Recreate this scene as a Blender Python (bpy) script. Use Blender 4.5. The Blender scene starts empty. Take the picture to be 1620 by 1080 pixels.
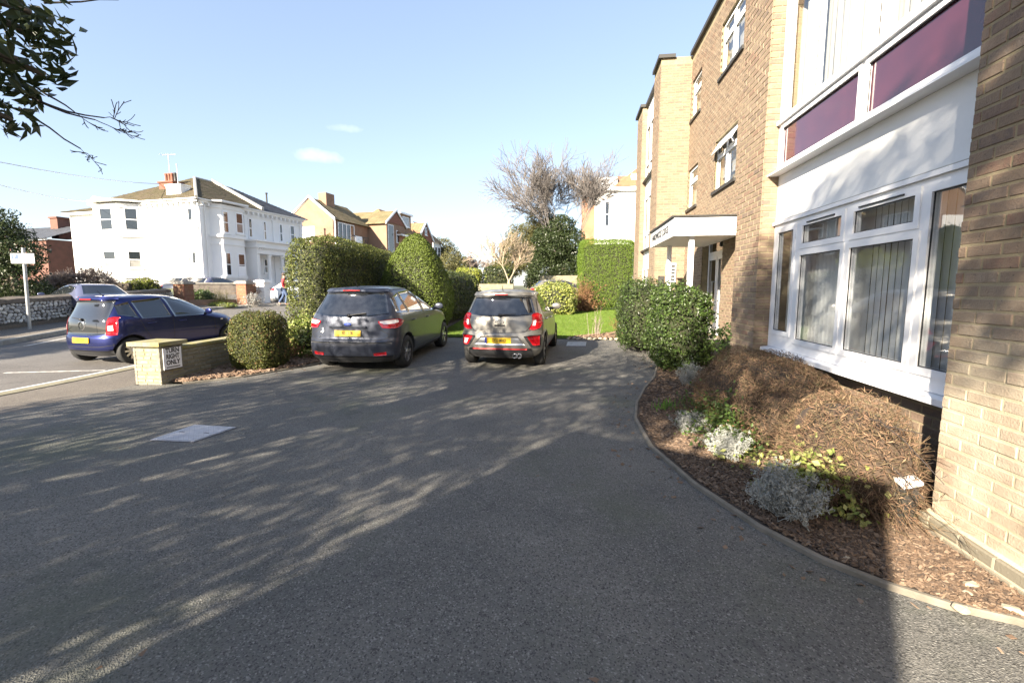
import bpy, bmesh, math, random
import numpy as np
from mathutils import Vector, Matrix, noise
from mathutils.bvhtree import BVHTree

S = bpy.context.scene
COL = S.collection
rnd = random.Random(7)
NP = np.random.default_rng(11)
R = math.radians

# ---------------------------------------------------------------- camera
FPX, EYE = 730.0, 1.55                      # focal length in photo pixels (1620 wide), eye height
YAW, PITCH = math.atan(93 / FPX), math.atan(83 / FPX)
cam_d = bpy.data.cameras.new('camera'); cam = bpy.data.objects.new('camera', cam_d); COL.objects.link(cam)
cam_d.sensor_width = 36; cam_d.lens = FPX / 1620 * 36; cam_d.clip_start = .05; cam_d.clip_end = 3000
cam.location = (0, 0, EYE); cam.rotation_euler = (math.pi / 2 - PITCH, 0, YAW)
S.camera = cam
# ---------------------------------------------------------------- light
SUN_AZ, SUN_EL = R(29.5), R(25)             # light travels towards +Y turned SUN_AZ towards +X
LD = Vector((math.sin(SUN_AZ) * math.cos(SUN_EL), math.cos(SUN_AZ) * math.cos(SUN_EL), -math.sin(SUN_EL)))
sl = bpy.data.lights.new('sun', 'SUN'); sl.energy = 5.0; sl.angle = R(.53); sl.color = (1, .885, .715)
so = bpy.data.objects.new('sun', sl); COL.objects.link(so); so.rotation_euler = LD.to_track_quat('-Z', 'Y').to_euler()
so.location = (-20, -30, 30)
W = bpy.data.worlds.new('World'); S.world = W; W.use_nodes = True
wn, wl = W.node_tree.nodes, W.node_tree.links
bg = wn['Background']; bg.inputs[1].default_value = .096
sky = wn.new('ShaderNodeTexSky'); sky.sky_type = 'NISHITA'; sky.sun_disc = False
sky.sun_elevation = SUN_EL; sky.sun_rotation = math.pi + SUN_AZ; sky.air_density = 1.0; sky.dust_density = .6; sky.ozone_density = 2.2
# two small fair-weather clouds, fixed directions in the sky
def cloud_mask(direction, size):
    geo = wn.new('ShaderNodeNewGeometry'); d = Vector(direction).normalized()
    side = d.cross(Vector((0, 0, 1))).normalized(); up = side.cross(d)
    tot = None
    for ax, sc in ((side, size[0]), (up, size[1])):
        dp = wn.new('ShaderNodeVectorMath'); dp.operation = 'DOT_PRODUCT'; dp.inputs[1].default_value = ax
        wl.new(tc.outputs['Generated'], dp.inputs[0])
        sq = wn.new('ShaderNodeMath'); sq.operation = 'DIVIDE'; sq.inputs[1].default_value = sc; wl.new(dp.outputs['Value'], sq.inputs[0])
        pw = wn.new('ShaderNodeMath'); pw.operation = 'MULTIPLY'; wl.new(sq.outputs[0], pw.inputs[0]); wl.new(sq.outputs[0], pw.inputs[1])
        if tot is None: tot = pw
        else:
            ad = wn.new('ShaderNodeMath'); ad.operation = 'ADD'; wl.new(tot.outputs[0], ad.inputs[0]); wl.new(pw.outputs[0], ad.inputs[1]); tot = ad
    fr = wn.new('ShaderNodeVectorMath'); fr.operation = 'DOT_PRODUCT'; fr.inputs[1].default_value = d; wl.new(tc.outputs['Generated'], fr.inputs[0])
    nz = wn.new('ShaderNodeTexNoise'); nz.inputs['Scale'].default_value = 34; nz.inputs['Detail'].default_value = 6; wl.new(tc.outputs['Generated'], nz.inputs['Vector'])
    a = wn.new('ShaderNodeMath'); a.operation = 'MULTIPLY_ADD'; a.inputs[1].default_value = 2.6; a.inputs[2].default_value = -.3; wl.new(nz.outputs['Fac'], a.inputs[0])
    s = wn.new('ShaderNodeMath'); s.operation = 'SUBTRACT'; wl.new(a.outputs[0], s.inputs[0]); wl.new(tot.outputs[0], s.inputs[1])
    c = wn.new('ShaderNodeMath'); c.operation = 'MULTIPLY'; c.use_clamp = True; c.inputs[1].default_value = .8; wl.new(s.outputs[0], c.inputs[0])
    g = wn.new('ShaderNodeMath'); g.operation = 'GREATER_THAN'; g.inputs[1].default_value = .5; wl.new(fr.outputs['Value'], g.inputs[0])
    m = wn.new('ShaderNodeMath'); m.operation = 'MULTIPLY'; wl.new(c.outputs[0], m.inputs[0]); wl.new(g.outputs[0], m.inputs[1])
    return m
def ray(x, y):
    a = (x - 810) / FPX; b = (540 - y) / FPX
    yc = math.cos(PITCH) + b * math.sin(PITCH); z = -math.sin(PITCH) + b * math.cos(PITCH)
    c, s = math.cos(YAW), math.sin(YAW)
    return (a * c - yc * s, a * s + yc * c, z)
tc = wn.new('ShaderNodeTexCoord')
gm = wn.new('ShaderNodeGamma'); gm.inputs[1].default_value = .60; wl.new(sky.outputs[0], gm.inputs[0])
wb = wn.new('ShaderNodeMix'); wb.data_type = 'RGBA'; wb.blend_type = 'MULTIPLY'; wb.inputs['Factor'].default_value = 1; wl.new(gm.outputs[0], wb.inputs['A']); wb.inputs['B'].default_value = (1.14, 1.13, 1.20, 1)   # camera white balance
prev = wb.outputs['Result']
for (px, py, sz, k) in ((502, 247, (.05, .013), .25), (546, 203, (.034, .008), .17)):
    m = cloud_mask(ray(px, py), sz)
    sc = wn.new('ShaderNodeMath'); sc.operation = 'MULTIPLY'; sc.inputs[1].default_value = k; wl.new(m.outputs[0], sc.inputs[0])
    mx = wn.new('ShaderNodeMix'); mx.data_type = 'RGBA'; wl.new(sc.outputs[0], mx.inputs['Factor'])
    wl.new(prev, mx.inputs['A']); mx.inputs['B'].default_value = (4.6, 4.6, 4.7, 1); prev = mx.outputs['Result']
wl.new(prev, bg.inputs[0])
S.view_settings.view_transform = 'Standard'; S.view_settings.look = 'None'; S.view_settings.gamma = 1
S.view_settings.use_curve_mapping = False; S.view_settings.exposure = 2.18
S.cycles.use_denoising = True
S.cycles.max_bounces = 8; S.cycles.transparent_max_bounces = 12
S.render.film_transparent = False

# ---------------------------------------------------------------- places
def zg(Y):                                   # the drive and the street rise gently to the north
    if Y < 6: return 0.
    if Y < 9: return .032 * (Y - 6) ** 2 / 6
    if Y < 40: return .032 * (Y - 7.5)
    return .032 * 32.5 + .012 * (min(Y, 200) - 40)
def on_ground(x, y, h=0.):                   # a point of the ground plan, from its bearing and dip
    r = ray(x, y); lo, hi = .1, 300.
    for _ in range(60):
        m = (lo + hi) / 2
        if EYE + r[2] * m - zg(r[1] * m) - h > 0: lo = m
        else: hi = m
    return Vector((r[0] * lo, r[1] * lo, EYE + r[2] * lo))
def on_X(x, y, X): r = ray(x, y); t = X / r[0]; return Vector((X, r[1] * t, EYE + r[2] * t))
def on_Y(x, y, Y): r = ray(x, y); t = Y / r[1]; return Vector((r[0] * t, Y, EYE + r[2] * t))
def on_plane(x, y, C, d):                    # (along, height) on an upright plane through C running along d
    r = ray(x, y); n = (d[1], -d[0])
    t = (C[0] * n[0] + C[1] * n[1]) / (r[0] * n[0] + r[1] * n[1])
    return ((r[0] * t - C[0]) * d[0] + (r[1] * t - C[1]) * d[1], EYE + r[2] * t)

# ---------------------------------------------------------------- helpers
def tag(o, label=None, cat=None, group=None, kind=None):
    if label: o['label'] = label
    if cat: o['category'] = cat
    if group: o['group'] = group
    if kind: o['kind'] = kind
    return o
def thing(name, label, cat, loc=(0, 0, 0), rz=0., group=None):
    o = bpy.data.objects.new(name, None); COL.objects.link(o); o.location = loc; o.rotation_euler = (0, 0, rz)
    o.empty_display_size = .2
    return tag(o, label, cat, group)
def link(name, me, mats=None, parent=None):
    o = bpy.data.objects.new(name, me); COL.objects.link(o)
    if mats is not None and not me.materials:
        for m in (mats if isinstance(mats, (list, tuple)) else [mats]): me.materials.append(m)
    if parent is not None:
        o.parent = parent
        inv = Matrix.Identity(4); p = parent
        chain = []
        while p is not None: chain.append(p); p = p.parent
        M_ = Matrix.Identity(4)
        for p in reversed(chain): M_ = M_ @ p.matrix_parent_inverse @ p.matrix_basis
        o.matrix_parent_inverse = M_.inverted()
    return o
def copy_tree(o, parent=None):
    c = o.copy(); COL.objects.link(c)
    if parent is not None: c.parent = parent
    for ch in list(o.children): copy_tree(ch, c)
    return c
def np_mesh(name, V, F, smooth=False, mi=None):
    """V (n,3), F (m,k) all k-gons"""
    V = np.asarray(V, dtype=np.float32); F = np.asarray(F, dtype=np.int32)
    me = bpy.data.meshes.new(name); m, k = F.shape
    me.vertices.add(len(V)); me.vertices.foreach_set('co', V.ravel())
    me.loops.add(m * k); me.loops.foreach_set('vertex_index', F.ravel())
    me.polygons.add(m); me.polygons.foreach_set('loop_start', np.arange(0, m * k, k, dtype=np.int32))
    me.polygons.foreach_set('loop_total', np.full(m, k, dtype=np.int32))
    if mi is not None: me.polygons.foreach_set('material_index', np.asarray(mi, dtype=np.int32))
    me.polygons.foreach_set('use_smooth', np.full(m, smooth, dtype=bool))
    me.update(calc_edges=True)
    return me
class MB:
    def __init__(s): s.v = []; s.f = []; s.m = []; s.sm = []
    def add(s, vs, fs, m=0, smooth=False):
        b = len(s.v); s.v.extend([tuple(p) for p in vs])
        for f in fs: s.f.append([b + i for i in f]); s.m.append(m); s.sm.append(smooth)
        return s
    def box(s, x0, x1, y0, y1, z0, z1, m=0):
        v = [(x, y, z) for z in (z0, z1) for y in (y0, y1) for x in (x0, x1)]
        return s.add(v, [(0, 2, 3, 1), (4, 5, 7, 6), (0, 1, 5, 4), (2, 6, 7, 3), (0, 4, 6, 2), (1, 3, 7, 5)], m)
    def obox(s, o, a, b, c, m=0):
        """box from corner o with edge vectors a, b, c"""
        o, a, b, c = map(Vector, (o, a, b, c))
        v = [o + i * a + j * b + k * c for k in (0, 1) for j in (0, 1) for i in (0, 1)]
        f = [(0, 2, 3, 1), (4, 5, 7, 6), (0, 1, 5, 4), (2, 6, 7, 3), (0, 4, 6, 2), (1, 3, 7, 5)]
        if a.cross(b).dot(c) < 0: f = [t[::-1] for t in f]
        return s.add(v, f, m)
    def prism(s, poly, z0, z1, m=0):
        n = len(poly); v = [(p[0], p[1], z0) for p in poly] + [(p[0], p[1], z1) for p in poly]
        ar = sum(poly[i][0] * poly[(i + 1) % n][1] - poly[(i + 1) % n][0] * poly[i][1] for i in range(n))
        q = list(range(n)) if ar > 0 else list(range(n))[::-1]
        f = [tuple(n + i for i in q), tuple(q[::-1])] + [(q[i], q[(i + 1) % n], n + q[(i + 1) % n], n + q[i]) for i in range(n)]
        return s.add(v, f, m)
    def ext(s, pts, d, m=0):
        """extrude a planar 3-D polygon along d"""
        n = len(pts); d = Vector(d); v = [Vector(p) for p in pts] + [Vector(p) + d for p in pts]
        nr = Vector((0, 0, 0))
        for i in range(n): nr += v[i].cross(v[(i + 1) % n])
        q = list(range(n)) if nr.dot(d) > 0 else list(range(n))[::-1]
        f = [tuple(n + i for i in q), tuple(q[::-1])] + [(q[i], q[(i + 1) % n], n + q[(i + 1) % n], n + q[i]) for i in range(n)]
        return s.add(v, f, m)
    def tube(s, pts, rad, n=8, m=0, cap=True, smooth=True):
        pts = [Vector(p) for p in pts]; k = len(pts)
        if not isinstance(rad, (list, tuple)): rad = [rad] * k
        vs = []; ref = None
        for i, p in enumerate(pts):
            t = (pts[min(i + 1, k - 1)] - pts[max(i - 1, 0)]).normalized()
            if ref is None: ref = t.orthogonal().normalized()
            ref = (ref - t * ref.dot(t)).normalized(); bn = t.cross(ref)
            for j in range(n):
                a = 2 * math.pi * j / n; vs.append(p + (ref * math.cos(a) + bn * math.sin(a)) * rad[i])
        fs = [(i * n + j, i * n + (j + 1) % n, (i + 1) * n + (j + 1) % n, (i + 1) * n + j) for i in range(k - 1) for j in range(n)]
        s.add(vs, fs, m, smooth)
        if cap: s.add(vs[:n], [tuple(range(n))[::-1]], m); s.add(vs[-n:], [tuple(range(n))], m)
        return s
    def lathe(s, prof, n=24, axis='z', c=(0, 0, 0), m=0, smooth=True):
        vs = []
        for (r, h) in prof:
            for j in range(n):
                a = 2 * math.pi * j / n; x, y = r * math.cos(a), r * math.sin(a)
                p = (x, y, h) if axis == 'z' else (h, x, y) if axis == 'x' else (y, h, x)
                vs.append((p[0] + c[0], p[1] + c[1], p[2] + c[2]))
        fs = [(i * n + j, i * n + (j + 1) % n, (i + 1) * n + (j + 1) % n, (i + 1) * n + j) for i in range(len(prof) - 1) for j in range(n)]
        return s.add(vs, fs, m, smooth)
    def build(s, name, mats, parent=None):
        me = bpy.data.meshes.new(name); me.from_pydata(s.v, [], s.f)
        me.polygons.foreach_set('material_index', s.m); me.polygons.foreach_set('use_smooth', s.sm); me.update()
        return link(name, me, mats, parent)
def text_part(name, txt, size, origin, right, up, mat, parent=None, sx=1., bold=0., depth=.002, align='CENTER'):
    cu = bpy.data.curves.new(name, 'FONT'); cu.body = txt; cu.size = size; cu.align_x = align; cu.align_y = 'CENTER'
    cu.extrude = depth; cu.offset = bold; cu.resolution_u = 3
    o = bpy.data.objects.new(name, cu); COL.objects.link(o)
    me = bpy.data.meshes.new_from_object(o, depsgraph=bpy.context.evaluated_depsgraph_get())
    bpy.data.objects.remove(o); bpy.data.curves.remove(cu); me.name = name
    r, u = Vector(right).normalized(), Vector(up).normalized(); n = r.cross(u)
    M_ = Matrix(((r.x * sx, u.x, n.x, origin[0]), (r.y * sx, u.y, n.y, origin[1]), (r.z * sx, u.z, n.z, origin[2]), (0, 0, 0, 1)))
    me.transform(M_); me.materials.clear()
    return link(name, me, mat, parent)
# ---------------------------------------------------------------- materials
MATS = {}
def mat(name, col, rough=.6, var=None, scale=6., rand=None, bump=0., bscale=60., spec=.5, metal=0., coat=0., detail=5, ramp=None, trans=0., speck=None, lime_glare=None):
    """col base; var second colour mixed by noise; rand list of colours picked per piece; speck=(colour, scale, threshold)"""
    m = bpy.data.materials.new(name); m.use_nodes = True; nt = m.node_tree; N, L = nt.nodes, nt.links
    p = N['Principled BSDF']; p.inputs['Roughness'].default_value = rough; p.inputs['Metallic'].default_value = metal
    p.inputs['Specular IOR Level'].default_value = spec
    if coat: p.inputs['Coat Weight'].default_value = coat; p.inputs['Coat Roughness'].default_value = .04
    tcn = N.new('ShaderNodeTexCoord'); geo = N.new('ShaderNodeNewGeometry')
    pos = geo.outputs['Position']
    def rgb(c): n = N.new('ShaderNodeRGB'); n.outputs[0].default_value = (*c, 1); return n.outputs[0]
    def mixc(a, b, f):
        n = N.new('ShaderNodeMix'); n.data_type = 'RGBA'; L.new(f, n.inputs['Factor']); L.new(a, n.inputs['A']); L.new(b, n.inputs['B']); return n.outputs['Result']
    def nz(sc, det=detail, ro=.6):
        n = N.new('ShaderNodeTexNoise'); n.inputs['Scale'].default_value = sc; n.inputs['Detail'].default_value = det; n.inputs['Roughness'].default_value = ro
        L.new(pos, n.inputs['Vector']); return n.outputs['Fac']
    def rng(f, a, b):
        n = N.new('ShaderNodeMapRange'); n.inputs['From Min'].default_value = a; n.inputs['From Max'].default_value = b; L.new(f, n.inputs['Value']); return n.outputs[0]
    c = rgb(col)
    if rand:
        oi = N.new('ShaderNodeObjectInfo'); ad = N.new('ShaderNodeMath'); ad.operation = 'ADD'; L.new(oi.outputs['Random'], ad.inputs[0]); L.new(geo.outputs['Random Per Island'], ad.inputs[1])
        fr = N.new('ShaderNodeMath'); fr.operation = 'FRACT'; L.new(ad.outputs[0], fr.inputs[0])
        cr = N.new('ShaderNodeValToRGB'); el = cr.color_ramp.elements
        while len(el) < len(rand): el.new(.5)
        for i, cc in enumerate(rand): el[i].position = i / max(1, len(rand) - 1); el[i].color = (*cc, 1)
        L.new(fr.outputs[0], cr.inputs[0]); c = cr.outputs[0]
    if var: c = mixc(c, rgb(var), rng(nz(scale), .38, .66))
    if speck: c = mixc(c, rgb(speck[0]), rng(nz(speck[1], 2), speck[2], speck[2] + .08))
    if lime_glare:                                  # lime bloom at the pier foot, with overexposed sunlight painted into its paleness: (colour, lower z, upper z, furthest y)
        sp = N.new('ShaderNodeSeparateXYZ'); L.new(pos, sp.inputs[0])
        f1 = rng(sp.outputs['Z'], lime_glare[2], lime_glare[1]); f2 = rng(sp.outputs['Y'], lime_glare[3], lime_glare[3] - .3); f3 = rng(nz(2.2, 6, .65), .30, .62)
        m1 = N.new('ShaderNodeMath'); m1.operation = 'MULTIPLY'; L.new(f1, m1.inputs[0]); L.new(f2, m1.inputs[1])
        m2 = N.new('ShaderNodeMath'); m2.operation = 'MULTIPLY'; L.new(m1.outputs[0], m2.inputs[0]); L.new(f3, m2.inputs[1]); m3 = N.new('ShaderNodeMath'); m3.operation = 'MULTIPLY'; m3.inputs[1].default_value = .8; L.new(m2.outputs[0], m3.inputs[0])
        c = mixc(c, rgb(lime_glare[0]), m3.outputs[0])
    L.new(c, p.inputs['Base Color'])
    if bump:
        b = N.new('ShaderNodeBump'); b.inputs['Strength'].default_value = bump; b.inputs['Distance'].default_value = .01
        L.new(nz(bscale, 4), b.inputs['Height']); L.new(b.outputs[0], p.inputs['Normal'])
    if trans:
        tr = N.new('ShaderNodeBsdfTranslucent'); L.new(c, tr.inputs[0]); mx = N.new('ShaderNodeMixShader'); mx.inputs[0].default_value = trans
        L.new(p.outputs[0], mx.inputs[1]); L.new(tr.outputs[0], mx.inputs[2]); L.new(mx.outputs[0], N['Material Output'].inputs[0])
    MATS[name] = m; return m
def glass_mat(name, tint=(.95, .97, .97), base=.10):
    m = bpy.data.materials.new(name); m.use_nodes = True; N, L = m.node_tree.nodes, m.node_tree.links; N.clear()
    o = N.new('ShaderNodeOutputMaterial'); t = N.new('ShaderNodeBsdfTransparent'); t.inputs[0].default_value = (*tint, 1)
    g = N.new('ShaderNodeBsdfGlossy'); g.inputs['Roughness'].default_value = .01
    ge = N.new('ShaderNodeNewGeometry'); dt = N.new('ShaderNodeVectorMath'); dt.operation = 'DOT_PRODUCT'; L.new(ge.outputs['Normal'], dt.inputs[0]); L.new(ge.outputs['Incoming'], dt.inputs[1])
    def mth(op, x, k):
        n = N.new('ShaderNodeMath'); n.operation = op; L.new(x, n.inputs[0]); n.inputs[1].default_value = k; n.use_clamp = op == 'ADD'; return n.outputs[0]
    ab = mth('ABSOLUTE', dt.outputs['Value'], 0); om = N.new('ShaderNodeMath'); om.operation = 'SUBTRACT'; om.inputs[0].default_value = 1; L.new(ab, om.inputs[1])
    a = N.new('ShaderNodeMath'); a.operation = 'ADD'; a.use_clamp = True; a.inputs[1].default_value = base; L.new(mth('MULTIPLY', mth('POWER', om.outputs[0], 3.2), .88), a.inputs[0])
    x = N.new('ShaderNodeMixShader'); L.new(a.outputs[0], x.inputs[0]); L.new(t.outputs[0], x.inputs[1]); L.new(g.outputs[0], x.inputs[2]); L.new(x.outputs[0], o.inputs[0])
    return m
def asphalt(name, col, col2, chip, tint=None):
    m = bpy.data.materials.new(name); m.use_nodes = True; N, L = m.node_tree.nodes, m.node_tree.links; p = N['Principled BSDF']
    geo = N.new('ShaderNodeNewGeometry'); pos = geo.outputs['Position']
    def nz(s, d=4, r=.6):
        n = N.new('ShaderNodeTexNoise'); n.inputs['Scale'].default_value = s; n.inputs['Detail'].default_value = d; n.inputs['Roughness'].default_value = r; L.new(pos, n.inputs['Vector']); return n.outputs['Fac']
    def rng(f, a, b):
        n = N.new('ShaderNodeMapRange'); n.inputs['From Min'].default_value = a; n.inputs['From Max'].default_value = b; L.new(f, n.inputs['Value']); return n.outputs[0]
    def mixc(a, b, f):
        n = N.new('ShaderNodeMix'); n.data_type = 'RGBA'; L.new(f, n.inputs['Factor'])
        for k, c in (('A', a), ('B', b)):
            if isinstance(c, tuple): n.inputs[k].default_value = (*c, 1)
            else: L.new(c, n.inputs[k])
        return n.outputs['Result']
    v = N.new('ShaderNodeTexVoronoi'); v.inputs['Scale'].default_value = 140; L.new(pos, v.inputs['Vector'])
    vr = N.new('ShaderNodeSeparateColor'); L.new(v.outputs['Color'], vr.inputs[0])
    c = mixc(col, col2, rng(nz(.7, 6, .65), .35, .65))
    c = mixc(c, tuple(x * 1.35 for x in col2), rng(nz(2.5, 6, .7), .58, .75))
    c = mixc(c, chip, rng(vr.outputs['Red'], .80, 1.05))
    c = mixc(c, tuple(x * .35 for x in col), rng(vr.outputs['Green'], .66, 1.02))
    c = mixc(c, tuple(x * .62 for x in col), rng(nz(1.6, 7, .75), .60, .72))
    if tint: c = mixc(c, tint, rng(nz(.45, 5, .7), .52, .75))
    c = mixc(c, (.42, .40, .36), rng(nz(150, 1), .80, .81))
    L.new(c, p.inputs['Base Color'])
    p.inputs['Roughness'].default_value = .8; p.inputs['Specular IOR Level'].default_value = .35
    b = N.new('ShaderNodeBump'); b.inputs['Strength'].default_value = .9; b.inputs['Distance'].default_value = .006
    mm = N.new('ShaderNodeMath'); mm.operation = 'ADD'; L.new(nz(90, 3), mm.inputs[0]); L.new(v.outputs['Distance'], mm.inputs[1]); L.new(mm.outputs[0], b.inputs['Height']); L.new(b.outputs[0], p.inputs['Normal'])
    return m
M_DRIVE = asphalt('driveway_tarmac', (.110, .108, .101), (.172, .162, .145), (.30, .29, .265), (.098, .108, .074))
M_ROAD = asphalt('road_tarmac', (.12, .112, .105), (.16, .15, .14), (.24, .22, .20))
M_PAVE = asphalt('pavement_tarmac', (.135, .118, .10), (.175, .155, .132), (.26, .235, .20))
M_KERB = mat('kerb_stone', (.33, .31, .27), .85, (.24, .22, .19), 8, bump=.4, bscale=80)
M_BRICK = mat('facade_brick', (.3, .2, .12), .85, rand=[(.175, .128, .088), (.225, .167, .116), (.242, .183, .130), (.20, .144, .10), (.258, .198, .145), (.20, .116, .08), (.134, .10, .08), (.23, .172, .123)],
              var=(.20, .14, .095), scale=22, bump=.5, bscale=90, speck=((.05, .04, .035), 70, .66), lime_glare=((.46, .41, .31), .7, 1.7, 3.3))
M_MORTAR = mat('mortar', (.29, .235, .145), .95, (.22, .185, .115), 9, bump=.4, bscale=110, lime_glare=((.46, .41, .31), .7, 1.7, 3.3))
M_PLINTH = mat('plinth_brick', (.17, .15, .12), .8, rand=[(.15, .13, .10), (.20, .175, .13), (.17, .15, .11)], bump=.4, bscale=90, speck=((.3, .28, .24), 60, .68))
M_STONEB = mat('pillar_stone', (.32, .27, .17), .9, rand=[(.225, .205, .165), (.285, .262, .215), (.25, .228, .185), (.175, .158, .125), (.305, .28, .23)], var=(.18, .168, .125), scale=14, bump=.5, bscale=70, speck=((.10, .08, .05), 45, .68))
M_COPING = mat('coping_stone', (.26, .235, .16), .9, (.22, .20, .05), 5, bump=.4, bscale=60)
M_REDB = mat('red_brick', (.32, .12, .07), .85, rand=[(.22, .085, .052), (.18, .07, .044), (.26, .11, .07)], bump=.3, bscale=60)
M_TANB = mat('tan_brick', (.265, .17, .115), .85, (.22, .135, .088), 1.2, bump=.2)
M_ORANGEB = mat('orange_brick', (.30, .16, .095), .85, (.25, .125, .07), 1.2, bump=.2)
M_WHITE = mat('white_render', (.80, .79, .77), .8, (.74, .73, .71), .6)
M_UPVC = mat('white_frame', (.80, .80, .81), .35)
M_RENDER = mat('white_panel', (.80, .80, .80), .7, (.74, .74, .73), 1.4, bump=.1, bscale=30)
M_PURPLE = mat('purple_panel', (.080, .020, .034), .12, (.062, .017, .032), 3, bump=.06, bscale=14, coat=.6)
M_DARK = mat('dark_trim', (.035, .033, .03), .6)
M_GASKET = mat('black_gasket', (.02, .02, .022), .5)
M_GLASS = glass_mat('window_glass')
M_PANE = mat('dark_pane', (.02, .025, .03), .03, spec=1.)
M_PANE2 = mat('curtained_pane', (.16, .16, .155), .04, (.30, .29, .27), 1.1, spec=1.)
M_ROOM = mat('room_wall', (.45, .43, .40), .9)
M_BLIND = mat('blind_fabric', (.82, .82, .81), .9, trans=.35)
M_CURTAIN = mat('curtain_fabric', (.52, .50, .455), .9, trans=.3)
M_SLATE = mat('slate_tiles', (.055, .06, .07), .55, rand=[(.045, .05, .06), (.07, .075, .09), (.055, .06, .07)])
M_MOSS = mat('mossy_tiles', (.08, .062, .04), .9, rand=[(.075, .056, .034), (.10, .076, .046), (.08, .066, .038)], var=(.07, .06, .026), scale=1.4)
M_TILE = mat('clay_tiles', (.36, .20, .11), .9, rand=[(.24, .13, .075), (.30, .165, .095), (.27, .125, .065)], var=(.21, .15, .075), scale=1.)
M_TANTILE = mat('tan_tiles', (.34, .26, .14), .9, rand=[(.19, .145, .08), (.24, .18, .10), (.21, .16, .085)], var=(.14, .12, .06), scale=1.)
M_LEAD = mat('lead', (.35, .34, .31), .7)
M_METAL = mat('galvanised', (.45, .46, .46), .45, (.36, .37, .37), 9, metal=.6)
M_COVER = mat('cover_steel', (.42, .42, .46), .42, (.30, .30, .33), 14, metal=.7)
M_BLACK = mat('black_plastic', (.02, .02, .022), .45)
M_SIGNW = mat('sign_white', (.78, .78, .78), .5)
M_INK = mat('black_ink', (.012, .012, .013), .5)
M_BLUE = mat('sign_blue', (.03, .07, .45), .5)
M_GREEND = mat('green_paint', (.01, .17, .06), .35)
M_BARK = mat('bark', (.15, .12, .09), .9, (.09, .075, .06), 12, bump=.6, bscale=30)
M_PALEBARK = mat('pale_bark', (.34, .27, .19), .9, (.24, .19, .13), 12, bump=.4, bscale=30)
M_TWIG = mat('twig', (.28, .22, .19), .9, rand=[(.22, .17, .15), (.32, .26, .22)])
M_DTWIG = mat('dark_twig', (.05, .04, .035), .8)
def leafm(name, cols, rough=.5, trans=.25, spec=.3): return mat(name, cols[0], rough, rand=cols, trans=trans, spec=spec)
L_HEDGE = leafm('hedge_leaf', [(.062, .08, .018), (.10, .118, .026), (.145, .16, .04), (.055, .07, .02), (.12, .135, .03)])
L_CONE = leafm('cone_leaf', [(.07, .10, .014), (.11, .15, .022), (.14, .18, .035), (.06, .085, .014)])
L_YEW = leafm('round_leaf', [(.07, .078, .016), (.10, .11, .024), (.045, .058, .014), (.13, .125, .035)])
L_DARK = leafm('dark_leaf', [(.022, .034, .012), (.035, .052, .018), (.05, .065, .025), (.028, .04, .014)], .35)
L_CONIF = leafm('conifer_leaf', [(.085, .14, .012), (.12, .19, .02), (.15, .22, .028), (.06, .10, .012)], .6)
L_LIME = leafm('lime_leaf', [(.19, .22, .025), (.26, .28, .04), (.14, .18, .025), (.30, .30, .07)], .5)
L_VAR = leafm('variegated_leaf', [(.33, .33, .10), (.11, .16, .03), (.42, .42, .17), (.17, .21, .04)], .45)
L_MID = leafm('shrub_leaf', [(.04, .075, .018), (.065, .11, .025), (.09, .13, .035), (.035, .055, .015)], .35)
L_GREY = leafm('silver_leaf', [(.31, .32, .30), (.40, .405, .38), (.25, .26, .235), (.35, .345, .31)], .8, .15)
L_BROWN = leafm('brown_leaf', [(.20, .10, .05), (.27, .15, .075), (.15, .075, .04), (.32, .19, .10)], .8)
L_COTO = leafm('dry_twig', [(.14, .08, .048), (.20, .12, .075), (.085, .052, .034), (.25, .165, .10), (.15, .11, .06), (.07, .06, .03), (.055, .036, .025)], .8, .05)
L_OLIVE = leafm('olive_leaf', [(.10, .10, .035), (.14, .13, .05), (.08, .085, .03), (.17, .15, .07)], .6)
L_SHOOT = leafm('shoot_leaf', [(.10, .20, .03), (.14, .26, .05), (.08, .17, .03)], .5)
L_GRASS = leafm('grass_blade', [(.08, .145, .016), (.12, .19, .022), (.09, .15, .02), (.16, .20, .04)], .6)
M_LAWN = mat('lawn_turf', (.075, .13, .018), .9, (.12, .16, .03), .9, bump=.5, bscale=50)
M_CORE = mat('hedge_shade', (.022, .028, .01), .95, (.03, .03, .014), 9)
M_SOIL = mat('soil', (.05, .036, .026), .95, (.035, .026, .02), 14, bump=.8, bscale=40)
M_CHIP = mat('bark_chip', (.2, .11, .07), .85, rand=[(.085, .052, .032), (.135, .088, .056), (.055, .036, .024), (.22, .155, .105), (.10, .064, .04), (.04, .029, .022), (.16, .10, .06)])
M_LITTER = mat('leaf_litter', (.2, .11, .08), .9, rand=[(.15, .095, .06), (.20, .13, .085), (.10, .064, .042), (.26, .185, .13)])
M_STONE = mat('pale_stone', (.36, .32, .24), .85, (.28, .24, .17), 18, bump=.4, bscale=50)
M_FLINT = mat('flint', (.3, .3, .29), .55, rand=[(.30, .30, .30), (.50, .49, .46), (.62, .61, .57), (.38, .37, .35), (.20, .20, .21)], bump=.4, bscale=40)
M_GROUND = mat('garden_earth', (.09, .10, .045), .95, (.07, .065, .04), .8, bump=.5, bscale=20)
def paint(name, col, flake=.5, rough=.32): return mat(name, col, rough, metal=flake, coat=.5, spec=.5)
M_CARGREY = paint('charcoal_blue_paint', (.038, .044, .064), .4, .38)
M_CARSILV = paint('warm_grey_paint', (.215, .205, .185), .5, .38)
M_CARBLUE = paint('blue_paint', (.019, .026, .115), .8, .34)
M_CARWAGON = paint('slate_blue_paint', (.13, .14, .22), .5)
M_CARWHITE = paint('pale_blue_white_paint', (.70, .74, .78), .0)
M_CARDARK = paint('dark_paint', (.03, .035, .05), .4)
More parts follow.
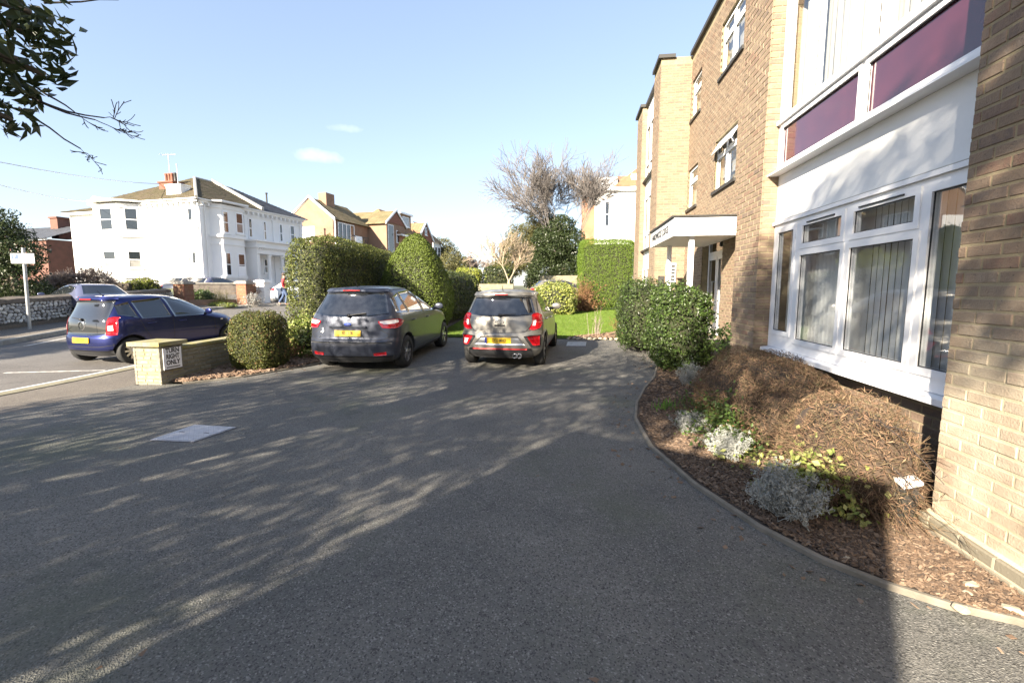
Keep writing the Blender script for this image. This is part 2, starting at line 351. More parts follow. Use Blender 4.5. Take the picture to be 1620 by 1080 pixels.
M_CGLASS = mat('car_glass', (.012, .014, .018), .02, spec=.8, coat=1.)
M_TRIM = mat('bumper_plastic', (.03, .03, .032), .5)
M_TYRE = mat('tyre_rubber', (.018, .018, .018), .8)
M_ALLOY = mat('alloy', (.5, .5, .5), .3, metal=.85)
M_CHROME = mat('chrome', (.75, .75, .75), .12, metal=1.)
M_LAMPR = mat('red_lens', (.42, .006, .012), .12, coat=1.)
M_LAMPW = mat('clear_lens', (.75, .68, .66), .1, coat=1.)
M_PLATEY = mat('yellow_plate', (.80, .50, .02), .4)
M_PLATEB = mat('plate_blue', (.03, .05, .4), .4)
M_REDTRIM = mat('red_trim', (.5, .03, .03), .35)
M_SKIN = mat('skin', (.55, .33, .24), .6)
M_JACKET = mat('red_jacket', (.48, .04, .05), .8)
M_JEANS = mat('denim', (.06, .09, .17), .9)
M_HAIR = mat('hair', (.06, .04, .03), .7)
M_TERRA = mat('terracotta', (.25, .10, .06), .8, (.18, .08, .055), 8)
M_BIN = mat('bin_grey', (.045, .05, .06), .5)
M_BINLID = mat('bin_blue', (.10, .07, .40), .45)
M_YKERB = mat('weathered_kerb', (.22, .20, .145), .9, (.16, .145, .09), 5, bump=.4, bscale=60)
M_EDGE = mat('worn_edging', (.20, .175, .14), .9, (.13, .115, .09), 7, bump=.4, bscale=70)
M_TREAD = mat('tread_steel', (.24, .24, .27), .5, metal=.6)
# ---------------------------------------------------------------- ground, road, paths
def poly_at(P_, n):
    P_ = [Vector((p[0], p[1], 0)) for p in P_]; d = [0]
    for a, b in zip(P_, P_[1:]): d.append(d[-1] + (b - a).length)
    out = []
    for i in range(n):
        t = d[-1] * i / (n - 1); k = 0
        while k < len(d) - 2 and d[k + 1] < t: k += 1
        f = (t - d[k]) / max(1e-9, d[k + 1] - d[k]); out.append(P_[k].lerp(P_[k + 1], f))
    return out
def interp(P_, y):                            # x of a polyline sorted by y
    if y <= P_[0][1]: return P_[0][0]
    for a, b in zip(P_, P_[1:]):
        if y <= b[1]: return a[0] + (b[0] - a[0]) * (y - a[1]) / max(1e-9, b[1] - a[1])
    return P_[-1][0]
def sheet(name, Lf, Rf, y0, y1, dz, m, n=60, cols=6, kind='structure'):
    V = []; F = []
    for i in range(n + 1):
        y = y0 + (y1 - y0) * i / n; a, b = interp(Lf, y), interp(Rf, y)
        for j in range(cols + 1):
            V.append((a + (b - a) * j / cols, y, zg(y) + dz))
    for i in range(n):
        for j in range(cols):
            k = i * (cols + 1) + j; F.append((k, k + 1, k + cols + 2, k + cols + 1))
    o = link(name, np_mesh(name, V, F, True), m)
    return tag(o, kind=kind)
def ribbon(name, pts, w, h, dz, m, n=80, parent=None):
    """a low kerb of width w and height h along pts"""
    P_ = poly_at(pts, n); b = MB(); prof = [(-w / 2, 0), (-w / 2, h * .8), (-w * .3, h), (w * .3, h), (w / 2, h * .8), (w / 2, 0)]
    vs = []
    for i, p in enumerate(P_):
        t = (P_[min(i + 1, n - 1)] - P_[max(i - 1, 0)]).normalized(); s = Vector((t.y, -t.x, 0))
        for (u, z) in prof:
            q = p + s * u; vs.append((q.x, q.y, zg(q.y) + dz + z))
    k = len(prof); fs = [(i * k + j, i * k + j + 1, (i + 1) * k + j + 1, (i + 1) * k + j)[::-1] for i in range(n - 1) for j in range(k - 1)]
    b.add(vs, fs); return tag(b.build(name, m, parent), kind='structure')
gx = [-400, -160, -80, -45, -30, -20, -10, 0, 10, 20, 60, 160, 400]
gy = [-60, -30, -10, 0, 6, 6.75, 7.5, 8.25, 9, 12, 16, 20, 30, 40, 60, 100, 200, 900]
V = [(x, y, zg(y) - .03) for y in gy for x in gx]; nx = len(gx)
tag(link('ground', np_mesh('ground', V, [(j * nx + i, j * nx + i + 1, (j + 1) * nx + i + 1, (j + 1) * nx + i) for j in range(len(gy) - 1) for i in range(nx - 1)]), M_GROUND), kind='structure')
KERB_NEAR = [(-8.2, -14), (-8.45, 5.75), (-8.6, 8.3), (-8.35, 12), (-7.9, 18), (-6.6, 30), (-4, 50)]
KERB_FAR = [(-13, -14), (-13.8, 6), (-14.68, 10.1), (-15.67, 12.6), (-17.3, 17), (-18.3, 20), (-18.5, 22.3), (-17.8, 23.8), (-16.7, 25), (-15.5, 28), (-14.2, 40), (-13, 50)]
sheet('road', KERB_FAR, KERB_NEAR, -14, 50, .004, M_ROAD, 120)
BED = [(2.45, 1.9), (2.1, 2.26), (1.85, 2.34), (1.65, 2.47), (1.44, 2.67), (1.23, 3.01), (.99, 3.64), (.8, 4.49), (.78, 5.48), (.9, 6.25), (1.16, 7.24), (1.42, 7.98), (1.61, 8.81), (1.74, 9.65), (1.95, 10.4)]
EDGE_L = [(-7.0, -14), (-7.0, 6.55), (-6.26, 6.67), (-5.69, 7.25), (-5.06, 8.59), (-4.95, 9.5), (-4.6, 11), (-3.9, 12.4), (-3.3, 12.9)]
DR_R = [(3.0, -14), (3.0, 1.85)] + BED + [(3.4, 11), (3.4, 13)]
sheet('driveway', EDGE_L, DR_R, -14, 12.75, .006, M_DRIVE, 150, 10)
sheet('pavement', [(-8.15, -14), (-8.40, 5.75), (-8.5, 8.3), (-8.25, 12), (-7.8, 18), (-6.5, 30)], [(-7, -14), (-7.0, 6.55), (-6.5, 6.7), (-6.9, 9.1), (-7.05, 11), (-6.7, 18), (-5.5, 30)], -14, 30, .006, M_PAVE, 90)
KN = [(p[0] + .06, p[1]) for p in KERB_NEAR]
KN = [(p[0] + .12, p[1]) for p in KERB_NEAR]
ribbon('kerb', KN[:3] + KN[3:5], .26, .020, .0, M_YKERB)
ribbon('kerb_joint', [(p[0] + .145, p[1]) for p in KN[:3]], .018, .0085, .0, M_GASKET)
ribbon('kerb_line', [(p[0] - .02, p[1]) for p in KERB_NEAR[:3]], .05, .023, .0, M_SIGNW)
# far pavement, raised behind its kerb
PB = [(-15.6, -14), (-16.2, 6), (-17.0, 10.4), (-18.1, 13.4), (-19.7, 18), (-21.0, 22.3), (-21.4, 24), (-19, 26), (-17.6, 28), (-16, 40)]
sheet('far_pavement', PB, [(p[0] - .12, p[1]) for p in KERB_FAR], -14, 40, .13, M_PAVE, 110)
ribbon('far_kerb', [(p[0] - .06, p[1]) for p in KERB_FAR[:10]], .15, .14, .0, M_KERB, 120)
def paint_line(name, pts, w, m): return ribbon(name, pts, w, .003, .006, m)
M_LINE = mat('worn_road_paint', (.5, .49, .46), .8, (.2, .19, .18), 9)
paint_line('road_marking', [(p[0] + .75, p[1]) for p in KERB_FAR[2:6]], .10, M_LINE)
paint_line('road_marking', [(-10.35, 7.15), (-8.75, 7.6)], .08, M_LINE)
# planted beds
sheet('shrub_bed', BED, [(3.7, 1.9), (3.7, 10.4)], 1.9, 10.4, .035, M_SOIL, 90, 14)
ribbon('bed_edging', BED, .036, .04, .0, M_EDGE, 160)
sheet('wall_bed', [(-6.55, 6.7), (-6.9, 9.1), (-6.9, 13), (-6.5, 24)], [(-6.24, 6.7), (-5.66, 7.25), (-5.02, 8.59), (-4.9, 9.5), (-4.55, 11), (-3.9, 12.4), (-3.9, 24)], 6.7, 24, .03, M_SOIL, 90, 10)
ribbon('bed_edging', [(-6.26, 6.67), (-5.69, 7.25), (-5.06, 8.59), (-4.95, 9.5), (-4.6, 11), (-3.9, 12.4)], .05, .035, .0, M_EDGE, 60)
sheet('lawn', [(-3.9, 12.5), (-4.2, 18), (-4.6, 24)], [(2.3, 12.5), (2.3, 24)], 12.76, 23.5, .03, M_LAWN, 60, 10)
sheet('lawn_bed', [(-.1, 12.7), (.25, 13.2), (.9, 13.6), (1.5, 14.3), (1.9, 15.5)], [(3.3, 12.7), (3.3, 15.5)], 12.72, 15.2, .05, M_SOIL, 30, 8)
# raised gardens across the road
def hill(name, pts, m): 
    bm = bmesh.new(); vs = [bm.verts.new(p) for p in pts]; f = bm.faces.new(vs); bmesh.ops.triangulate(bm, faces=[f])
    me = bpy.data.meshes.new(name); bm.to_mesh(me); bm.free(); return tag(link(name, me, m), kind='structure')
hill('raised_garden', [(-17.25, 10.4, .2), (-18.4, 13.4, .28), (-20.0, 18, .4), (-21.4, 22.3, .6), (-22.0, 24.5, .9), (-24.5, 27.0, 1.75), (-30, 27.6, 1.7), (-38, 29, 1.8), (-70, 40, 1.9), (-70, 8, .6), (-40, 4, .3)], M_GROUND)
hill('house_forecourt', [(-24.5, 27.0, 1.75), (-22.0, 25.0, 1.0), (-19.4, 25.9, .75), (-17.4, 28.3, .75), (-15.8, 40, 1.2), (-21, 41, 1.9), (-23.6, 33, 1.85)], M_ROAD)

# ---- tree bark mulch, leaf litter, stray stones
def chips(name, pts, size, m, lift=.008, aspect=(.22, .5), flat=.25, parent=None):
    pts = np.asarray(pts); n = len(pts); L_ = size * NP.uniform(.5, 1.5, n); w = L_ * NP.uniform(*aspect, n); t = np.minimum(w * flat + .001, .012)
    yaw = NP.uniform(0, 2 * np.pi, n); pit = NP.normal(0, .28, n); rol = NP.normal(0, .4, n)
    a = np.stack([np.cos(yaw) * np.cos(pit), np.sin(yaw) * np.cos(pit), np.sin(pit)], 1)
    b0 = np.stack([-np.sin(yaw), np.cos(yaw), 0 * yaw], 1); c0 = np.cross(a, b0)
    b = b0 * np.cos(rol)[:, None] + c0 * np.sin(rol)[:, None]; c = np.cross(a, b)
    a = a * L_[:, None] / 2; b = b * w[:, None] / 2; c = c * t[:, None] / 2
    P_ = pts + np.stack([0 * L_, 0 * L_, lift * NP.uniform(.2, 1.6, n)], 1)
    cor = [(-1, -1, -1), (1, -1, -1), (1, 1, -1), (-1, 1, -1), (-1, -1, 1), (.9, -.8, 1), (1, .7, 1), (-.8, 1, 1)]
    V = np.stack([P_ + i * a + j * b + k * c for i, j, k in cor], 1).reshape(-1, 3)
    q = np.array([(4, 5, 6, 7), (0, 1, 5, 4), (1, 2, 6, 5), (2, 3, 7, 6), (3, 0, 4, 7)])
    F = (np.arange(n)[:, None, None] * 8 + q[None]).reshape(-1, 4)
    o = link(name, np_mesh(name, V, F), m, parent); return o
def scatter(n, fx0, fx1, y0, y1, dz, bias=1.):
    ys = y0 + (y1 - y0) * NP.uniform(0, 1, n) ** bias
    xs = np.array([fx0(y) + (fx1(y) - fx0(y)) * u for y, u in zip(ys, NP.uniform(0, 1, n))])
    return np.stack([xs, ys, np.array([zg(y) for y in ys]) + dz], 1)
bx = lambda y: interp(BED, y) + .05
fx = lambda y: 2.3 if y < 3.12 else 2.62 if y < 6.53 else 2.44 if y < 7.4 else 3.5
tag(chips('bark_mulch', scatter(34000, bx, fx, 2.0, 6.2, .036), .036, M_CHIP), 'reddish brown bark chips mulching the curved shrub bed below the bay window', 'bark mulch', kind='stuff')
tag(chips('bark_mulch', scatter(6000, bx, fx, 6.2, 10.2, .036), .05, M_CHIP), 'brown bark chips in the far end of the shrub bed by the entrance hedge', 'bark mulch', kind='stuff')
tag(chips('leaf_litter', scatter(3600, lambda y: interp([(-6.5, 6.7), (-6.85, 9.1), (-6.6, 12)], y), lambda y: interp(EDGE_L, y) - .03, 6.75, 11, .035), .07, M_LITTER, .015, (.5, .8), .2), 'pinkish brown fallen leaves on the bed behind the low stone wall', 'leaf litter', kind='stuff')
tag(chips('leaf_litter', scatter(1500, lambda y: interp([(-.1, 12.7), (.25, 13.2), (.9, 13.6), (1.5, 14.3), (1.9, 15.5)], y), lambda y: 3.0, 12.75, 15, .055), .06, M_LITTER, .015, (.5, .8), .2), 'brown leaves and clods on the bare bed at the end of the lawn', 'leaf litter', kind='stuff')
def stone_mesh(seed, r=1.):
    bm = bmesh.new(); bmesh.ops.create_icosphere(bm, subdivisions=2, radius=r); rr = random.Random(seed)
    o = Vector((rr.random() * 9, rr.random() * 9, rr.random() * 9))
    for v in bm.verts: v.co *= 1 + .45 * noise.noise(v.co * 1.3 / r + o)
    me = bpy.data.meshes.new('stone'); bm.to_mesh(me); bm.free(); me.materials.append(M_STONE); return me
STM = [stone_mesh(i) for i in range(4)]
def stone(p, r, sq, label, group):
    o = link('stone', STM[rnd.randrange(4)]); o.location = p; o.scale = (r, r * rnd.uniform(.6, .95), r * sq); o.rotation_euler = (0, 0, rnd.uniform(0, 6))
    return tag(o, label, 'stone', group)
for (px, py, r, lab) in ((1520, 962, .036, 'flat pale stone touching the bed edging near the brick plinth'), (1534, 925, .04, 'yellowish stone on the bark chips out from the brick plinth'), (1531, 938, .026, 'small white pebble right below the yellowish stone on bark chips'),
                         (1602, 965, .045, 'buff stone on bark chips at the bottom right corner of the bed'), (1338, 882, .022, 'grey white pebble lying against the bed edging on the tarmac')):
    p = on_ground(px, py, .045); stone(p, r, .5, lab, 'loose stones by the bed')
for i in range(15):                       # edging of the lawn bed
    t = i / 14; x = -.05 + 2.0 * t; y = 12.74 + .02 * math.sin(i * 2.1)
    stone((x, y, zg(y) + .03), rnd.uniform(.05, .085), .55, 'pale rounded stone in the row edging the bare lawn bed', 'stones edging the lawn bed')
# a few dry leaves and grit blown along the drive edges
def edge_pts(n, P_, lo, hi):
    q = poly_at(P_, 200); o = []
    for i in range(n):
        k = rnd.randrange(199); p = q[k].lerp(q[k + 1], rnd.random()); o.append((p.x - rnd.uniform(lo, hi) ** 1.0, p.y, zg(p.y) + .008))
    return o
tag(chips('blown_leaves', edge_pts(150, BED, .03, .45) + edge_pts(60, [(p[0], p[1]) for p in EDGE_L[1:8]], -.5, -.05) + [(rnd.uniform(-6, 1), rnd.uniform(1.5, 11), .0) for _ in range(50)], .028, M_LITTER, .004, (.4, .8), .06), 'scattered dry leaves and grit on the tarmac near its edges', 'leaves', kind='stuff')
# ---------------------------------------------------------------- the brick apartment block on the right
block = thing('apartment_block', 'three storey tan brick apartment block with white framed bay windows, right of the drive', 'apartment block', (2.6, 8, 0))
ZT = 8.45
def wall_boxes(b, axis, c0, c1, u0, u1, z0, z1, holes, m=0):
    """solid wall between planes c0..c1 along axis 'x' (plane X) or 'y' with rectangular holes (ua, ub, za, zb)"""
    us = sorted({u0, u1, *[max(u0, min(u1, h[i])) for h in holes for i in (0, 1)]}); zs = sorted({z0, z1, *[max(z0, min(z1, h[i])) for h in holes for i in (2, 3)]})
    for ua, ub in zip(us, us[1:]):
        run = None
        for za, zb in zip(zs, zs[1:]):
            mu, mz = (ua + ub) / 2, (za + zb) / 2
            solid = not any(h[0] < mu < h[1] and h[2] < mz < h[3] for h in holes)
            if solid: run = (run[0], zb) if run else (za, zb)
            if (not solid or zb == zs[-1]) and run:
                if axis == 'x': b.box(c0, c1, ua, ub, run[0], run[1], m)
                else: b.box(ua, ub, c0, c1, run[0], run[1], m)
                run = None
def brick_rects(u0, u1, z0, z1, holes=(), bl=.225, bh=.075, j=.0085, off=0.):
    out = []; k0 = int(round(z0 / bh)); k1 = int(math.ceil(z1 / bh))
    for k in range(k0, k1):
        za, zb = k * bh + j / 2, min((k + 1) * bh - j / 2, z1)
        if zb - za < .02: continue
        mz = (za + zb) / 2; iv = [(u0, u1)]
        for h in holes:
            if h[2] < mz < h[3]:
                nv = []
                for a, b in iv:
                    if h[1] <= a or h[0] >= b: nv.append((a, b)); continue
                    if h[0] > a: nv.append((a, h[0]))
                    if h[1] < b: nv.append((h[1], b))
                iv = nv
        s = (bl / 2 if k % 2 else 0) + off
        for a, b in iv:
            i = math.floor((a - s) / bl)
            while s + i * bl < b:
                x0, x1 = max(a, s + i * bl + j / 2), min(b, s + (i + 1) * bl - j / 2); i += 1
                if x0 > a and x0 < a + j: x0 = a
                if x1 - x0 > .03: out.append((x0, x1, za, zb))
    return out
# one brick: front face with a worn arris, unit size, centred, front towards -x ... scaled per object
def unit_brick():
    e = .06; f = .16
    v = [(.5, -.5, -.5), (.5, .5, -.5), (.5, .5, .5), (.5, -.5, .5), (-.2, -.5, -.5), (-.2, .5, -.5), (-.2, .5, .5), (-.2, -.5, .5), (-.5, -.5 + e * .4, -.5 + f * .6), (-.5, .5 - e * .4, -.5 + f * .6), (-.5, .5 - e * .4, .5 - f * .6), (-.5, -.5 + e * .4, .5 - f * .6)]
    q = [(8, 11, 10, 9), (4, 8, 9, 5), (5, 9, 10, 6), (6, 10, 11, 7), (7, 11, 8, 4), (0, 4, 5, 1), (1, 5, 6, 2), (2, 6, 7, 3), (3, 7, 4, 0)]
    return np.array(v), np.array(q)
UBV, UBF = unit_brick()
BRICK_ME = np_mesh('brick', UBV, UBF); BRICK_ME.materials.append(M_BRICK)
def place_bricks(rects, to_world, m, parent, depth=.03, proud=.0045, single=None, me=None, stuff_name='brickwork'):
    """to_world(u, w, z): u along, w outward from the wall plane. single: how many (largest first as given) become objects"""
    base = to_world(0, 0, 0); du = to_world(1, 0, 0) - base; dn = to_world(0, 1, 0) - base
    Rm = Matrix(((-dn.x, du.x, 0), (-dn.y, du.y, 0), (-dn.z, du.z, 1)))
    V = []; n = 0
    for i, (a, b, c, d) in enumerate(rects):
        pr = proud + rnd.uniform(-.0025, .0025)
        ctr = to_world((a + b) / 2, pr - depth / 2, (c + d) / 2); sc = (depth, b - a, d - c)
        tilt = rnd.gauss(0, .006)
        if single and i < single:
            o = link('brick', me or BRICK_ME)
            Mx = Matrix.Translation(ctr) @ Rm.to_4x4() @ Matrix.Rotation(tilt, 4, 'X') @ Matrix.Diagonal((*sc, 1))
            o.parent = parent; o.matrix_parent_inverse = parent.matrix_basis.inverted()
            o.matrix_basis = Mx
        else:
            P_ = UBV * np.array(sc); V.append(P_ @ np.array(Rm).T + np.array(ctr)); n += 1
    if n:
        F = (np.arange(n)[:, None, None] * 12 + UBF[None]).reshape(-1, 4)
        tag(link(stuff_name, np_mesh(stuff_name, np.concatenate(V), F), m, parent), kind='stuff')
XP, XB, XN, XM, XE = 2.28, 2.62, 2.44, 3.5, 2.6      # plane of the near pier, bay, nib, main front, far projection
YP, YB, YN, YE = 3.09, 6.53, 7.42, 15.21
body = MB()
# near pier and its plinth
body.box(XP, 4.2, .6, YP, 0, ZT)
body.box(XN, 4.2, YB, YN, 0, ZT)                       # nib at the end of the bay
MID = [(10.9, 12.45, 3.92, 5.15), (10.8, 12.35, 6.56, 7.8), (14.05, 15.1, 3.92, 5.12), (14.05, 15.05, 6.5, 7.68)]
DOOR = (11.5, 13.2, .38, 2.95)
wall_boxes(body, 'x', XM, XM + .25, YN, YE, 0, ZT, MID + [DOOR])
body.box(XE, 4.2, YE, 16.35, 0, ZT)                    # far projection
body.box(2.62, 4.2, 19.0, 20.3, 0, ZT)
body.box(4.2, 14, .6, 20.3, 0, ZT)                     # mass of the building behind
body.box(3.75, 4.2, YN, 11.2, 0, ZT); body.box(3.75, 4.2, 13.4, YE, 0, 3.8); body.box(3.75, 4.2, 11.2, 13.4, 3.0, ZT); body.box(3.75, 4.2, 13.4, YE, 3.8, ZT)
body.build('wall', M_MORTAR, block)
# individual bricks: the near pier first
pier = brick_rects(-YP, -1.2, .15, 4.7)
def vis(r): y = -(r[0] + r[1]) / 2; return (abs(y - 2.75) + abs((r[2] + r[3]) / 2 - 1.5) * .45) + (3 if y < 1.95 else 0)
pier.sort(key=vis)
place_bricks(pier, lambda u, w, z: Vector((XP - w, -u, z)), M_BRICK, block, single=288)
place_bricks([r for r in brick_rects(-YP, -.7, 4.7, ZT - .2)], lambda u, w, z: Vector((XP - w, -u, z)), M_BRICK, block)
place_bricks(brick_rects(XN, XB, .05, ZT - .2, off=XN), lambda u, w, z: Vector((u, YB - w, z)), M_BRICK, block)
place_bricks(brick_rects(-YN, -YB, .05, ZT - .2), lambda u, w, z: Vector((XN - w, -u, z)), M_BRICK, block)
mh = [(-h[1], -h[0], h[2], h[3]) for h in MID + [DOOR]]
place_bricks(brick_rects(-YE, -YN, .05, ZT - .2, mh), lambda u, w, z: Vector((XM - w, -u, z)), M_BRICK, block)
place_bricks(brick_rects(XE, XM, .05, ZT - .2), lambda u, w, z: Vector((u, YE - w, z)), M_BRICK, block)
place_bricks(brick_rects(-16.35, -YE, .05, ZT - .2), lambda u, w, z: Vector((XE - w, -u, z)), M_BRICK, block)
place_bricks(brick_rects(2.62, 2.8, .05, ZT - .2), lambda u, w, z: Vector((u, 19.0 - w, z)), M_BRICK, block)
place_bricks(brick_rects(-20.3, -19.0, .05, ZT - .2), lambda u, w, z: Vector((2.62 - w, -u, z)), M_BRICK, block)
# plinth: two courses standing proud with a chamfered head
pl = MB()
pl.ext([(XP - .045, .6, 0), (XP - .045, .6, .135), (XP + .01, .6, .165), (XP + .01, .6, 0)], (0, YP + .03 - .6, 0)); pl.build('plinth_core', M_MORTAR, block)
PLM = np_mesh('plinth_brick', UBV, UBF); PLM.materials.append(M_PLINTH)
pr = brick_rects(-YP - .03, -1.9, 0., .075) + brick_rects(-YP - .03, -1.9, .075, .15)
place_bricks(pr, lambda u, w, z: Vector((XP - .047 - w, -u, z)), M_PLINTH, block, single=12, me=PLM)
# parapet capping
cp = MB()
for (x0, y0, y1) in ((XP, .6, YP), (XB, YP, YB), (XN, YB, YN), (XM, YN, YE), (XE, YE, 16.35), (2.8, 16.35, 19.0), (2.62, 19.0, 20.3)):
    cp.box(x0 - .09, x0 + .4, y0 - .08, y1 + (.08 if y1 > 20 else -.0801), ZT - .03, ZT + .07)
cp.build('parapet_capping', M_DARK, block)

# ---- windows
def window(name, axis, c, u0, u1, z0, z1, lights, sgn=-1, fw=.06, depth=.07, sill=None, parent=block, pane_m=M_GLASS, label=None, sash=.045):
    """frame (with mullions) + one pane and one sash ring per light; lights = (ua, ub, za, zb) clear openings"""
    b = MB(); holes = [tuple(l) for l in lights]
    wall_boxes(b, axis, c, c + depth, u0, u1, z0, z1, holes)
    f = b.build(name, M_UPVC, parent)
    if label: f['label'] = label
    for (ua, ub, za, zb) in lights:
        r = MB(); s = sash
        wall_boxes(r, axis, c - .012, c + depth - .015, ua - .012, ub + .012, za - .012, zb + .012, [(ua + s, ub - s, za + s, zb - s)])
        r.build('sash', M_UPVC, f)
        q = MB(); e = .008
        wall_boxes(q, axis, c + .004, c + .012, ua + s - .001, ub - s + .001, za + s - .001, zb - s + .001, [(ua + s + e, ub - s - e, za + s + e, zb - s - e)])
        q.build('gasket', M_GASKET, f)
        p = MB(); x = c + .02; i0, i1, k0, k1 = ua + s - .01, ub - s + .01, za + s - .01, zb - s + .01
        if axis == 'x': p.add([(x, i0, k0), (x, i1, k0), (x, i1, k1), (x, i0, k1)], [(3, 2, 1, 0)])
        else: p.add([(i0, x, k0), (i1, x, k0), (i1, x, k1), (i0, x, k1)], [(0, 1, 2, 3)])
        p.build('pane', pane_m, f)
    if sill:
        w, t = sill; s_ = MB()
        if axis == 'x': s_.ext([(c - w, u0 - .04, z0 - t), (c + .02, u0 - .04, z0 - t - .02), (c + .02, u0 - .04, z0 - .003), (c - w, u0 - .04, z0 - .015)], (0, u1 - u0 + .08, 0))
        s_.build('sill', M_UPVC, f)
    return f
# ground floor bay
bay = window('bay_window', 'x', XB, YP + .01, YB - .01, .80, 2.36, [(5.93, 6.43, .98, 2.30), (4.92, 5.82, .92, 1.98), (3.94, 4.86, .92, 1.98), (4.94, 5.80, 2.02, 2.31), (3.96, 4.83, 2.02, 2.31), (3.17, 3.88, .92, 2.30)], sill=(.09, .06), depth=.075)
vt = MB()
for a, b_ in ((5.1, 5.65), (4.12, 4.7)): vt.box(XB - .024, XB - .013, a, b_, 2.285, 2.298)
vt.build('trickle_vent', M_GASKET, bay)
hd = MB(); hd.box(XB - .03, XB + .05, YP + .01, YB - .01, 2.362, 2.40); hd.build('head_trim', M_UPVC, bay)
lowp = MB(); lowp.box(XB + .06, XB + .3, YP + .002, YB - .002, 0, .735); lowp.build('under_wall', M_MORTAR, block)
place_bricks(brick_rects(-YB, -YP, .0, .73), lambda u, w, z: Vector((XB + .06 - w, -u, z)), M_BRICK, block)
sp = MB(); sp.box(XB + .012, XB + .3, YP + .002, YB - .002, 2.402, 2.985); sp.build('render_panel', M_RENDER, block)
dr = MB(); dr.box(XB - .005, XB + .02, YP + .002, YB - .002, 2.402, 2.416); dr.build('drip_bead', M_LEAD, block)
# first floor bay: purple spandrels under full height glass
b2 = window('bay_window', 'x', XB - .02, YP + .01, YB - .01, 3.02, 5.3, [(4.82, 6.43, 3.07, 3.57), (3.13, 4.74, 3.07, 3.57), (5.86, 6.43, 3.66, 5.2), (4.78, 5.72, 3.66, 5.2), (3.13, 4.66, 3.66, 5.2)], depth=.09, sash=.03)
for ch in list(b2.children):                              # the lower pair carries purple panels instead of glass
    if ch.name.startswith('pane'):
        if max(v.co.z for v in ch.data.vertices) < 3.6: ch.name = 'purple_panel'; ch.data.materials.clear(); ch.data.materials.append(M_PURPLE)
tr = MB(); tr.box(XB - .06, XB + .0, YP + .012, YB - .012, 3.602, 3.645); tr.build('transom_rail', M_UPVC, b2)
sl_ = MB(); sl_.ext([(XB - .13, YP + .005, 2.985), (XB + .01, YP + .005, 2.985), (XB + .01, YP + .005, 3.018), (XB - .13, YP + .005, 3.005)], (0, YB + .06 - YP - .005, 0)); sl_.build('sill', M_UPVC, b2)
up = MB(); up.box(XB + .01, XB + .3, YP + .002, YB - .002, 5.302, ZT); up.build('render_panel', M_RENDER, block)
# rooms behind the bays
for z0, z1 in ((.3, 2.75), (2.95, 5.4)):
    rm = MB(); x0, x1, y0, y1 = XB + .31, 4.19, YP - .0, YB + .0
    rm.box(x0 - .2, x1, y0, y1, z0 - .02, z0 + .02); rm.box(x0 - .0, x1, y0, y1, z1 - .02, z1 + .02)
    rm.build('room_shell', M_ROOM, block)
# stair and flat windows of the main front
for i, (a, b_, c, d) in enumerate(MID):
    big = b_ - a > 1.3
    mid = (a + b_) / 2
    lights = [(a + .05, mid - .03, c + .05, d - .42), (mid + .03, b_ - .05, c + .05, d - .42), (a + .05, mid - .03, d - .36, d - .05), (mid + .03, b_ - .05, d - .36, d - .05)] if big else [(a + .05, b_ - .05, c + .05, d - .42), (a + .05, b_ - .05, d - .36, d - .05)]
    w = window('window', 'x', XM + .06, a + .004, b_ - .004, c + .03, d - .004, lights, pane_m=M_PANE if False else M_GLASS, sash=.035)
    s_ = MB(); s_.box(XM - .05, XM + .06, a - .06, b_ + .06, c - .045, c + .028); s_.build('tile_sill', M_DARK, w)
    bl = MB(); bl.box(XM + .2, XM + .215, a + .006, b_ - .006, c + (.35 if big else .1), d - .01); 
    bl.build('blind', M_CURTAIN, w)
    if i == 0 or i == 1:                                  # an open top light
        ot = MB(); ot.obox((XM + .04, a + .09, d - .06), (0, mid - a - .14, 0), (-.16, 0, -.27), (.02, 0, -.012)); ot.obox((XM + .04, mid + .05, d - .06), (0, b_ - mid - .12, 0), (-.16, 0, -.27), (.02, 0, -.012))
        if i == 0: ot.build('open_light', M_UPVC, w)
# far bay
for z0, z1 in ((.8, 2.36), (3.02, 5.0), (5.64, 7.62)):
    yy = [16.45, 17.25, 18.1, 18.95]
    lt = [(a + .04, b_ - .04, z0 + (.62 if z0 > 1 else .06), z1 - .06) for a, b_ in zip(yy, yy[1:])] + ([(a + .04, b_ - .04, z0 + .05, z0 + .55) for a, b_ in zip(yy, yy[1:])] if z0 > 1 else [])
    w = window('bay_window', 'x', 2.8, 16.36, 18.99, z0, z1, lt, pane_m=M_PANE, sash=.03)
    for ch in list(w.children):
        if ch.name.startswith('pane') and z0 > 1 and max(v.co.z for v in ch.data.vertices) < z0 + .6: ch.name = 'purple_panel'; ch.data.materials.clear(); ch.data.materials.append(M_PURPLE)
    s_ = MB(); s_.box(2.68, 2.798, 16.36, 18.99, z0 - .04, z0 - .002); s_.build('sill', M_DARK, w)
for z0, z1 in ((0, .75), (2.365, 2.975), (5.005, 5.595), (7.625, ZT)): fp = MB(); fp.box(2.82, 4.2, 16.352, 18.998, z0, z1); fp.build('render_panel', M_RENDER, block)
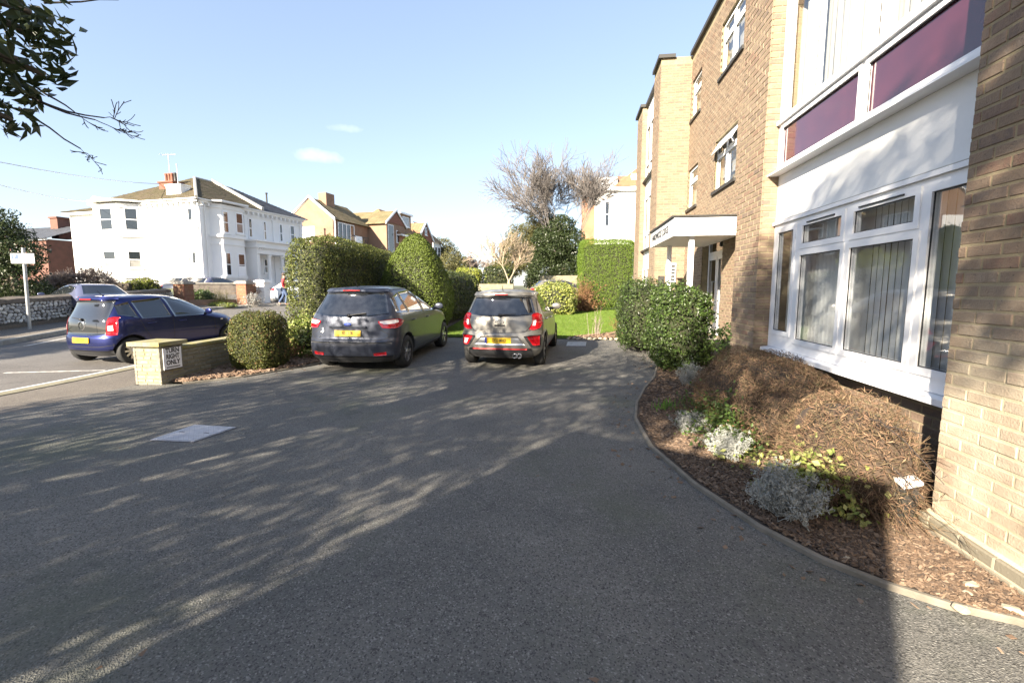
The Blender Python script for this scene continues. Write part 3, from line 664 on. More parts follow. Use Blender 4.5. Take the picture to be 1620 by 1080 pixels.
# ---- entrance: canopy, posts, door, steps
can = MB(); CX, CY0, CY1 = 2.11, 10.16, 13.0
can.box(CX + .02, XM - .01, CY0 + .02, CY1 - .02, 2.67, 2.99)
cano = can.build('canopy', M_WHITE, block)
bd = MB()
for k in range(3):
    z = 2.65 + k * .125; bd.box(CX - .01, CX + .018, CY0 - .01, CY1, z, z + .121); bd.box(CX + .02, XM - .02, CY0 - .012, CY0 + .018, z, z + .121)
bd.build('fascia_board', M_UPVC, cano)
cc = MB(); cc.box(CX - .05, XM - .012, CY0 - .05, CY1 + .03, 3.03, 3.06); cc.build('roof_edge', M_DARK, cano)
sf = MB(); sf.box(CX + .03, XM - .02, CY0 + .03, CY1 - .03, 2.655, 2.668); sf.build('soffit', M_RENDER, cano)
text_part('lettering', 'HARDWICKE LODGE', .22, (CX - .016, 11.72, 2.845), (0, -1, 0), (0, 0, 1), M_INK, cano, sx=.98, bold=.002)
for y in (10.3, 12.5):
    p = MB(); p.box(2.46, 2.56, y, y + .1, zg(y), 2.654); p.build('post', M_UPVC, block)
ent = MB(); ent.box(2.65, 3.49, 10.9, 13.6, 0, .2); ent.box(2.95, 3.485, 11.2, 13.4, .2, .37); ent.box(2.4, 2.648, 10.9, 13.6, 0, .12)
ent.build('entrance_step', M_KERB, block)
dw = window('entrance_door', 'x', 3.66, 11.52, 13.18, .39, 2.93, [(12.42, 13.1, .55, 2.35), (11.62, 12.32, .55, 2.35), (11.62, 13.1, 2.44, 2.84)], sash=.06)
hl = MB(); hl.box(3.56, 3.59, 12.45, 12.48, 1.2, 1.75); hl.box(3.58, 3.66, 12.45, 12.48, 1.2, 1.23); hl.box(3.58, 3.66, 12.45, 12.48, 1.72, 1.75); hl.build('handle', M_METAL, dw)
lob = MB(); lob.box(4.0, 4.05, 11.3, 13.4, .2, 3.0); lob.build('lobby_wall', M_DARK, block)
nb = MB(); nb.box(2.95, 3.25, YE - .06, YE - .012, 1.75, 2.35); nbo = nb.build('notice_board', M_UPVC, block)
nq = MB()
for k in range(5): nq.box(2.98, 3.22, YE - .066, YE - .061, 1.8 + k * .105, 1.87 + k * .105)
nq.build('name_plate', M_DARK, nbo)
ib = MB(); ib.box(2.72, 2.9, YE - .05, YE - .012, 1.62, 1.95); ib.build('letter_box', M_DARK, block)
dp = MB(); dp.box(XN - .09, XN - .02, YN - .1, YN - .03, 0, .0)
# blinds and curtains hang inside the flat
vb = thing('vertical_blind', 'white vertical slat blind hanging inside the big ground floor bay window', 'blind', (XB + .17, 4.8, 2.3))
rl = MB(); rl.box(XB + .15, XB + .19, YP + .1, YB - .08, 2.30, 2.335); rl.build('head_rail', M_UPVC, vb)
def slat_mesh():
    b = MB(); w, h = .089, 1.45
    for k in range(4):
        a0, a1 = -w / 2 + w * k / 4, -w / 2 + w * (k + 1) / 4
        c = lambda a: .006 * (1 - (2 * a / w) ** 2)
        b.add([(c(a0), a0, -h), (c(a1), a1, -h), (c(a1), a1, 0), (c(a0), a0, 0)], [(0, 1, 2, 3)], 0, True)
    me = bpy.data.meshes.new('slat'); me.from_pydata(b.v, [], b.f); me.materials.append(M_BLIND); return me
SLM = slat_mesh(); y = YP + .14; k = 0
while y < YB - .1:
    o = link('slat', SLM); o.parent = vb; o.matrix_parent_inverse = vb.matrix_basis.inverted()
    ang = R(rnd.gauss(-5.5, 1.4)) if y < 4.88 else R(rnd.gauss(9, 4))
    o.matrix_basis = Matrix.Translation((XB + .17, y, 2.30)) @ Matrix.Rotation(ang, 4, 'Z')
    y += .083; k += 1
def curtain(y0, y1, label):
    V = []; n = int((y1 - y0) / .012)
    for i in range(n + 1):
        yy = y0 + (y1 - y0) * i / n; xx = XB + .2 + .03 * math.sin(yy * 48) + .012 * math.sin(yy * 101 + 1)
        V += [(xx, yy, 3.62), (xx + .01 * math.sin(yy * 70), yy, 5.28)]
    F = [(2 * i, 2 * i + 2, 2 * i + 3, 2 * i + 1) for i in range(n)]
    tag(link('curtain', np_mesh('curtain', V, F, True), M_CURTAIN), label, 'curtain', 'curtains of the first floor bay')
curtain(4.70, 5.80, 'white net curtain behind the middle light of the first floor bay window')
curtain(5.805, 6.52, 'cream curtain behind the narrow end light of the first floor bay window')
curtain(3.10, 4.70, 'pale net curtain behind the wide light above the larger purple panel')
# ---------------------------------------------------------------- houses across the street
class Fr:
    """local frame of a facade: u along, w outwards, z up"""
    def __init__(s, C, d, flip=1): s.C = Vector((C[0], C[1], 0)); s.d = Vector((d[0], d[1], 0)).normalized(); s.n = Vector((s.d.y, -s.d.x, 0)) * flip
    def p(s, u, w, z): return s.C + s.d * u + s.n * w + Vector((0, 0, z))
    def box(s, b, u0, u1, w0, w1, z0, z1, m=0): b.obox(s.p(u0, w0, z0), s.d * (u1 - u0), s.n * (w1 - w0), Vector((0, 0, z1 - z0)), m)
def sash(fr, parent, u0, u1, z0, z1, w=.0, bars=1, sill=True, pane=None, frame=.07, name='window', lower=None):
    """a sash window set in a wall face at w: frame ring, meeting rail, two panes, projecting sill"""
    b = MB(); f = frame
    for a, c, d, e in ((u0, u0 + f, z0, z1), (u1 - f, u1, z0, z1), (u0 + f, u1 - f, z0, z0 + f), (u0 + f, u1 - f, z1 - f, z1)): fr.box(b, a, c, w - .02, w + .03, d, e)
    zm = z0 + (z1 - z0) * .48
    if bars: fr.box(b, u0 + f, u1 - f, w - .02, w + .028, zm - .03, zm + .03)
    o = b.build(name, M_UPVC, parent)
    for d, e in (((z0 + f, zm - .03), (zm + .03, z1 - f)) if bars else ((z0 + f, z1 - f),)):
        q = MB(); fr.box(q, u0 + f, u1 - f, w - .03, w + .008, d, e); q.build('pane', pane or (M_PANE2 if d < zm - .2 and rnd.random() < .45 else M_PANE), o)
    if sill:
        s = MB(); fr.box(s, u0 - .08, u1 + .08, w - .02, w + .09, z0 - .10, z0 - .003); s.build('sill', M_WHITE, o)
    return o
C0 = (-24.2, 28.0); A0 = R(8)
dR, dL = (math.sin(A0), math.cos(A0)), (-math.cos(A0), math.sin(A0))
FR_, FL_ = Fr(C0, dR, 1), Fr(C0, dL, -1)                 # street front, and the sunny south front
villa = thing('white_villa', 'large white stucco villa with mossy hipped roof and green front door across the street', 'house', (C0[0], C0[1], 1.7))
ZC = 7.35; LR, LL, LW = 9.75, 9.2, 13.3
b = MB()
FR_.box(b, 0, LR, -9.2, 0, 1.0, ZC)
FL_.box(b, LL, LW, -6.5, -1.0, 1.0, 7.15)
b.build('wall', M_WHITE, villa)
# canted bays: street front (two storeys) and south front
def canted(fr, u0, u1, proj, z0, z1, cut, name, m, parent):
    b = MB(); P_ = [fr.p(u0, -.05, 0), fr.p(u0 + cut, proj, 0), fr.p(u1 - cut, proj, 0), fr.p(u1, -.05, 0)]
    b.prism([(p.x, p.y) for p in P_], z0, z1); return b.build(name, m, parent), P_
for fr, u0, u1, cut, pj in ((FR_, .78, 3.35, .42, .62), (FL_, 4.55, 8.75, 1.15, .95)):
    canted(fr, u0, u1, pj, 1.0, ZC - .12, cut, 'bay', M_WHITE, villa)
    for z0, z1, e in ((5.02, 5.2, .12), (4.55, 4.66, .05), (2.28, 2.42, .08), (6.95, 7.06, .06)):
        canted(fr, u0 - e, u1 + e, pj + e, z0, z1, cut, 'moulding', M_WHITE, villa)
# cornice, band courses, brackets
for fr, L_, wl_ in ((FR_, LR, 0), (FL_, LL, 0)):
    b = MB(); fr.box(b, -.3, L_ + .1, 0.002, .32, ZC - .02, ZC + .08); fr.box(b, -.18, L_, .002, .18, ZC - .16, ZC - .022); fr.box(b, -.05, L_, .002, .06, ZC - .5, ZC - .42)
    b.build('cornice', M_WHITE, villa)
    u = .15
    while u < L_ - .1: b = MB(); fr.box(b, u, u + .12, .003, .22, ZC - .36, ZC - .162); u += .46; b.build('bracket', M_WHITE, villa)
for u0, u1, pj in ((.55, 3.6, .62), (4.3, 9.0, .95)):
    fr = FR_ if pj < .7 else FL_; cut = .42 if pj < .7 else 1.15
    canted(fr, u0, u1, pj + .34, ZC - .02, ZC + .085, cut, 'cornice', M_WHITE, villa)
for fr, us in ((FR_, (.02, 3.62, 6.35, 9.4)), (FL_, (.05, 3.9, 8.95))):
    for u in us:
        b = MB(); fr.box(b, u, u + .26, .002, .07, 1.0, ZC - .5); fr.box(b, u - .04, u + .30, .002, .1, ZC - .62, ZC - .502); b.build('pilaster', M_WHITE, villa)
# street front windows
sash(FR_, villa, 1.26, 1.72, 5.33, 6.8, .625); sash(FR_, villa, 2.3, 2.92, 5.42, 6.84, .625)
bq = MB()
for (u0, u1, z0, z1) in ((4.0, 4.36, 5.32, 6.74), (5.42, 5.72, 5.28, 6.70), (7.05, 7.4, 5.30, 6.72), (8.25, 8.75, 5.33, 6.75)): sash(FR_, villa, u0, u1, z0, z1, .01)
sash(FR_, villa, 1.26, 1.72, 2.46, 4.04, .625); sash(FR_, villa, 2.28, 2.9, 2.49, 4.03, .625)
nt = MB(); FR_.box(nt, 2.36, 2.84, .64, .655, 2.55, 3.15); nt.build('white_shutter', M_UPVC, villa)
sash(FR_, villa, 5.28, 5.76, 2.77, 3.85, .01); sash(FR_, villa, 7.07, 7.5, 2.55, 4.04, .01)
# columned porch
b = MB(); FR_.box(b, 3.62, 9.2, .002, 1.05, 4.12, 4.55); FR_.box(b, 3.52, 9.3, .002, 1.17, 4.552, 4.68); FR_.box(b, 3.66, 9.15, .002, 1.0, 4.682, 5.0); FR_.box(b, 3.5, 9.35, .002, 1.22, 5.002, 5.1)
porch = b.build('porch', M_WHITE, villa)
b = MB(); u = 3.6
while u < 9.2: b = MB(); FR_.box(b, u, u + .09, 1.052, 1.14, 4.44, 4.548); u += .2; b.build('dentil', M_WHITE, porch)
for u in (4.9, 6.25, 7.7, 8.95):
    b = MB(); p = FR_.p(u, .85, 0); b.lathe([(.0, 1.7), (.19, 1.7), (.19, 1.85), (.155, 1.95), (.15, 2.6), (.13, 3.85), (.14, 3.9), (.19, 3.98), (.19, 4.118), (0, 4.118)], 16, 'z', (p.x, p.y, 0)); b.build('column', M_WHITE, villa)
b = MB(); FR_.box(b, 3.63, 3.9, .003, .98, 1.7, 4.118); b.build('porch_pier', M_WHITE, villa)
b = MB(); FR_.box(b, 4.02, 4.46, .005, .05, 2.0, 3.36); dg = b.build('front_door', M_GREEND, villa)
b = MB()
for a, c in ((2.1, 2.6), (2.72, 3.26)):
    FR_.box(b, 4.08, 4.21, .05, .06, a, c); FR_.box(b, 4.27, 4.40, .05, .06, a, c)
b.build('door_panel', M_GREEND, dg)
b = MB(); FR_.box(b, 4.02, 4.46, .003, .02, 3.45, 3.95); b.build('fanlight', M_PANE, villa)
b = MB()
for a, c, d, e in ((3.95, 4.015, 2.0, 4.02), (4.465, 4.53, 2.0, 4.02), (4.015, 4.465, 3.362, 3.448), (4.015, 4.465, 3.952, 4.02)): FR_.box(b, a, c, .004, .06, d, e)
b.build('door_frame', M_UPVC, villa)
b = MB(); FR_.box(b, 3.9, 9.0, .002, 1.3, 1.5, 1.98); b.build('porch_step', M_WHITE, villa)
# south front windows
sash(FL_, villa, .42, .86, 5.31, 6.82, .01); sash(FL_, villa, .37, .76, 2.46, 4.02, .01)
sash(FL_, villa, 7.05, 7.6, 5.47, 7.0, .80, bars=1)
for z0, z1 in ((5.45, 6.95), (2.96, 4.12)):
    P_ = [FL_.p(4.55, -.05, 0), FL_.p(5.7, .95, 0)]; dd = (P_[1] - P_[0]); fr = Fr((P_[0].x, P_[0].y), (dd.x, dd.y), -1)
    L_ = dd.length; sash(fr, villa, L_ * .28, L_ * .78, z0, z1, .01)
    sash(FL_, villa, 6.15, 7.3, z0 if z0 > 4 else 3.0, z1, .96)
for ch in list(villa.children):
    pass
FW = Fr(FL_.p(0, -1.0, 0).to_tuple()[:2], dL, -1)
sash(FW, villa, 9.8, 10.4, 4.85, 5.85, .01)
pp = MB(); p = FL_.p(1.02, .07, 0); pp.tube([(p.x, p.y, 1.2), (p.x, p.y, 7.1)], .05, 8); p = FR_.p(.42, .09, 0); pp.tube([(p.x, p.y, 1.2), (p.x, p.y, 7.1)], .04, 8); pp.build('drain_pipe', M_WHITE, villa)
# ---- roofs: tiled slopes are rows of thin slabs laid up the slope
def slope(parent, name, e0, e1, r0, r1, m, rows, cols, tname='tile_course', thick=.03):
    """tiles between the eaves line e0-e1 and the ridge line r0-r1; each tile its own raised piece, joined"""
    e0, e1, r0, r1 = map(Vector, (e0, e1, r0, r1)); n = (e1 - e0).cross(r0 - e0)
    if n.length < 1e-6: n = (e1 - e0).cross(r1 - e0)
    n.normalize()
    if n.z < 0: n = -n
    V = []; F = []
    V += [e0 - n * .02, e1 - n * .02, r1 - n * .02, r0 - n * .02]; F.append((0, 1, 2, 3))
    for i in range(rows):
        ta, tb = i / rows, min(1, (i + 1.15) / rows)
        la, lb = e0.lerp(r0, ta), e1.lerp(r1, ta); ua, ub = e0.lerp(r0, tb), e1.lerp(r1, tb)
        wid = (lb - la).length; w0 = (e1 - e0).length; c = max(1, int(round(cols * wid / w0)))
        for j in range(c):
            s0, s1 = j / c, (j + .96) / c
            h = thick * (1 + rnd.uniform(-.3, .3)); k = len(V)
            V += [la.lerp(lb, s0) + n * h, la.lerp(lb, s1) + n * h, ua.lerp(ub, s1) + n * .004, ua.lerp(ub, s0) + n * .004, la.lerp(lb, s0) - n * .01, la.lerp(lb, s1) - n * .01]
            F += [(k, k + 1, k + 2, k + 3), (k + 4, k + 5, k + 1, k)]
    return link(name, np_mesh(name, V, F), m, parent)
def ridge_line(parent, pts, r, m, name='ridge_tile'):
    b = MB(); b.tube(pts, r, 6, cap=True, smooth=False); return b.build(name, m, parent)
ov = .34
P = lambda u, w, z: FR_.p(u, w, z)
mid = 5.15
ap0, ap1 = P(3.6, -4.2, 9.75), P(mid, -4.2, 9.75)
# near house of the pair: mossy hip
ex = [P(-ov, ov, ZC + .08), P(mid, ov, ZC + .08), P(-ov, -9.3, ZC + .08), P(mid, -9.3, ZC + .08)]
rf = slope(villa, 'roof', ex[0], ex[1], ap0, ap1, M_MOSS, 22, 30)
slope(villa, 'roof', ex[2], ex[0], ap0, ap0, M_MOSS, 22, 46)
slope(villa, 'roof', ex[3], ex[2], ap1, ap0, M_MOSS, 14, 30)
ridge_line(villa, [ex[0], ap0, ap1], .10, M_LEAD)
b = MB(); b.obox(P(mid - .12, ov, ZC + .05), P(mid + .12, ov, 0) - P(mid - .12, ov, 0), ap1 - P(mid, ov, ZC + .08), Vector((0, 0, .26))); b.build('party_wall_coping', M_LEAD, villa)
# far house: slate hip
ex2 = [P(mid + .1, ov, ZC + .08), P(LR + ov, ov, ZC + .08), P(LR + ov, -9.3, ZC + .08)]
bp0, bp1 = P(mid + .1, -4.2, 9.7), P(6.6, -4.2, 9.7)
slope(villa, 'roof', ex2[0], ex2[1], bp0, bp1, M_SLATE, 22, 26)
slope(villa, 'roof', ex2[1], ex2[2], bp1, bp1, M_SLATE, 22, 40)
b = MB(); b.add([P(mid, -9.2, ZC), P(LR, -9.2, ZC), bp1, ap1], [(0, 1, 2, 3)]); b.build('back_slope', M_SLATE, villa)
# bay roof and west wing roof
q0, q1, q2 = FL_.p(LL + .05, -.65, 7.2), FL_.p(LW + .35, -.65, 7.2), FL_.p(LW + .35, -6.5, 7.2)
wq = FL_.p(LL + .4, -3.6, 8.3)
slope(villa, 'roof', q0, q1, FL_.p(LL, -3.6, 8.3), wq, M_MOSS, 9, 18); slope(villa, 'roof', q1, q2, wq, wq, M_MOSS, 9, 22)
b = MB(); FL_.box(b, LL, LW + .3, -.998, -.7, 6.98, 7.14); b.build('cornice', M_WHITE, villa)
gp = MB(); gp.ext([FL_.p(8.1, .2, ZC + .09), FL_.p(9.6, .2, ZC + .09), FL_.p(8.9, .2, ZC + .62)], FL_.n * -2.2); gp.build('gablet', M_WHITE, villa)
# chimneys
ch = MB(); FL_.box(ch, 3.75, 4.95, -2.3, -1.5, 7.6, 8.25); cst = ch.build('chimney', M_WHITE, villa)
ch = MB(); FL_.box(ch, 3.72, 4.98, -2.33, -1.47, 8.252, 8.95); FL_.box(ch, 3.64, 5.06, -2.4, -1.4, 8.952, 9.05); ch.build('brick_stack', M_REDB, cst)
for i, u in enumerate((3.95, 4.25, 4.5, 4.78)):
    p = FL_.p(u, -1.9, 0); c = MB(); c.lathe([(.0, 9.05), (.13, 9.05), (.11, 9.12), (.10, 9.55), (.13, 9.6), (.13, 9.68), (.0, 9.66)], 12, 'z', (p.x, p.y, 0)); c.build('chimney_pot', M_TERRA if i else M_DARK, cst)
ch = MB(); FL_.box(ch, 1.65, 2.9, -1.0, -.3, 7.45, 8.4); FL_.box(ch, 1.6, 2.95, -1.05, -.25, 8.402, 8.48); ch.build('chimney', M_WHITE, villa)
ae = MB(); p = FL_.p(4.45, -1.9, 0); ae.tube([(p.x, p.y, 9.0), (p.x, p.y, 11.0)], .022, 5)
for k in range(7): ae.obox((p.x - .5 + k * .15, p.y - .18, 10.95), (.015, 0, 0), (0, .36, 0), (0, 0, .015))
ae.obox((p.x - .5, p.y, 10.94), (1.05, 0, 0), (0, .02, 0), (0, 0, .02)); ae.build('tv_aerial', M_METAL, villa)
ae = MB(); p = FL_.p(3.4, -1.6, 0); ae.tube([(p.x, p.y, 8.2), (p.x, p.y, 10.2)], .03, 5); ae.build('flue', M_METAL, villa)
ae = MB(); p = P(9.2, -3.0, 0); ae.tube([(p.x, p.y, 8.3), (p.x, p.y, 9.6)], .07, 8); ae.tube([(p.x, p.y, 9.6), (p.x, p.y, 9.68)], .11, 8); ae.build('flue', M_DARK, villa)

# ---- tan brick house with the balcony
C1 = on_Y(528, 386, 42); C1 = (C1.x, C1.y)
F1R, F1L = Fr(C1, dR, 1), Fr(C1, dL, -1)
hx = lambda x, y: on_plane(x, y, C1, dR); hl_ = lambda x, y: on_plane(x, y, C1, dL)
ha = thing('brick_house', 'tan brick house with white edged gable and small balcony behind the clipped hedge', 'house', (C1[0], C1[1], 1.3))
ze = hx(528, 347)[1]; gl = hl_(455, 337)[0]; zr = hl_(480, 318)[1] + .2; lr = hx(582, 355)[0]; l2 = hx(613, 361)[0]
b = MB(); b.ext([F1L.p(0, 0, .8), F1L.p(gl, 0, .8), F1L.p(gl, 0, ze), F1L.p(gl / 2, 0, zr), F1L.p(0, 0, ze)], F1L.n * -lr); b.build('wall', M_TANB, ha)
b = MB()
for z in (zr,): pass
for a, c, sg in ((0, gl / 2, 1), (gl, gl / 2, -1)):
    p0, p1 = F1L.p(a - .25 * sg, .06, ze - .12), F1L.p(c, .06, zr + .05); b.obox(p0, p1 - p0, F1L.n * -.12, Vector((0, 0, .26)))
b.build('verge_board', M_UPVC, ha)
slope(ha, 'roof', F1L.p(-.3, .12, ze - .02), F1L.p(-.3, -lr, ze - .02), F1L.p(gl / 2, .12, zr + .12), F1L.p(gl / 2, -lr, zr + .12), M_TANTILE, 18, 26)
slope(ha, 'roof', F1L.p(gl + .3, -lr, ze - .02), F1L.p(gl + .3, .12, ze - .02), F1L.p(gl / 2, -lr, zr + .12), F1L.p(gl / 2, .12, zr + .12), M_TANTILE, 18, 26)
b = MB(); p0 = F1L.p(gl * .36, -1.6, ze + .3); b.obox(p0, F1L.d * .9, F1L.n * -1.3, Vector((0, 0, zr - ze + .55))); b.build('chimney', M_TANB, ha)
b = MB(); F1L.box(b, gl - 3.0, gl - 1.2, .0, .03, ze - 2.0, ze - .6); b.build('white_panel', M_UPVC, ha)
# street front: recessed glazing with balcony
u0, u1 = hx(534, 350)[0], hx(559, 352)[0]
b = MB(); F1R.box(b, u0, u1, .004, .03, ze - 2.3, ze - .15); gz = b.build('glazing', M_PANE, ha)
b = MB(); n = 4
for k in range(n + 1): uu = u0 + (u1 - u0) * k / n; F1R.box(b, uu - .05, uu + .05, .03, .07, ze - 2.3, ze - .15)
F1R.box(b, u0, u1, .03, .066, ze - .25, ze - .15); b.build('glazing_bar', M_UPVC, gz)
b = MB(); F1R.box(b, u0 + .3, u1 + .6, .005, 1.3, ze - 2.62, ze - 2.45); bal = b.build('balcony', M_LEAD, ha)
b = MB(); F1R.box(b, u0 + .3, u1 + .6, 1.22, 1.28, ze - 1.45, ze - 1.38)
uu = u0 + .4
while uu < u1 + .6: F1R.box(b, uu, uu + .05, 1.23, 1.27, ze - 2.45, ze - 1.45); uu += .28
b.build('railing', M_DARK, bal)
b = MB(); F1R.box(b, u0 + .9, u0 + 2.0, 1.29, 1.32, ze - 2.45, ze - 1.4); b.build('privacy_screen', M_UPVC, bal)
b = MB(); p = F1R.p(.15, .12, 0); b.tube([(p.x, p.y, 1), (p.x, p.y, ze)], .07, 6); b.build('drain_pipe', M_UPVC, ha)
# front gable wing
zg2 = hx(599, 337)[1]; ze2 = hx(613, 361)[1]
b = MB(); pw = 2.2
b.ext([F1R.p(lr, pw, .8), F1R.p(l2, pw, .8), F1R.p(l2, pw, ze2), F1R.p((lr + l2) / 2, pw, zg2), F1R.p(lr, pw, ze2)], F1R.n * -8); b.build('wing_wall', M_TANB, ha)
b = MB(); b.ext([F1R.p(lr + .1, pw + .01, ze2 + .1), F1R.p(l2 - .1, pw + .01, ze2 + .1), F1R.p((lr + l2) / 2, pw + .01, zg2 - .12)], F1R.n * .06); b.build('hung_tiles', M_REDB, ha)
b = MB()
for a, sg in ((lr, 1), (l2, -1)):
    p0, p1 = F1R.p(a - .3 * sg, pw + .08, ze2 - .15), F1R.p((lr + l2) / 2, pw + .08, zg2 + .06); b.obox(p0, p1 - p0, F1R.n * .08, Vector((0, 0, .24)))
b.build('verge_board', M_UPVC, ha)
for a, sg in ((lr, 1), (l2, -1)):
    e0, e1 = F1R.p(a - .3 * sg, pw + .12, ze2 - .1), F1R.p(a - .3 * sg, -6, ze2 - .1); r0, r1 = F1R.p((lr + l2) / 2, pw + .12, zg2 + .12), F1R.p((lr + l2) / 2, -6, zg2 + .12)
    slope(ha, 'roof', e0, e1, r0, r1, M_TANTILE, 14, 24)
FW1 = Fr(F1R.p(0, pw, 0).to_tuple()[:2], dR, 1)
wl2 = l2 - lr
sash(FW1, ha, lr + wl2 * .06, lr + wl2 * .36, ze2 - 3.6, ze2 - .1, .01, bars=0, name='stair_window')
for k in range(3): sash(FW1, ha, lr + wl2 * (.5 + .15 * k), lr + wl2 * (.645 + .15 * k), ze2 - 1.9, ze2 - .55, .01, bars=0, sill=k == 1)
# ---- big hipped house with orange tiles and a dormer
C2 = on_Y(632, 372, 50); C2 = (C2.x, C2.y); F2R, F2L = Fr(C2, dR, 1), Fr(C2, dL, -1)
h2 = lambda x, y: on_plane(x, y, C2, dR); h2l = lambda x, y: on_plane(x, y, C2, dL)
hb = thing('tiled_house', 'house with a big steep orange tiled hipped roof and flat topped dormer, third along', 'house', (C2[0], C2[1], 1.4))
ze = h2(632, 371)[1]; ll = 7.5; lr2 = h2(662, 376)[0]
b = MB(); F2R.box(b, 0, lr2, -ll, 0, .8, ze); b.build('wall', M_ORANGEB, hb)
b = MB(); F2R.box(b, -.4, lr2, .0, .42, ze - .14, ze + .02); F2L.box(b, -.42, ll, .001, .4, ze - .14, ze + .02); b.build('gutter', M_UPVC, hb)
apx = F2R.p(lr2 * .45, -3.8, h2(606, 328)[1] + .9)
slope(hb, 'roof', F2R.p(-.4, .4, ze), F2R.p(lr2, .4, ze), apx, F2R.p(lr2, -3.8, apx.z), M_TILE, 20, 18); slope(hb, 'roof', F2R.p(-.4, -ll, ze), F2R.p(-.4, .4, ze), apx, apx, M_TILE, 20, 18)
b = MB(); F2R.box(b, lr2 * .3, lr2 * .85, -3.0, -.6, ze + .6, ze + 2.5); dm = b.build('dormer', M_TILE, hb)
b = MB(); F2R.box(b, lr2 * .25, lr2 * .9, -3.2, -.4, ze + 2.502, ze + 2.7); b.build('dormer_roof', M_UPVC, dm)
fd = Fr(F2R.p(0, -.6, 0).to_tuple()[:2], dR, 1); sash(fd, dm, lr2 * .4, lr2 * .75, ze + 1.2, ze + 2.3, .01, bars=0)
# ---- red gabled house
C3 = on_Y(663, 378, 57); C3 = (C3.x, C3.y); F3R, F3L = Fr(C3, dR, 1), Fr(C3, dL, -1)
h3 = lambda x, y: on_plane(x, y, C3, dR)
hc = thing('red_gabled_house', 'red tile hung house with a tall gable beside the cone shaped bush top', 'house', (C3[0], C3[1], 1.5))
ze, zp, lr3 = h3(663, 377)[1], h3(671, 353)[1], h3(684, 381)[0]
b = MB(); b.ext([F3R.p(0, 0, .8), F3R.p(lr3, 0, .8), F3R.p(lr3, 0, ze), F3R.p(lr3 / 2, 0, zp), F3R.p(0, 0, ze)], F3R.n * -8); b.build('wall', M_REDB, hc)
b = MB()
for a, sg in ((0, 1), (lr3, -1)):
    p0, p1 = F3R.p(a - .3 * sg, .02, ze - .2), F3R.p(lr3 / 2, .02, zp + .05); b.obox(p0, p1 - p0, F3R.n * .14, Vector((0, 0, .26)))
b.build('verge_board', M_UPVC, hc)
for a, sg in ((0, 1), (lr3, -1)):
    slope(hc, 'roof', F3R.p(a - .3 * sg, .15, ze - .1), F3R.p(a - .3 * sg, -8, ze - .1), F3R.p(lr3 / 2, .15, zp + .12), F3R.p(lr3 / 2, -8, zp + .12), M_TILE, 14, 20)
sash(F3R, hc, lr3 * .15, lr3 * .4, ze - 2.6, ze - .7, .01); sash(F3R, hc, lr3 * .6, lr3 * .85, ze - 2.6, ze - .7, .01); sash(F3R, hc, lr3 * .42, lr3 * .58, ze + .6, ze + 1.6, .01)
C4 = on_Y(685, 382, 66); C4 = (C4.x, C4.y); F4 = Fr(C4, dR, 1)
hd_ = thing('bay_house', 'small far house with white bay and dark roof at the end of the street', 'house', (C4[0], C4[1], 1.6))
h4 = lambda x, y: on_plane(x, y, C4, dR); l4, z4 = h4(697, 384)[0], h4(685, 383)[1]
b = MB(); F4.box(b, 0, l4, -6, 0, .8, z4); b.build('wall', M_WHITE, hd_)
slope(hd_, 'roof', F4.p(-.3, .3, z4), F4.p(l4 + .3, .3, z4), F4.p(-.3, -3, z4 + 3), F4.p(l4 - 1.5, -3, z4 + 3), M_MOSS, 10, 10); b = MB(); b.ext([F4.p(l4 + .3, .3, z4), F4.p(l4 + .3, -6, z4), F4.p(l4 - 1.5, -3, z4 + 3)], Vector((.05, 0, .02))); b.build('hip', M_SLATE, hd_)
sash(F4, hd_, l4 * .2, l4 * .5, z4 - 2.2, z4 - .6, .01); sash(F4, hd_, l4 * .6, l4 * .9, z4 - 2.2, z4 - .6, .01)
# ---- slate roofed house far left
C5 = on_Y(60, 400, 36); F5 = Fr((C5.x - 1, C5.y), dL, -1)
he = thing('slate_roofed_house', 'dark slate roofed brick house half hidden behind trees at the far left', 'house', (C5.x, C5.y, 1.6))
z5 = on_Y(60, 379, 36).z; u9 = -2.4
b = MB(); F5.box(b, u9, 9, -6, 0, 1, z5); b.build('wall', mat('dark_brick', (.16, .075, .055), .9, (.12, .06, .045), 2), he)
b = MB(); F5.box(b, u9 - .2, 9, .0, .2, z5 - .1, z5 + .06); b.build('gutter', M_UPVC, he)
slope(he, 'roof', F5.p(u9 - .3, .3, z5), F5.p(9, .3, z5), F5.p(u9 - .3, -4, z5 + 1.7), F5.p(9, -4, z5 + 1.7), M_SLATE, 14, 40)
b = MB(); F5.box(b, 1.3, 2.3, -4.4, -3.2, z5 + .5, on_Y(88, 344, 39).z); F5.box(b, 1.2, 2.4, -4.5, -3.1, on_Y(88, 344, 39).z, on_Y(88, 344, 39).z + .15); b.build('chimney', MATS['dark_brick'], he)
sash(F5, he, 1.2, 2.1, z5 - 1.8, z5 - .6, .01)
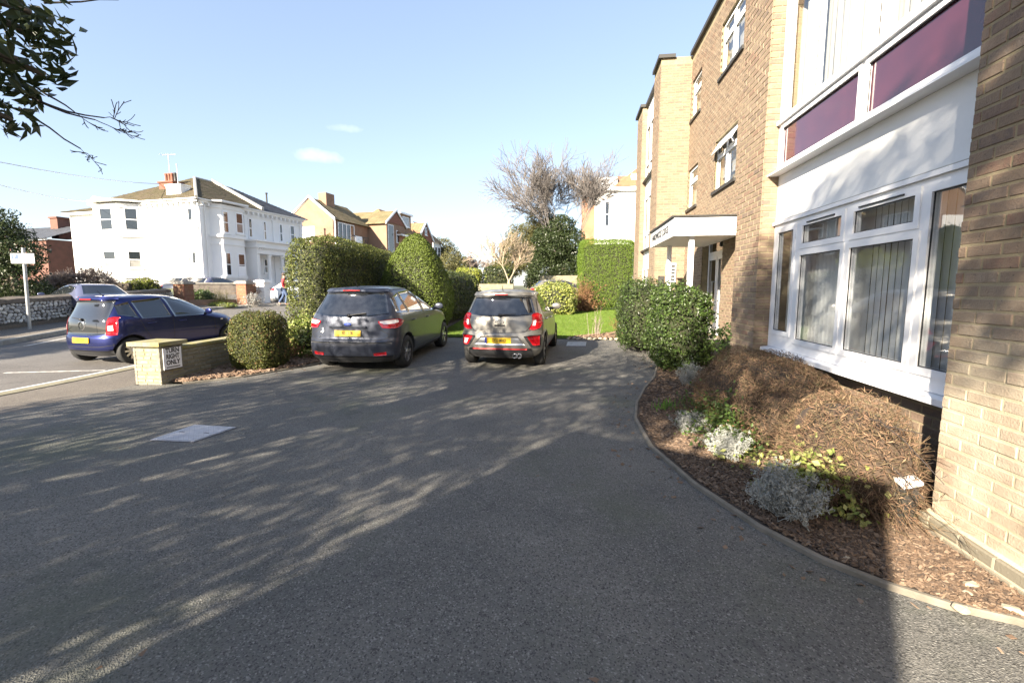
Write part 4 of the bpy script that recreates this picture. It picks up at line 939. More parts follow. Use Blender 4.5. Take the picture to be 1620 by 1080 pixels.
# ---- white house beyond the conifer hedge on the right
C6 = (on_Y(945, 380, 46).x, 46.0); F6 = Fr(C6, (1, .02), 1)
hf = thing('white_house', 'tall white rendered house with canted bay and tiled roof behind the conifer hedge', 'house', (C6[0], 46, 1.3))
f6 = lambda x, y: on_plane(x, y, C6, (1, .02)); ue = f6(1010, 380)[0]; zc = f6(960, 303)[1]
b = MB(); P_ = [F6.p(-.2, -1.4, 0), F6.p(.9, 0, 0), F6.p(ue + 4, 0, 0), F6.p(ue + 4, -9, 0), F6.p(-.2, -9, 0)]; b.prism([(p.x, p.y) for p in P_], .8, zc); b.build('wall', M_WHITE, hf)
b = MB(); P_ = [F6.p(-.5, -1.4, 0), F6.p(.75, .3, 0), F6.p(ue + 4, .3, 0), F6.p(ue + 4, -9, 0), F6.p(-.5, -9, 0)]; b.prism([(p.x, p.y) for p in P_], zc + .002, zc + .35); b.build('cornice', M_WHITE, hf)
zt = f6(990, 285)[1] + 1.2
slope(hf, 'roof', F6.p(1.4, .3, zc + .4), F6.p(ue + 4, .3, zc + .4), F6.p(4.4, -4, zt + 1), F6.p(ue + 4, -4, zt + 1), M_TILE, 16, 30)
b = MB(); F6.box(b, -.2, 1.9, -3.0, -1.2, zc + .35, f6(950, 276)[1]); b.build('dormer', M_UPVC, hf); b = MB(); F6.box(b, 3.2, 4.6, -3, -.8, zc + 1.2, f6(995, 275)[1] + .2); dmo = b.build('dormer', M_UPVC, hf)
b = MB(); F6.box(b, 1.9, 3.2, -3.6, -1.6, zc + .36, f6(950, 275)[1] + .1); b.build('chimney', M_ORANGEB, hf)
b = MB(); F6.box(b, -1.4, -.21, -4, -1.6, .8, f6(940, 280)[1]); b.build('brick_return', M_ORANGEB, hf)
u_a, z_a = f6(957, 318); u_b, z_b = f6(964, 358); sash(F6, hf, u_a, u_b, z_b, z_a, .01)
u_a, z_a = f6(981, 315); u_b, z_b = f6(993, 352); sash(F6, hf, u_a, u_b, z_b, z_a, .01, pane=M_UPVC)
# overhead cables to the villa
for lab, a, e, nm in (('upper thin overhead cable running from the left edge to the villa chimney', on_Y(-60, 244, 16), FL_.p(4.9, -1.5, 8.9), 'overhead_cable'), ('lower thin overhead cable running from the left edge to the villa wing roof', on_Y(-60, 276, 16), FL_.p(9.5, -.5, 7.7), 'overhead_cable')):
    b = MB(); n = 24; b.tube([a.lerp(e, i / n) - Vector((0, 0, .9 * 4 * (i / n) * (1 - i / n) * .25)) for i in range(n + 1)], .018, 5); tag(b.build(nm, M_METAL), lab, 'cable', 'overhead cables')
# ---------------------------------------------------------------- cars
def resample(pts, n):
    pts = [Vector((p[0], p[1])) for p in pts]; d = [0]
    for a, c in zip(pts, pts[1:]): d.append(d[-1] + (c - a).length)
    out = []; k = 0
    for i in range(n):
        t = d[-1] * i / (n - 1)
        while k < len(d) - 2 and d[k + 1] < t: k += 1
        f = (t - d[k]) / max(1e-9, d[k + 1] - d[k]); out.append(pts[k].lerp(pts[k + 1], min(1, f)))
    return out
class Car:
    """body lofted from level slices: z, rear y, front y, half width, corner sharpness rear / front"""
    def __init__(s, sl, L_, N=128, taper=.07, cap=(.42, .95)):
        zs = []; rows = []
        for (a, c) in zip(sl, sl[1:]):
            n = max(2, int((c[0] - a[0]) / .018))
            for i in range(n):
                t = i / n; zs.append([a[k] + (c[k] - a[k]) * t for k in range(6)])
        zs.append(list(sl[-1]))
        A = np.array(zs)
        B = A.copy()
        for _ in range(2): B[1:-1, 1:] = B[1:-1, 1:] * .5 + (B[:-2, 1:] + B[2:, 1:]) * .25
        A = B; V = []
        for z, yr, yf, w, nr, nf in A:
            # rounded ends on straight sides: rear and front caps are superellipse quarters
            h = (yf - yr) / 2; cr, cf = min(cap[0], h), min(cap[1], h); th = np.linspace(0, np.pi, 361); c, sn = np.cos(th), np.sin(th)
            pr, pf = 2 / (2.0 + (nr - 2) * .22), 2 / (2.0 + (nf - 2) * .22)
            sc = np.sign(c); x = np.concatenate([w * sc * np.abs(c) ** pf, -w * sc * np.abs(c) ** pr]); y = np.concatenate([yf - cf + cf * sn ** pf, yr + cr - cr * sn ** pr])
            d = np.concatenate([[0], np.cumsum(np.hypot(np.diff(np.append(x, x[0])), np.diff(np.append(y, y[0]))))])
            t = np.linspace(0, d[-1], N + 1)[:-1]
            x = np.interp(t, d, np.append(x, x[0])); y = np.interp(t, d, np.append(y, y[0]))
            f = np.clip((y - L_ * .68) / (L_ * .32), 0, 1); x = x * (1 - taper * f * f)
            V.append(np.stack([x, y, np.full(N, z)], 1))
        k = len(V); V = np.concatenate(V).tolist()
        F = [(i * N + j, i * N + (j + 1) % N, (i + 1) * N + (j + 1) % N, (i + 1) * N + j) for i in range(k - 1) for j in range(N)]
        F.append(tuple(range(N))[::-1]); F.append(tuple((k - 1) * N + j for j in range(N)))
        s.V, s.F = V, F; s.L = L_
        s.bvh = BVHTree.FromPolygons([Vector(v) for v in V], F)
    def hit(s, ax, a, c):
        if ax == 'rear': o, d = Vector((a, -3, c)), Vector((0, 1, 0))
        elif ax == 'front': o, d = Vector((a, 9, c)), Vector((0, -1, 0))
        elif ax == 'right': o, d = Vector((4, a, c)), Vector((-1, 0, 0))
        elif ax == 'left': o, d = Vector((-4, a, c)), Vector((1, 0, 0))
        else: o, d = Vector((a, c, 5)), Vector((0, 0, -1))
        l, n, i, q = s.bvh.ray_cast(o, d)
        if l is None:
            l, n, i, q = s.bvh.find_nearest(o + d * 3.5)
        if n.dot(d) > 0: n = -n
        return l, n
    def body(s, name, m, parent, wheels, wr, cut=.055):
        me = bpy.data.meshes.new(name); me.from_pydata(s.V, [], s.F); me.polygons.foreach_set('use_smooth', [True] * len(s.F)); me.update()
        me.materials.append(m); me.materials.append(M_TRIM)
        o = link(name, me, None, parent); W_ = max(abs(v[0]) for v in s.V)
        for (y, sd) in wheels:
            b = MB(); r = wr + cut; x0, x1 = sd * (W_ - .34), sd * (W_ + .2)
            b.lathe([(0, min(x0, x1)), (r, min(x0, x1)), (r, max(x0, x1)), (0, max(x0, x1))], 40, 'x', (0, y, wr + .005), 1, False)
            cu = b.build('cutter', [m, M_TRIM]); bm = bmesh.new(); bm.from_mesh(cu.data); bmesh.ops.remove_doubles(bm, verts=bm.verts, dist=1e-5)
            bmesh.ops.recalc_face_normals(bm, faces=bm.faces); bm.to_mesh(cu.data); bm.free()
            md = o.modifiers.new('arch', 'BOOLEAN'); md.operation = 'DIFFERENCE'; md.object = cu; md.solver = 'EXACT'; md.use_self = False
            dg = bpy.context.evaluated_depsgraph_get(); nm = bpy.data.meshes.new_from_object(o.evaluated_get(dg), depsgraph=dg)
            o.modifiers.clear(); old = o.data; o.data = nm; bpy.data.meshes.remove(old); nm.name = name
            bpy.data.objects.remove(cu)
        return o
    def patch(s, name, ax, top, bot, m, parent, nu=18, nv=8, off=.004, thick=.012, smooth=True):
        """a skin piece following the body between two edge lines given in side / rear / top view"""
        T, B_ = resample(top, nu), resample(bot, nu); V = []; Nn = []
        for j in range(nv):
            for i in range(nu):
                p = B_[i].lerp(T[i], j / (nv - 1)); l, n = s.hit(ax, p.x, p.y); V.append(l + n * off); Nn.append(n)
        F = [(j * nu + i, j * nu + i + 1, (j + 1) * nu + i + 1, (j + 1) * nu + i) for j in range(nv - 1) for i in range(nu - 1)]
        ring = [i for i in range(nu)] + [j * nu + nu - 1 for j in range(1, nv)] + [(nv - 1) * nu + i for i in range(nu - 2, -1, -1)] + [j * nu for j in range(nv - 2, 0, -1)]
        k = len(V); V += [V[i] - Nn[i] * (off + thick) for i in ring]; r = len(ring)
        F2 = [(ring[i], ring[(i + 1) % r], k + (i + 1) % r, k + i) for i in range(r)]
        n0 = (V[1] - V[0]).cross(V[nu] - V[0])
        if n0.dot(Nn[0]) < 0: F = [f[::-1] for f in F]
        b = MB(); b.add(V, F, 0, smooth); b.f += [list(f) for f in F2]; b.m += [0] * len(F2); b.sm += [False] * len(F2)
        return b.build(name, m, parent)
    def seam(s, name, ax, pts, w, m, parent, n=40, off=.002, closed=False):
        P_ = resample(pts + ([pts[0]] if closed else []), n); V = []
        for i, p in enumerate(P_):
            t = (P_[min(i + 1, n - 1)] - P_[max(0, i - 1)]).normalized(); q = Vector((-t.y, t.x)) * w / 2
            for sg in (-1, 1):
                l, nn = s.hit(ax, p.x + q.x * sg, p.y + q.y * sg); V.append(l + nn * off)
        return V, [(2 * i, 2 * i + 1, 2 * i + 3, 2 * i + 2) for i in range(n - 1)]
    def seams(s, name, lst, m, parent, w=.009):
        b = MB()
        for ax, pts in lst: v, f = s.seam('s', ax, pts, w, m, parent); b.add(v, f)
        return b.build(name, m, parent)
def mirror(pts): return [(-x, z) for x, z in pts]
def wheel(parent, y, sd, xo, r, w, spokes, m, tw=.6, style=0):
    b = MB(); rr = r * tw
    prof = [(rr, -w / 2), (r * .93, -w / 2), (r * .985, -w * .36), (r, -w * .2), (r, w * .2), (r * .985, w * .36), (r * .93, w / 2), (rr, w / 2)]
    b.lathe(prof, 40, 'x', (0, 0, 0)); b.v = [(sd * (xo - w / 2) + v[0], y + v[1], r + v[2]) for v in b.v]
    t = b.build('wheel', M_TYRE, parent)
    b = MB(); f = w * .5
    b.lathe([(rr * 1.01, f - .012), (rr * .93, f - .005), (rr * .90, f - .05), (rr * .86, f - .10), (0, f - .11)], 36, 'x')
    hub = MB(); hub.lathe([(rr * .20, f - .06), (rr * .20, f - .02), (rr * .14, f - .012), (0, f - .012)], 16, 'x')
    sp = MB()
    for k in range(spokes):
        a = 2 * math.pi * k / spokes
        offs = (-.10, .10) if style else (0,)
        for o_ in offs:
            d0 = Vector((0, math.cos(a), math.sin(a))); d1 = Vector((0, math.cos(a + o_), math.sin(a + o_))); s1 = Vector((0, -math.sin(a + o_), math.cos(a + o_)))
            w0, w1 = rr * (.07 if style else .12), rr * (.055 if style else .10)
            p0, p1 = d0 * rr * .16, d1 * rr * .95
            x0, x1 = f - .022, f - .012
            sp.add([Vector((x0, 0, 0)) + p0 - s1 * w0, Vector((x0, 0, 0)) + p0 + s1 * w0, Vector((x1, 0, 0)) + p1 + s1 * w1, Vector((x1, 0, 0)) + p1 - s1 * w1,
                    Vector((x0 - .05, 0, 0)) + p0 - s1 * w0, Vector((x0 - .05, 0, 0)) + p0 + s1 * w0, Vector((x1 - .05, 0, 0)) + p1 + s1 * w1, Vector((x1 - .05, 0, 0)) + p1 - s1 * w1],
                   [(0, 1, 2, 3), (4, 7, 6, 5), (0, 4, 5, 1), (1, 5, 6, 2), (2, 6, 7, 3), (3, 7, 4, 0)])
    for mb, nm, mm in ((b, 'rim', m), (sp, 'spokes', m), (hub, 'hub_cap', m)):
        mb.v = [(sd * (xo - w / 2) + sd * v[0], y + v[1], r + v[2]) for v in mb.v]
        if sd < 0: mb.f = [q[::-1] for q in mb.f]
        mb.build(nm, mm if nm != 'rim' else M_RIMDARK, t)
M_RIMDARK = mat('rim_dark', (.08, .08, .085), .4, metal=.6)
def plate(c, z0, z1, w, txt, parent, m=M_PLATEY, blue=True, x=0., sx=.8, size=None):
    l, n = c.hit('rear', x, (z0 + z1) / 2); l2, _ = c.hit('rear', x, z1); l3, _ = c.hit('rear', x, z0)
    up = Vector((0, min(.25, max(-.25, (l2.y - l3.y) / (z1 - z0))), 1)).normalized(); y = min(l.y, l2.y, l3.y) - .012; cz = (z0 + z1) / 2
    b = MB(); h = (z1 - z0) / 2; o = Vector((x, y, cz)); n_ = Vector((1, 0, 0)).cross(up)
    b.obox(o - Vector((w / 2, 0, 0)) - up * h - n_ * .0, Vector((w, 0, 0)), up * 2 * h, -n_ * .008)
    p = b.build('number_plate', m, parent); f = o + n_ * .002
    text_part('lettering', txt, size or h * 1.5, f + Vector((.02 if blue else 0, 0, 0)), (1, 0, 0), up, M_INK, p, sx=sx, bold=.0008, depth=.0008)
    if blue:
        b = MB(); b.obox(o - Vector((w / 2, 0, 0)) - up * h + n_ * .0012, Vector((.04, 0, 0)), up * 2 * h, n_ * .001); b.build('band', M_PLATEB, p)
    return p
def mirror_part(c, y, z, sd, parent, m, x):
    me = bpy.data.meshes.new('door_mirror'); bm = bmesh.new(); bmesh.ops.create_uvsphere(bm, u_segments=16, v_segments=10, radius=1)
    for v in bm.verts: v.co = Vector((sd * (x + .10) + v.co.x * .11, y + (v.co.y * .07 if v.co.y > 0 else v.co.y * .03), z + .02 + v.co.z * .075))
    for f in bm.faces: f.smooth = True
    bm.to_mesh(me); bm.free(); o = link('door_mirror', me, m, parent)
    b = MB(); b.tube([(sd * (x - .06), y + .02, z - .04), (sd * (x + .05), y + .02, z - .02)], .03, 8); b.build('mirror_arm', M_TRIM, o)
    return o
def handle(c, ax, y, z, m, parent):
    sd = 1 if ax == 'right' else -1; l, n = c.hit(ax, y, z); b = MB()
    b.tube([l + Vector((0, -.09, 0)) + n * .004, l + Vector((0, -.07, .004)) + n * .03, l + Vector((0, .07, .004)) + n * .03, l + Vector((0, .09, 0)) + n * .004], [.012, .014, .014, .012], 8); return b.build('door_handle', m, parent)
def both(f):
    for sd in ('right', 'left'): f(sd)

# ---- the grey blue family car (tall five door)
L1 = 4.38
CM = Car([(.19, .16, 4.18, .74, 5, 4), (.25, .05, 4.28, .86, 5, 4), (.34, .01, 4.36, .895, 5.5, 4), (.52, 0., 4.38, .905, 5.5, 3.6), (.62, .01, 4.36, .905, 5.5, 3.6), (.655, .045, 4.34, .905, 5.5, 3.6), (.80, .07, 4.24, .905, 5.5, 3.4),
          (.92, .085, 4.02, .905, 5.5, 3.2), (1.0, .10, 3.60, .895, 5, 3), (1.06, .115, 3.22, .88, 5, 3), (1.18, .17, 2.98, .83, 4.6, 3), (1.30, .235, 2.74, .77, 4.6, 3), (1.42, .30, 2.46, .71, 4.6, 3), (1.50, .33, 2.24, .67, 4.6, 3), (1.555, .32, 2.02, .635, 4.4, 3), (1.585, .36, 1.86, .59, 4, 3), (1.61, .62, 1.62, .44, 3, 2.6), (1.622, .95, 1.3, .2, 2.4, 2.4)], L1)
def family_car():
    t = thing('family_car', 'charcoal blue tall family car parked on the drive in front of the clipped hedge', 'car')
    c = CM; wh = [(.80, 1), (.80, -1), (3.45, 1), (3.45, -1)]
    c.body('body', M_CARGREY, t, wh, .325)
    for y, sd in wh: wheel(t, y, sd, .895, .325, .215, 5, M_ALLOY, .66, 1)
    rw = c.patch('rear_window', 'rear', [(-.60, 1.50), (0, 1.535), (.60, 1.50)], [(-.735, 1.12), (-.4, 1.075), (0, 1.065), (.4, 1.075), (.735, 1.12)], M_CGLASS, t, 30, 12)
    b = MB(); p0, n0 = c.hit('rear', .02, 1.085); p1, n1 = c.hit('rear', .34, 1.13); b.tube([p0 + n0 * .03, p1 + n1 * .025], [.02, .008], 6); b.lathe([(0, -.03), (.035, -.03), (.035, .02), (0, .02)], 10, 'y', tuple(p0 + n0 * .02)); b.build('wiper', M_BLACK, rw)
    # roof spoiler with high brake lamp
    spv = c.patch('roof_spoiler', 'rear', [(-.60, 1.565), (0, 1.59), (.60, 1.565)], [(-.63, 1.515), (0, 1.545), (.63, 1.515)], M_CARGREY, t, 24, 5, .028, .03)
    b = MB(); l, n = c.hit('rear', 0, 1.553); b.box(-.17, .17, l.y - .036, l.y - .01, 1.548, 1.568); b.build('brake_lamp', M_LAMPR, spv)
    # tail lamps wrap the corner
    for sd in (1, -1):
        ax = 'right' if sd > 0 else 'left'
        to, bo = [(.57, .985), (.68, 1.005), (.85, 1.02)], [(.57, .965), (.65, .86), (.85, .845)]
        if sd < 0: to, bo = mirror(to)[::-1], mirror(bo)[::-1]
        tl = c.patch('tail_lamp', 'rear', to, bo, M_LAMPR, t, 20, 8, .012, .02)
        to, bo = [(.60, .985), (.68, .995), (.84, 1.005)], [(.60, .96), (.68, .925), (.84, .935)]
        if sd < 0: to, bo = mirror(to)[::-1], mirror(bo)[::-1]
        c.patch('reverse_lens', 'rear', to, bo, M_LAMPW, tl, 16, 5, .016, .01)
        c.patch('side_lamp', ax, [(.28, 1.02), (.42, 1.02), (.60, .965)], [(.28, .85), (.40, .87), (.60, .955)], M_LAMPR, tl, 18, 7, .012, .02)
        c.patch('side_lens', ax, [(.28, 1.005), (.37, 1.005)], [(.28, .94), (.37, .955)], M_LAMPW, tl, 10, 4, .016, .01)
        r_ = [(.50, .40), (.72, .415)], [(.50, .345), (.72, .35)]
        if sd < 0: r_ = mirror(r_[0])[::-1], mirror(r_[1])[::-1]
        c.patch('reflector', 'rear', r_[0], r_[1], M_LAMPR, t, 12, 4, .006, .01)
        # side glass: door windows and rear quarter
        gl = c.patch('quarter_window', ax, [(.50, 1.40), (.84, 1.49)], [(.42, 1.13), (.95, 1.10)], M_CGLASS, t, 12, 10)
        c.patch('rear_door_window', ax, [(.90, 1.50), (1.72, 1.53)], [(1.00, 1.10), (1.80, 1.06)], M_CGLASS, t, 16, 10)
        c.patch('front_door_window', ax, [(1.79, 1.53), (2.10, 1.50), (2.62, 1.28), (2.95, 1.10)], [(1.87, 1.055), (2.3, 1.04), (2.7, 1.03), (3.02, 1.03)], M_CGLASS, t, 22, 10)
        c.seams('door_seam', [(ax, [(1.80, .34), (1.84, .7), (1.83, 1.05), (1.755, 1.54)]), (ax, [(1.18, .62), (1.05, .8), (.98, 1.08)]), (ax, [(2.98, .36), (2.98, .8), (3.0, 1.03)]), (ax, [(1.2, .36), (2.98, .36)]), (ax, [(.45, .985), (1.2, 1.0), (2.4, .985), (3.3, .955)])], M_GASKET, t)
        handle(c, ax, 1.16, .93, M_CARGREY, t); handle(c, ax, 2.05, .915, M_CARGREY, t)
        mirror_part(c, 2.80, 1.08, sd, t, M_CARGREY, .86)
        c.patch('sill_trim', ax, [(1.2, .31), (3.05, .31)], [(1.2, .20), (3.05, .20)], M_TRIM, t, 12, 4, .008)
    c.seams('tailgate_seam', [('rear', [(-.70, 1.52), (-.79, 1.06), (-.56, .96), (-.60, .84), (-.78, .72), (-.70, .64), (0, .63), (.70, .64), (.78, .72), (.60, .84), (.56, .96), (.79, 1.06), (.70, 1.52)])], M_GASKET, t, .012)
    c.patch('bumper_trim', 'rear', [(-.80, .60), (0, .61), (.80, .60)], [(-.82, .565), (0, .575), (.82, .565)], M_TRIM, t, 24, 3, .004)
    c.patch('lower_valance', 'rear', [(-.84, .33), (0, .34), (.84, .33)], [(-.78, .22), (0, .21), (.78, .22)], M_TRIM, t, 24, 4, .006)
    b = MB(); l, n = c.hit('rear', 0, .885); b.box(-.36, .36, l.y - .03, l.y + .02, .862, .897); gb = b.build('tailgate_grip', M_CARGREY, t)
    plate(c, .71, .82, .52, 'LD    ETR', t, blue=False, x=.0, sx=.62)
    em = MB(); l, n = c.hit('rear', 0, .93); em.lathe([(0, -.006), (.085, -.006), (.085, .01), (0, .01)], 28, 'y', (0, 0, 0)); em.v = [(v[0] * 1.0, v[1] + l.y - .006, v[2] * .42 + .928) for v in em.v]; e = em.build('badge', M_CHROME, t)
    em2 = MB(); em2.lathe([(0, -.008), (.07, -.008), (.07, .0), (0, .0)], 28, 'y', (0, 0, 0)); em2.v = [(v[0] * 1.0, v[1] + l.y - .006, v[2] * .36 + .928) for v in em2.v]; em2.build('badge_face', M_BLUE, e)
    text_part('lettering', 'Ford', .04, (0, l.y - .018, .928), (1, 0, 0), (0, 0, 1), M_CHROME, e, depth=.001)
    text_part('model_name', 'C-MAX', .04, (-.56, c.hit('rear', -.56, .70)[0].y - .004, .69), (1, 0, 0), (0, 0, 1), M_CHROME, t, depth=.001)
    # a pale stick figure sticker on the tailgate
    st = MB(); l, n = c.hit('rear', -.52, .80); y = l.y - .004
    st.lathe([(0, -.001), (.018, -.001), (.018, .001), (0, .001)], 12, 'y', (-.52, y, .845)); st.box(-.53, -.51, y - .001, y + .001, .77, .825)
    for sg in (-1, 1):
        st.obox((-.52, y, .82), (sg * .05, 0, -.035), (0, .002, 0), (0, 0, -.012)); st.obox((-.52, y, .775), (sg * .03, 0, -.06), (0, .002, 0), (sg * .012, 0, 0))
    st.build('sticker', M_SIGNW, t)
    an = MB(); l, n = c.hit('top', 0, .55); an.tube([l, l + Vector((0, -.09, .17))], [.008, .004], 6); an.build('aerial', M_BLACK, t)
    rt = c.patch('roof_rail', 'right', [(.55, 1.565), (1.9, 1.57), (2.5, 1.37)], [(.55, 1.55), (1.9, 1.555), (2.5, 1.355)], M_GASKET, t, 24, 3, .004)
    ws = c.patch('windscreen', 'front', [(-.60, 1.48), (0, 1.5), (.60, 1.48)], [(-.74, 1.09), (0, 1.07), (.74, 1.09)], M_CGLASS, t, 20, 8)
    return t

# ---- warm grey small hatchback with red trim
L2 = 3.60
KI = Car([(.20, .16, 3.42, .64, 5, 4), (.26, .06, 3.52, .75, 5, 4), (.36, .01, 3.58, .79, 5.5, 4), (.50, 0., 3.60, .797, 5.5, 3.6), (.60, .0, 3.58, .797, 5.5, 3.6), (.66, .02, 3.55, .797, 5.5, 3.4), (.70, .05, 3.5, .797, 5.5, 3.4), (.84, .07, 3.36, .79, 5.5, 3.2),
          (.93, .085, 3.02, .782, 5.2, 3), (.99, .105, 2.72, .765, 5, 3), (1.10, .17, 2.52, .715, 4.6, 3), (1.20, .225, 2.34, .675, 4.6, 3), (1.30, .275, 2.14, .635, 4.6, 3), (1.37, .28, 1.96, .605, 4.4, 3), (1.42, .27, 1.8, .575, 4.2, 3), (1.448, .32, 1.64, .53, 4, 2.8), (1.470, .55, 1.42, .40, 3, 2.6), (1.482, .8, 1.15, .18, 2.4, 2.4)], L2)
def small_hatchback():
    t = thing('small_hatchback', 'warm grey small hatchback with red trim lines parked in the middle of the drive', 'car')
    c = KI; wh = [(.66, 1), (.66, -1), (3.06, 1), (3.06, -1)]
    c.body('body', M_CARSILV, t, wh, .30)
    for y, sd in wh: wheel(t, y, sd, .79, .30, .195, 8, M_ALLOY, .68)
    rw = c.patch('rear_window', 'rear', [(-.54, 1.345), (0, 1.375), (.54, 1.345)], [(-.655, 1.03), (-.3, 1.0), (0, .995), (.3, 1.0), (.655, 1.03)], M_CGLASS, t, 28, 10)
    b = MB(); p0, n0 = c.hit('rear', .0, 1.012); p1, n1 = c.hit('rear', .30, 1.03); b.tube([p0 + n0 * .03, p1 + n1 * .025], [.018, .008], 6); b.lathe([(0, -.03), (.03, -.03), (.03, .02), (0, .02)], 10, 'y', tuple(p0 + n0 * .02)); b.build('wiper', M_BLACK, rw)
    spv = c.patch('roof_spoiler', 'rear', [(-.545, 1.42), (0, 1.445), (.545, 1.42)], [(-.57, 1.365), (0, 1.39), (.57, 1.365)], M_CARSILV, t, 24, 5, .028, .03)
    b = MB(); l, n = c.hit('rear', 0, 1.40); b.box(-.13, .13, l.y - .036, l.y - .01, 1.392, 1.41); b.build('brake_lamp', M_LAMPR, spv)
    b = MB(); b.tube([(0, .45, 1.445), (0, .40, 1.485), (0, .33, 1.57)], [.02, .008, .004], 6); b.build('aerial', M_BLACK, t)
    for sd in (1, -1):
        ax = 'right' if sd > 0 else 'left'; mm = (lambda q: q) if sd > 0 else (lambda q: mirror(q)[::-1])
        # boomerang lamp: upper arm, elbow, lower arm
        tl = c.patch('tail_lamp', 'rear', mm([(.585, 1.03), (.68, 1.05), (.745, 1.0)]), mm([(.61, .90), (.69, .88), (.77, .86)]), M_LAMPR, t, 14, 7, .014, .02)
        c.patch('lower_arm', 'rear', mm([(.61, .905), (.69, .885), (.775, .865)]), mm([(.545, .755), (.63, .745), (.735, .78)]), M_LAMPR, tl, 14, 7, .0135, .02)
        c.patch('reverse_lens', 'rear', mm([(.62, .93), (.665, .93)]), mm([(.605, .83), (.655, .83)]), M_LAMPW, tl, 6, 6, .018, .01)
        c.patch('side_lamp', ax, [(.27, 1.05), (.34, 1.05), (.42, 1.01)], [(.25, .80), (.29, .84), (.36, .93)], M_LAMPR, tl, 12, 8, .013, .02)
        fg = c.patch('fog_surround', 'rear', mm([(.46, .635), (.60, .65), (.765, .65)]), mm([(.60, .42), (.66, .41), (.755, .415)]), M_BLACK, t, 14, 7, .006, .012)
        c.patch('fog_lamp', 'rear', mm([(.52, .625), (.62, .635), (.735, .635)]), mm([(.62, .47), (.66, .46), (.735, .46)]), M_LAMPR, fg, 12, 6, .012, .01)
        if sd < 0: c.patch('fog_lens', 'rear', mm([(.60, .585), (.70, .585)]), mm([(.65, .49), (.70, .48)]), M_LAMPW, fg, 6, 5, .016, .008)
        c.patch('rear_door_window', ax, [(.62, 1.30), (.80, 1.375), (1.42, 1.41)], [(.66, 1.10), (.9, 1.03), (1.50, .995)], M_CGLASS, t, 18, 9)
        c.patch('front_door_window', ax, [(1.49, 1.41), (1.76, 1.37), (2.15, 1.19), (2.46, 1.02)], [(1.57, .99), (1.9, .98), (2.2, .975), (2.55, .965)], M_CGLASS, t, 20, 9)
        c.seams('door_seam', [(ax, [(1.50, .34), (1.54, .7), (1.53, .98), (1.455, 1.42)]), (ax, [(.98, .55), (.88, .75), (.72, 1.0), (.58, 1.12)]), (ax, [(2.5, .36), (2.5, .8), (2.52, .96)]), (ax, [(1.05, .34), (2.5, .34)])], M_GASKET, t)
        handle(c, ax, .92, .90, M_CHROME, t); handle(c, ax, 1.72, .86, M_CHROME, t)
        mirror_part(c, 2.33, 1.03, sd, t, M_CARSILV, .755)
        c.patch('sill_trim', ax, [(1.0, .33), (2.7, .33)], [(1.0, .21), (2.7, .21)], M_TRIM, t, 12, 4, .008)
        c.patch('red_line', ax, [(1.0, .255), (2.7, .255)], [(1.0, .235), (2.7, .235)], M_REDTRIM, t, 12, 2, .014)
        c.patch('arch_trim', ax, [(.26, .62), (.5, .70), (.66, .71), (.82, .70), (1.05, .55)], [(.30, .60), (.5, .675), (.66, .69), (.82, .675), (1.02, .53)], M_CARSILV, t, 20, 3, .014)
    c.seams('tailgate_seam', [('rear', [(-.60, 1.38), (-.70, 1.02), (-.60, .98), (-.62, .88), (-.50, .72), (-.42, .705), (0, .695), (.42, .705), (.50, .72), (.62, .88), (.60, .98), (.70, 1.02), (.60, 1.38)])], M_GASKET, t, .012)
    c.seams('crease', [('rear', [(-.58, .73), (0, .715), (.58, .73)])], M_GASKET, t, .006)
    c.patch('plate_recess', 'rear', [(-.36, .635), (0, .645), (.36, .635)], [(-.50, .47), (0, .46), (.50, .47)], M_ALLOY, t, 20, 5, .004)
    c.patch('diffuser', 'rear', [(-.60, .40), (0, .405), (.60, .40)], [(-.64, .22), (0, .21), (.64, .22)], M_TRIM, t, 24, 5, .01)
    c.patch('red_line', 'rear', [(-.52, .405), (0, .41), (.52, .405)], [(-.52, .385), (0, .39), (.52, .385)], M_REDTRIM, t, 24, 2, .022)
    for x in (.30, .385):
        b = MB(); b.lathe([(.036, -.04), (.042, -.045), (.042, .10), (.036, .10), (.034, -.03)], 18, 'y', (x, .05, .265)); e = b.build('exhaust', M_CHROME, t)
        b = MB(); b.lathe([(.034, .0), (0, .0)], 14, 'y', (x, .05, .265)); b.build('bore', M_BLACK, e)
    plate(c, .50, .61, .50, 'GY20 MHO', t, x=-.02, sx=.66)
    l, n = c.hit('rear', 0, .90); em = MB(); em.lathe([(.075, -.008), (.085, -.008), (.085, .006), (.075, .006)], 28, 'y', (0, 0, 0)); em.v = [(v[0], v[1] + l.y - .008, v[2] * .48 + .90) for v in em.v]; e = em.build('badge', M_CHROME, t)
    text_part('lettering', 'KIA', .058, (0, l.y - .012, .90), (1, 0, 0), (0, .12, 1), M_CHROME, e, depth=.001, sx=.95, bold=.0008)
    b = MB(); l, n = c.hit('rear', 0, .835); b.box(-.10, .10, l.y - .022, l.y + .01, .825, .848); b.build('tailgate_grip', M_BLACK, t)
    text_part('model_name', 'PICANTO', .036, (-.42, c.hit('rear', -.42, .945)[0].y - .004, .945), (1, 0, 0), (0, .2, 1), M_CHROME, t, depth=.001, sx=1.2)
    c.patch('windscreen', 'front', [(-.54, 1.36), (0, 1.38), (.54, 1.36)], [(-.64, 1.01), (0, .995), (.64, 1.01)], M_CGLASS, t, 20, 8)
    return t

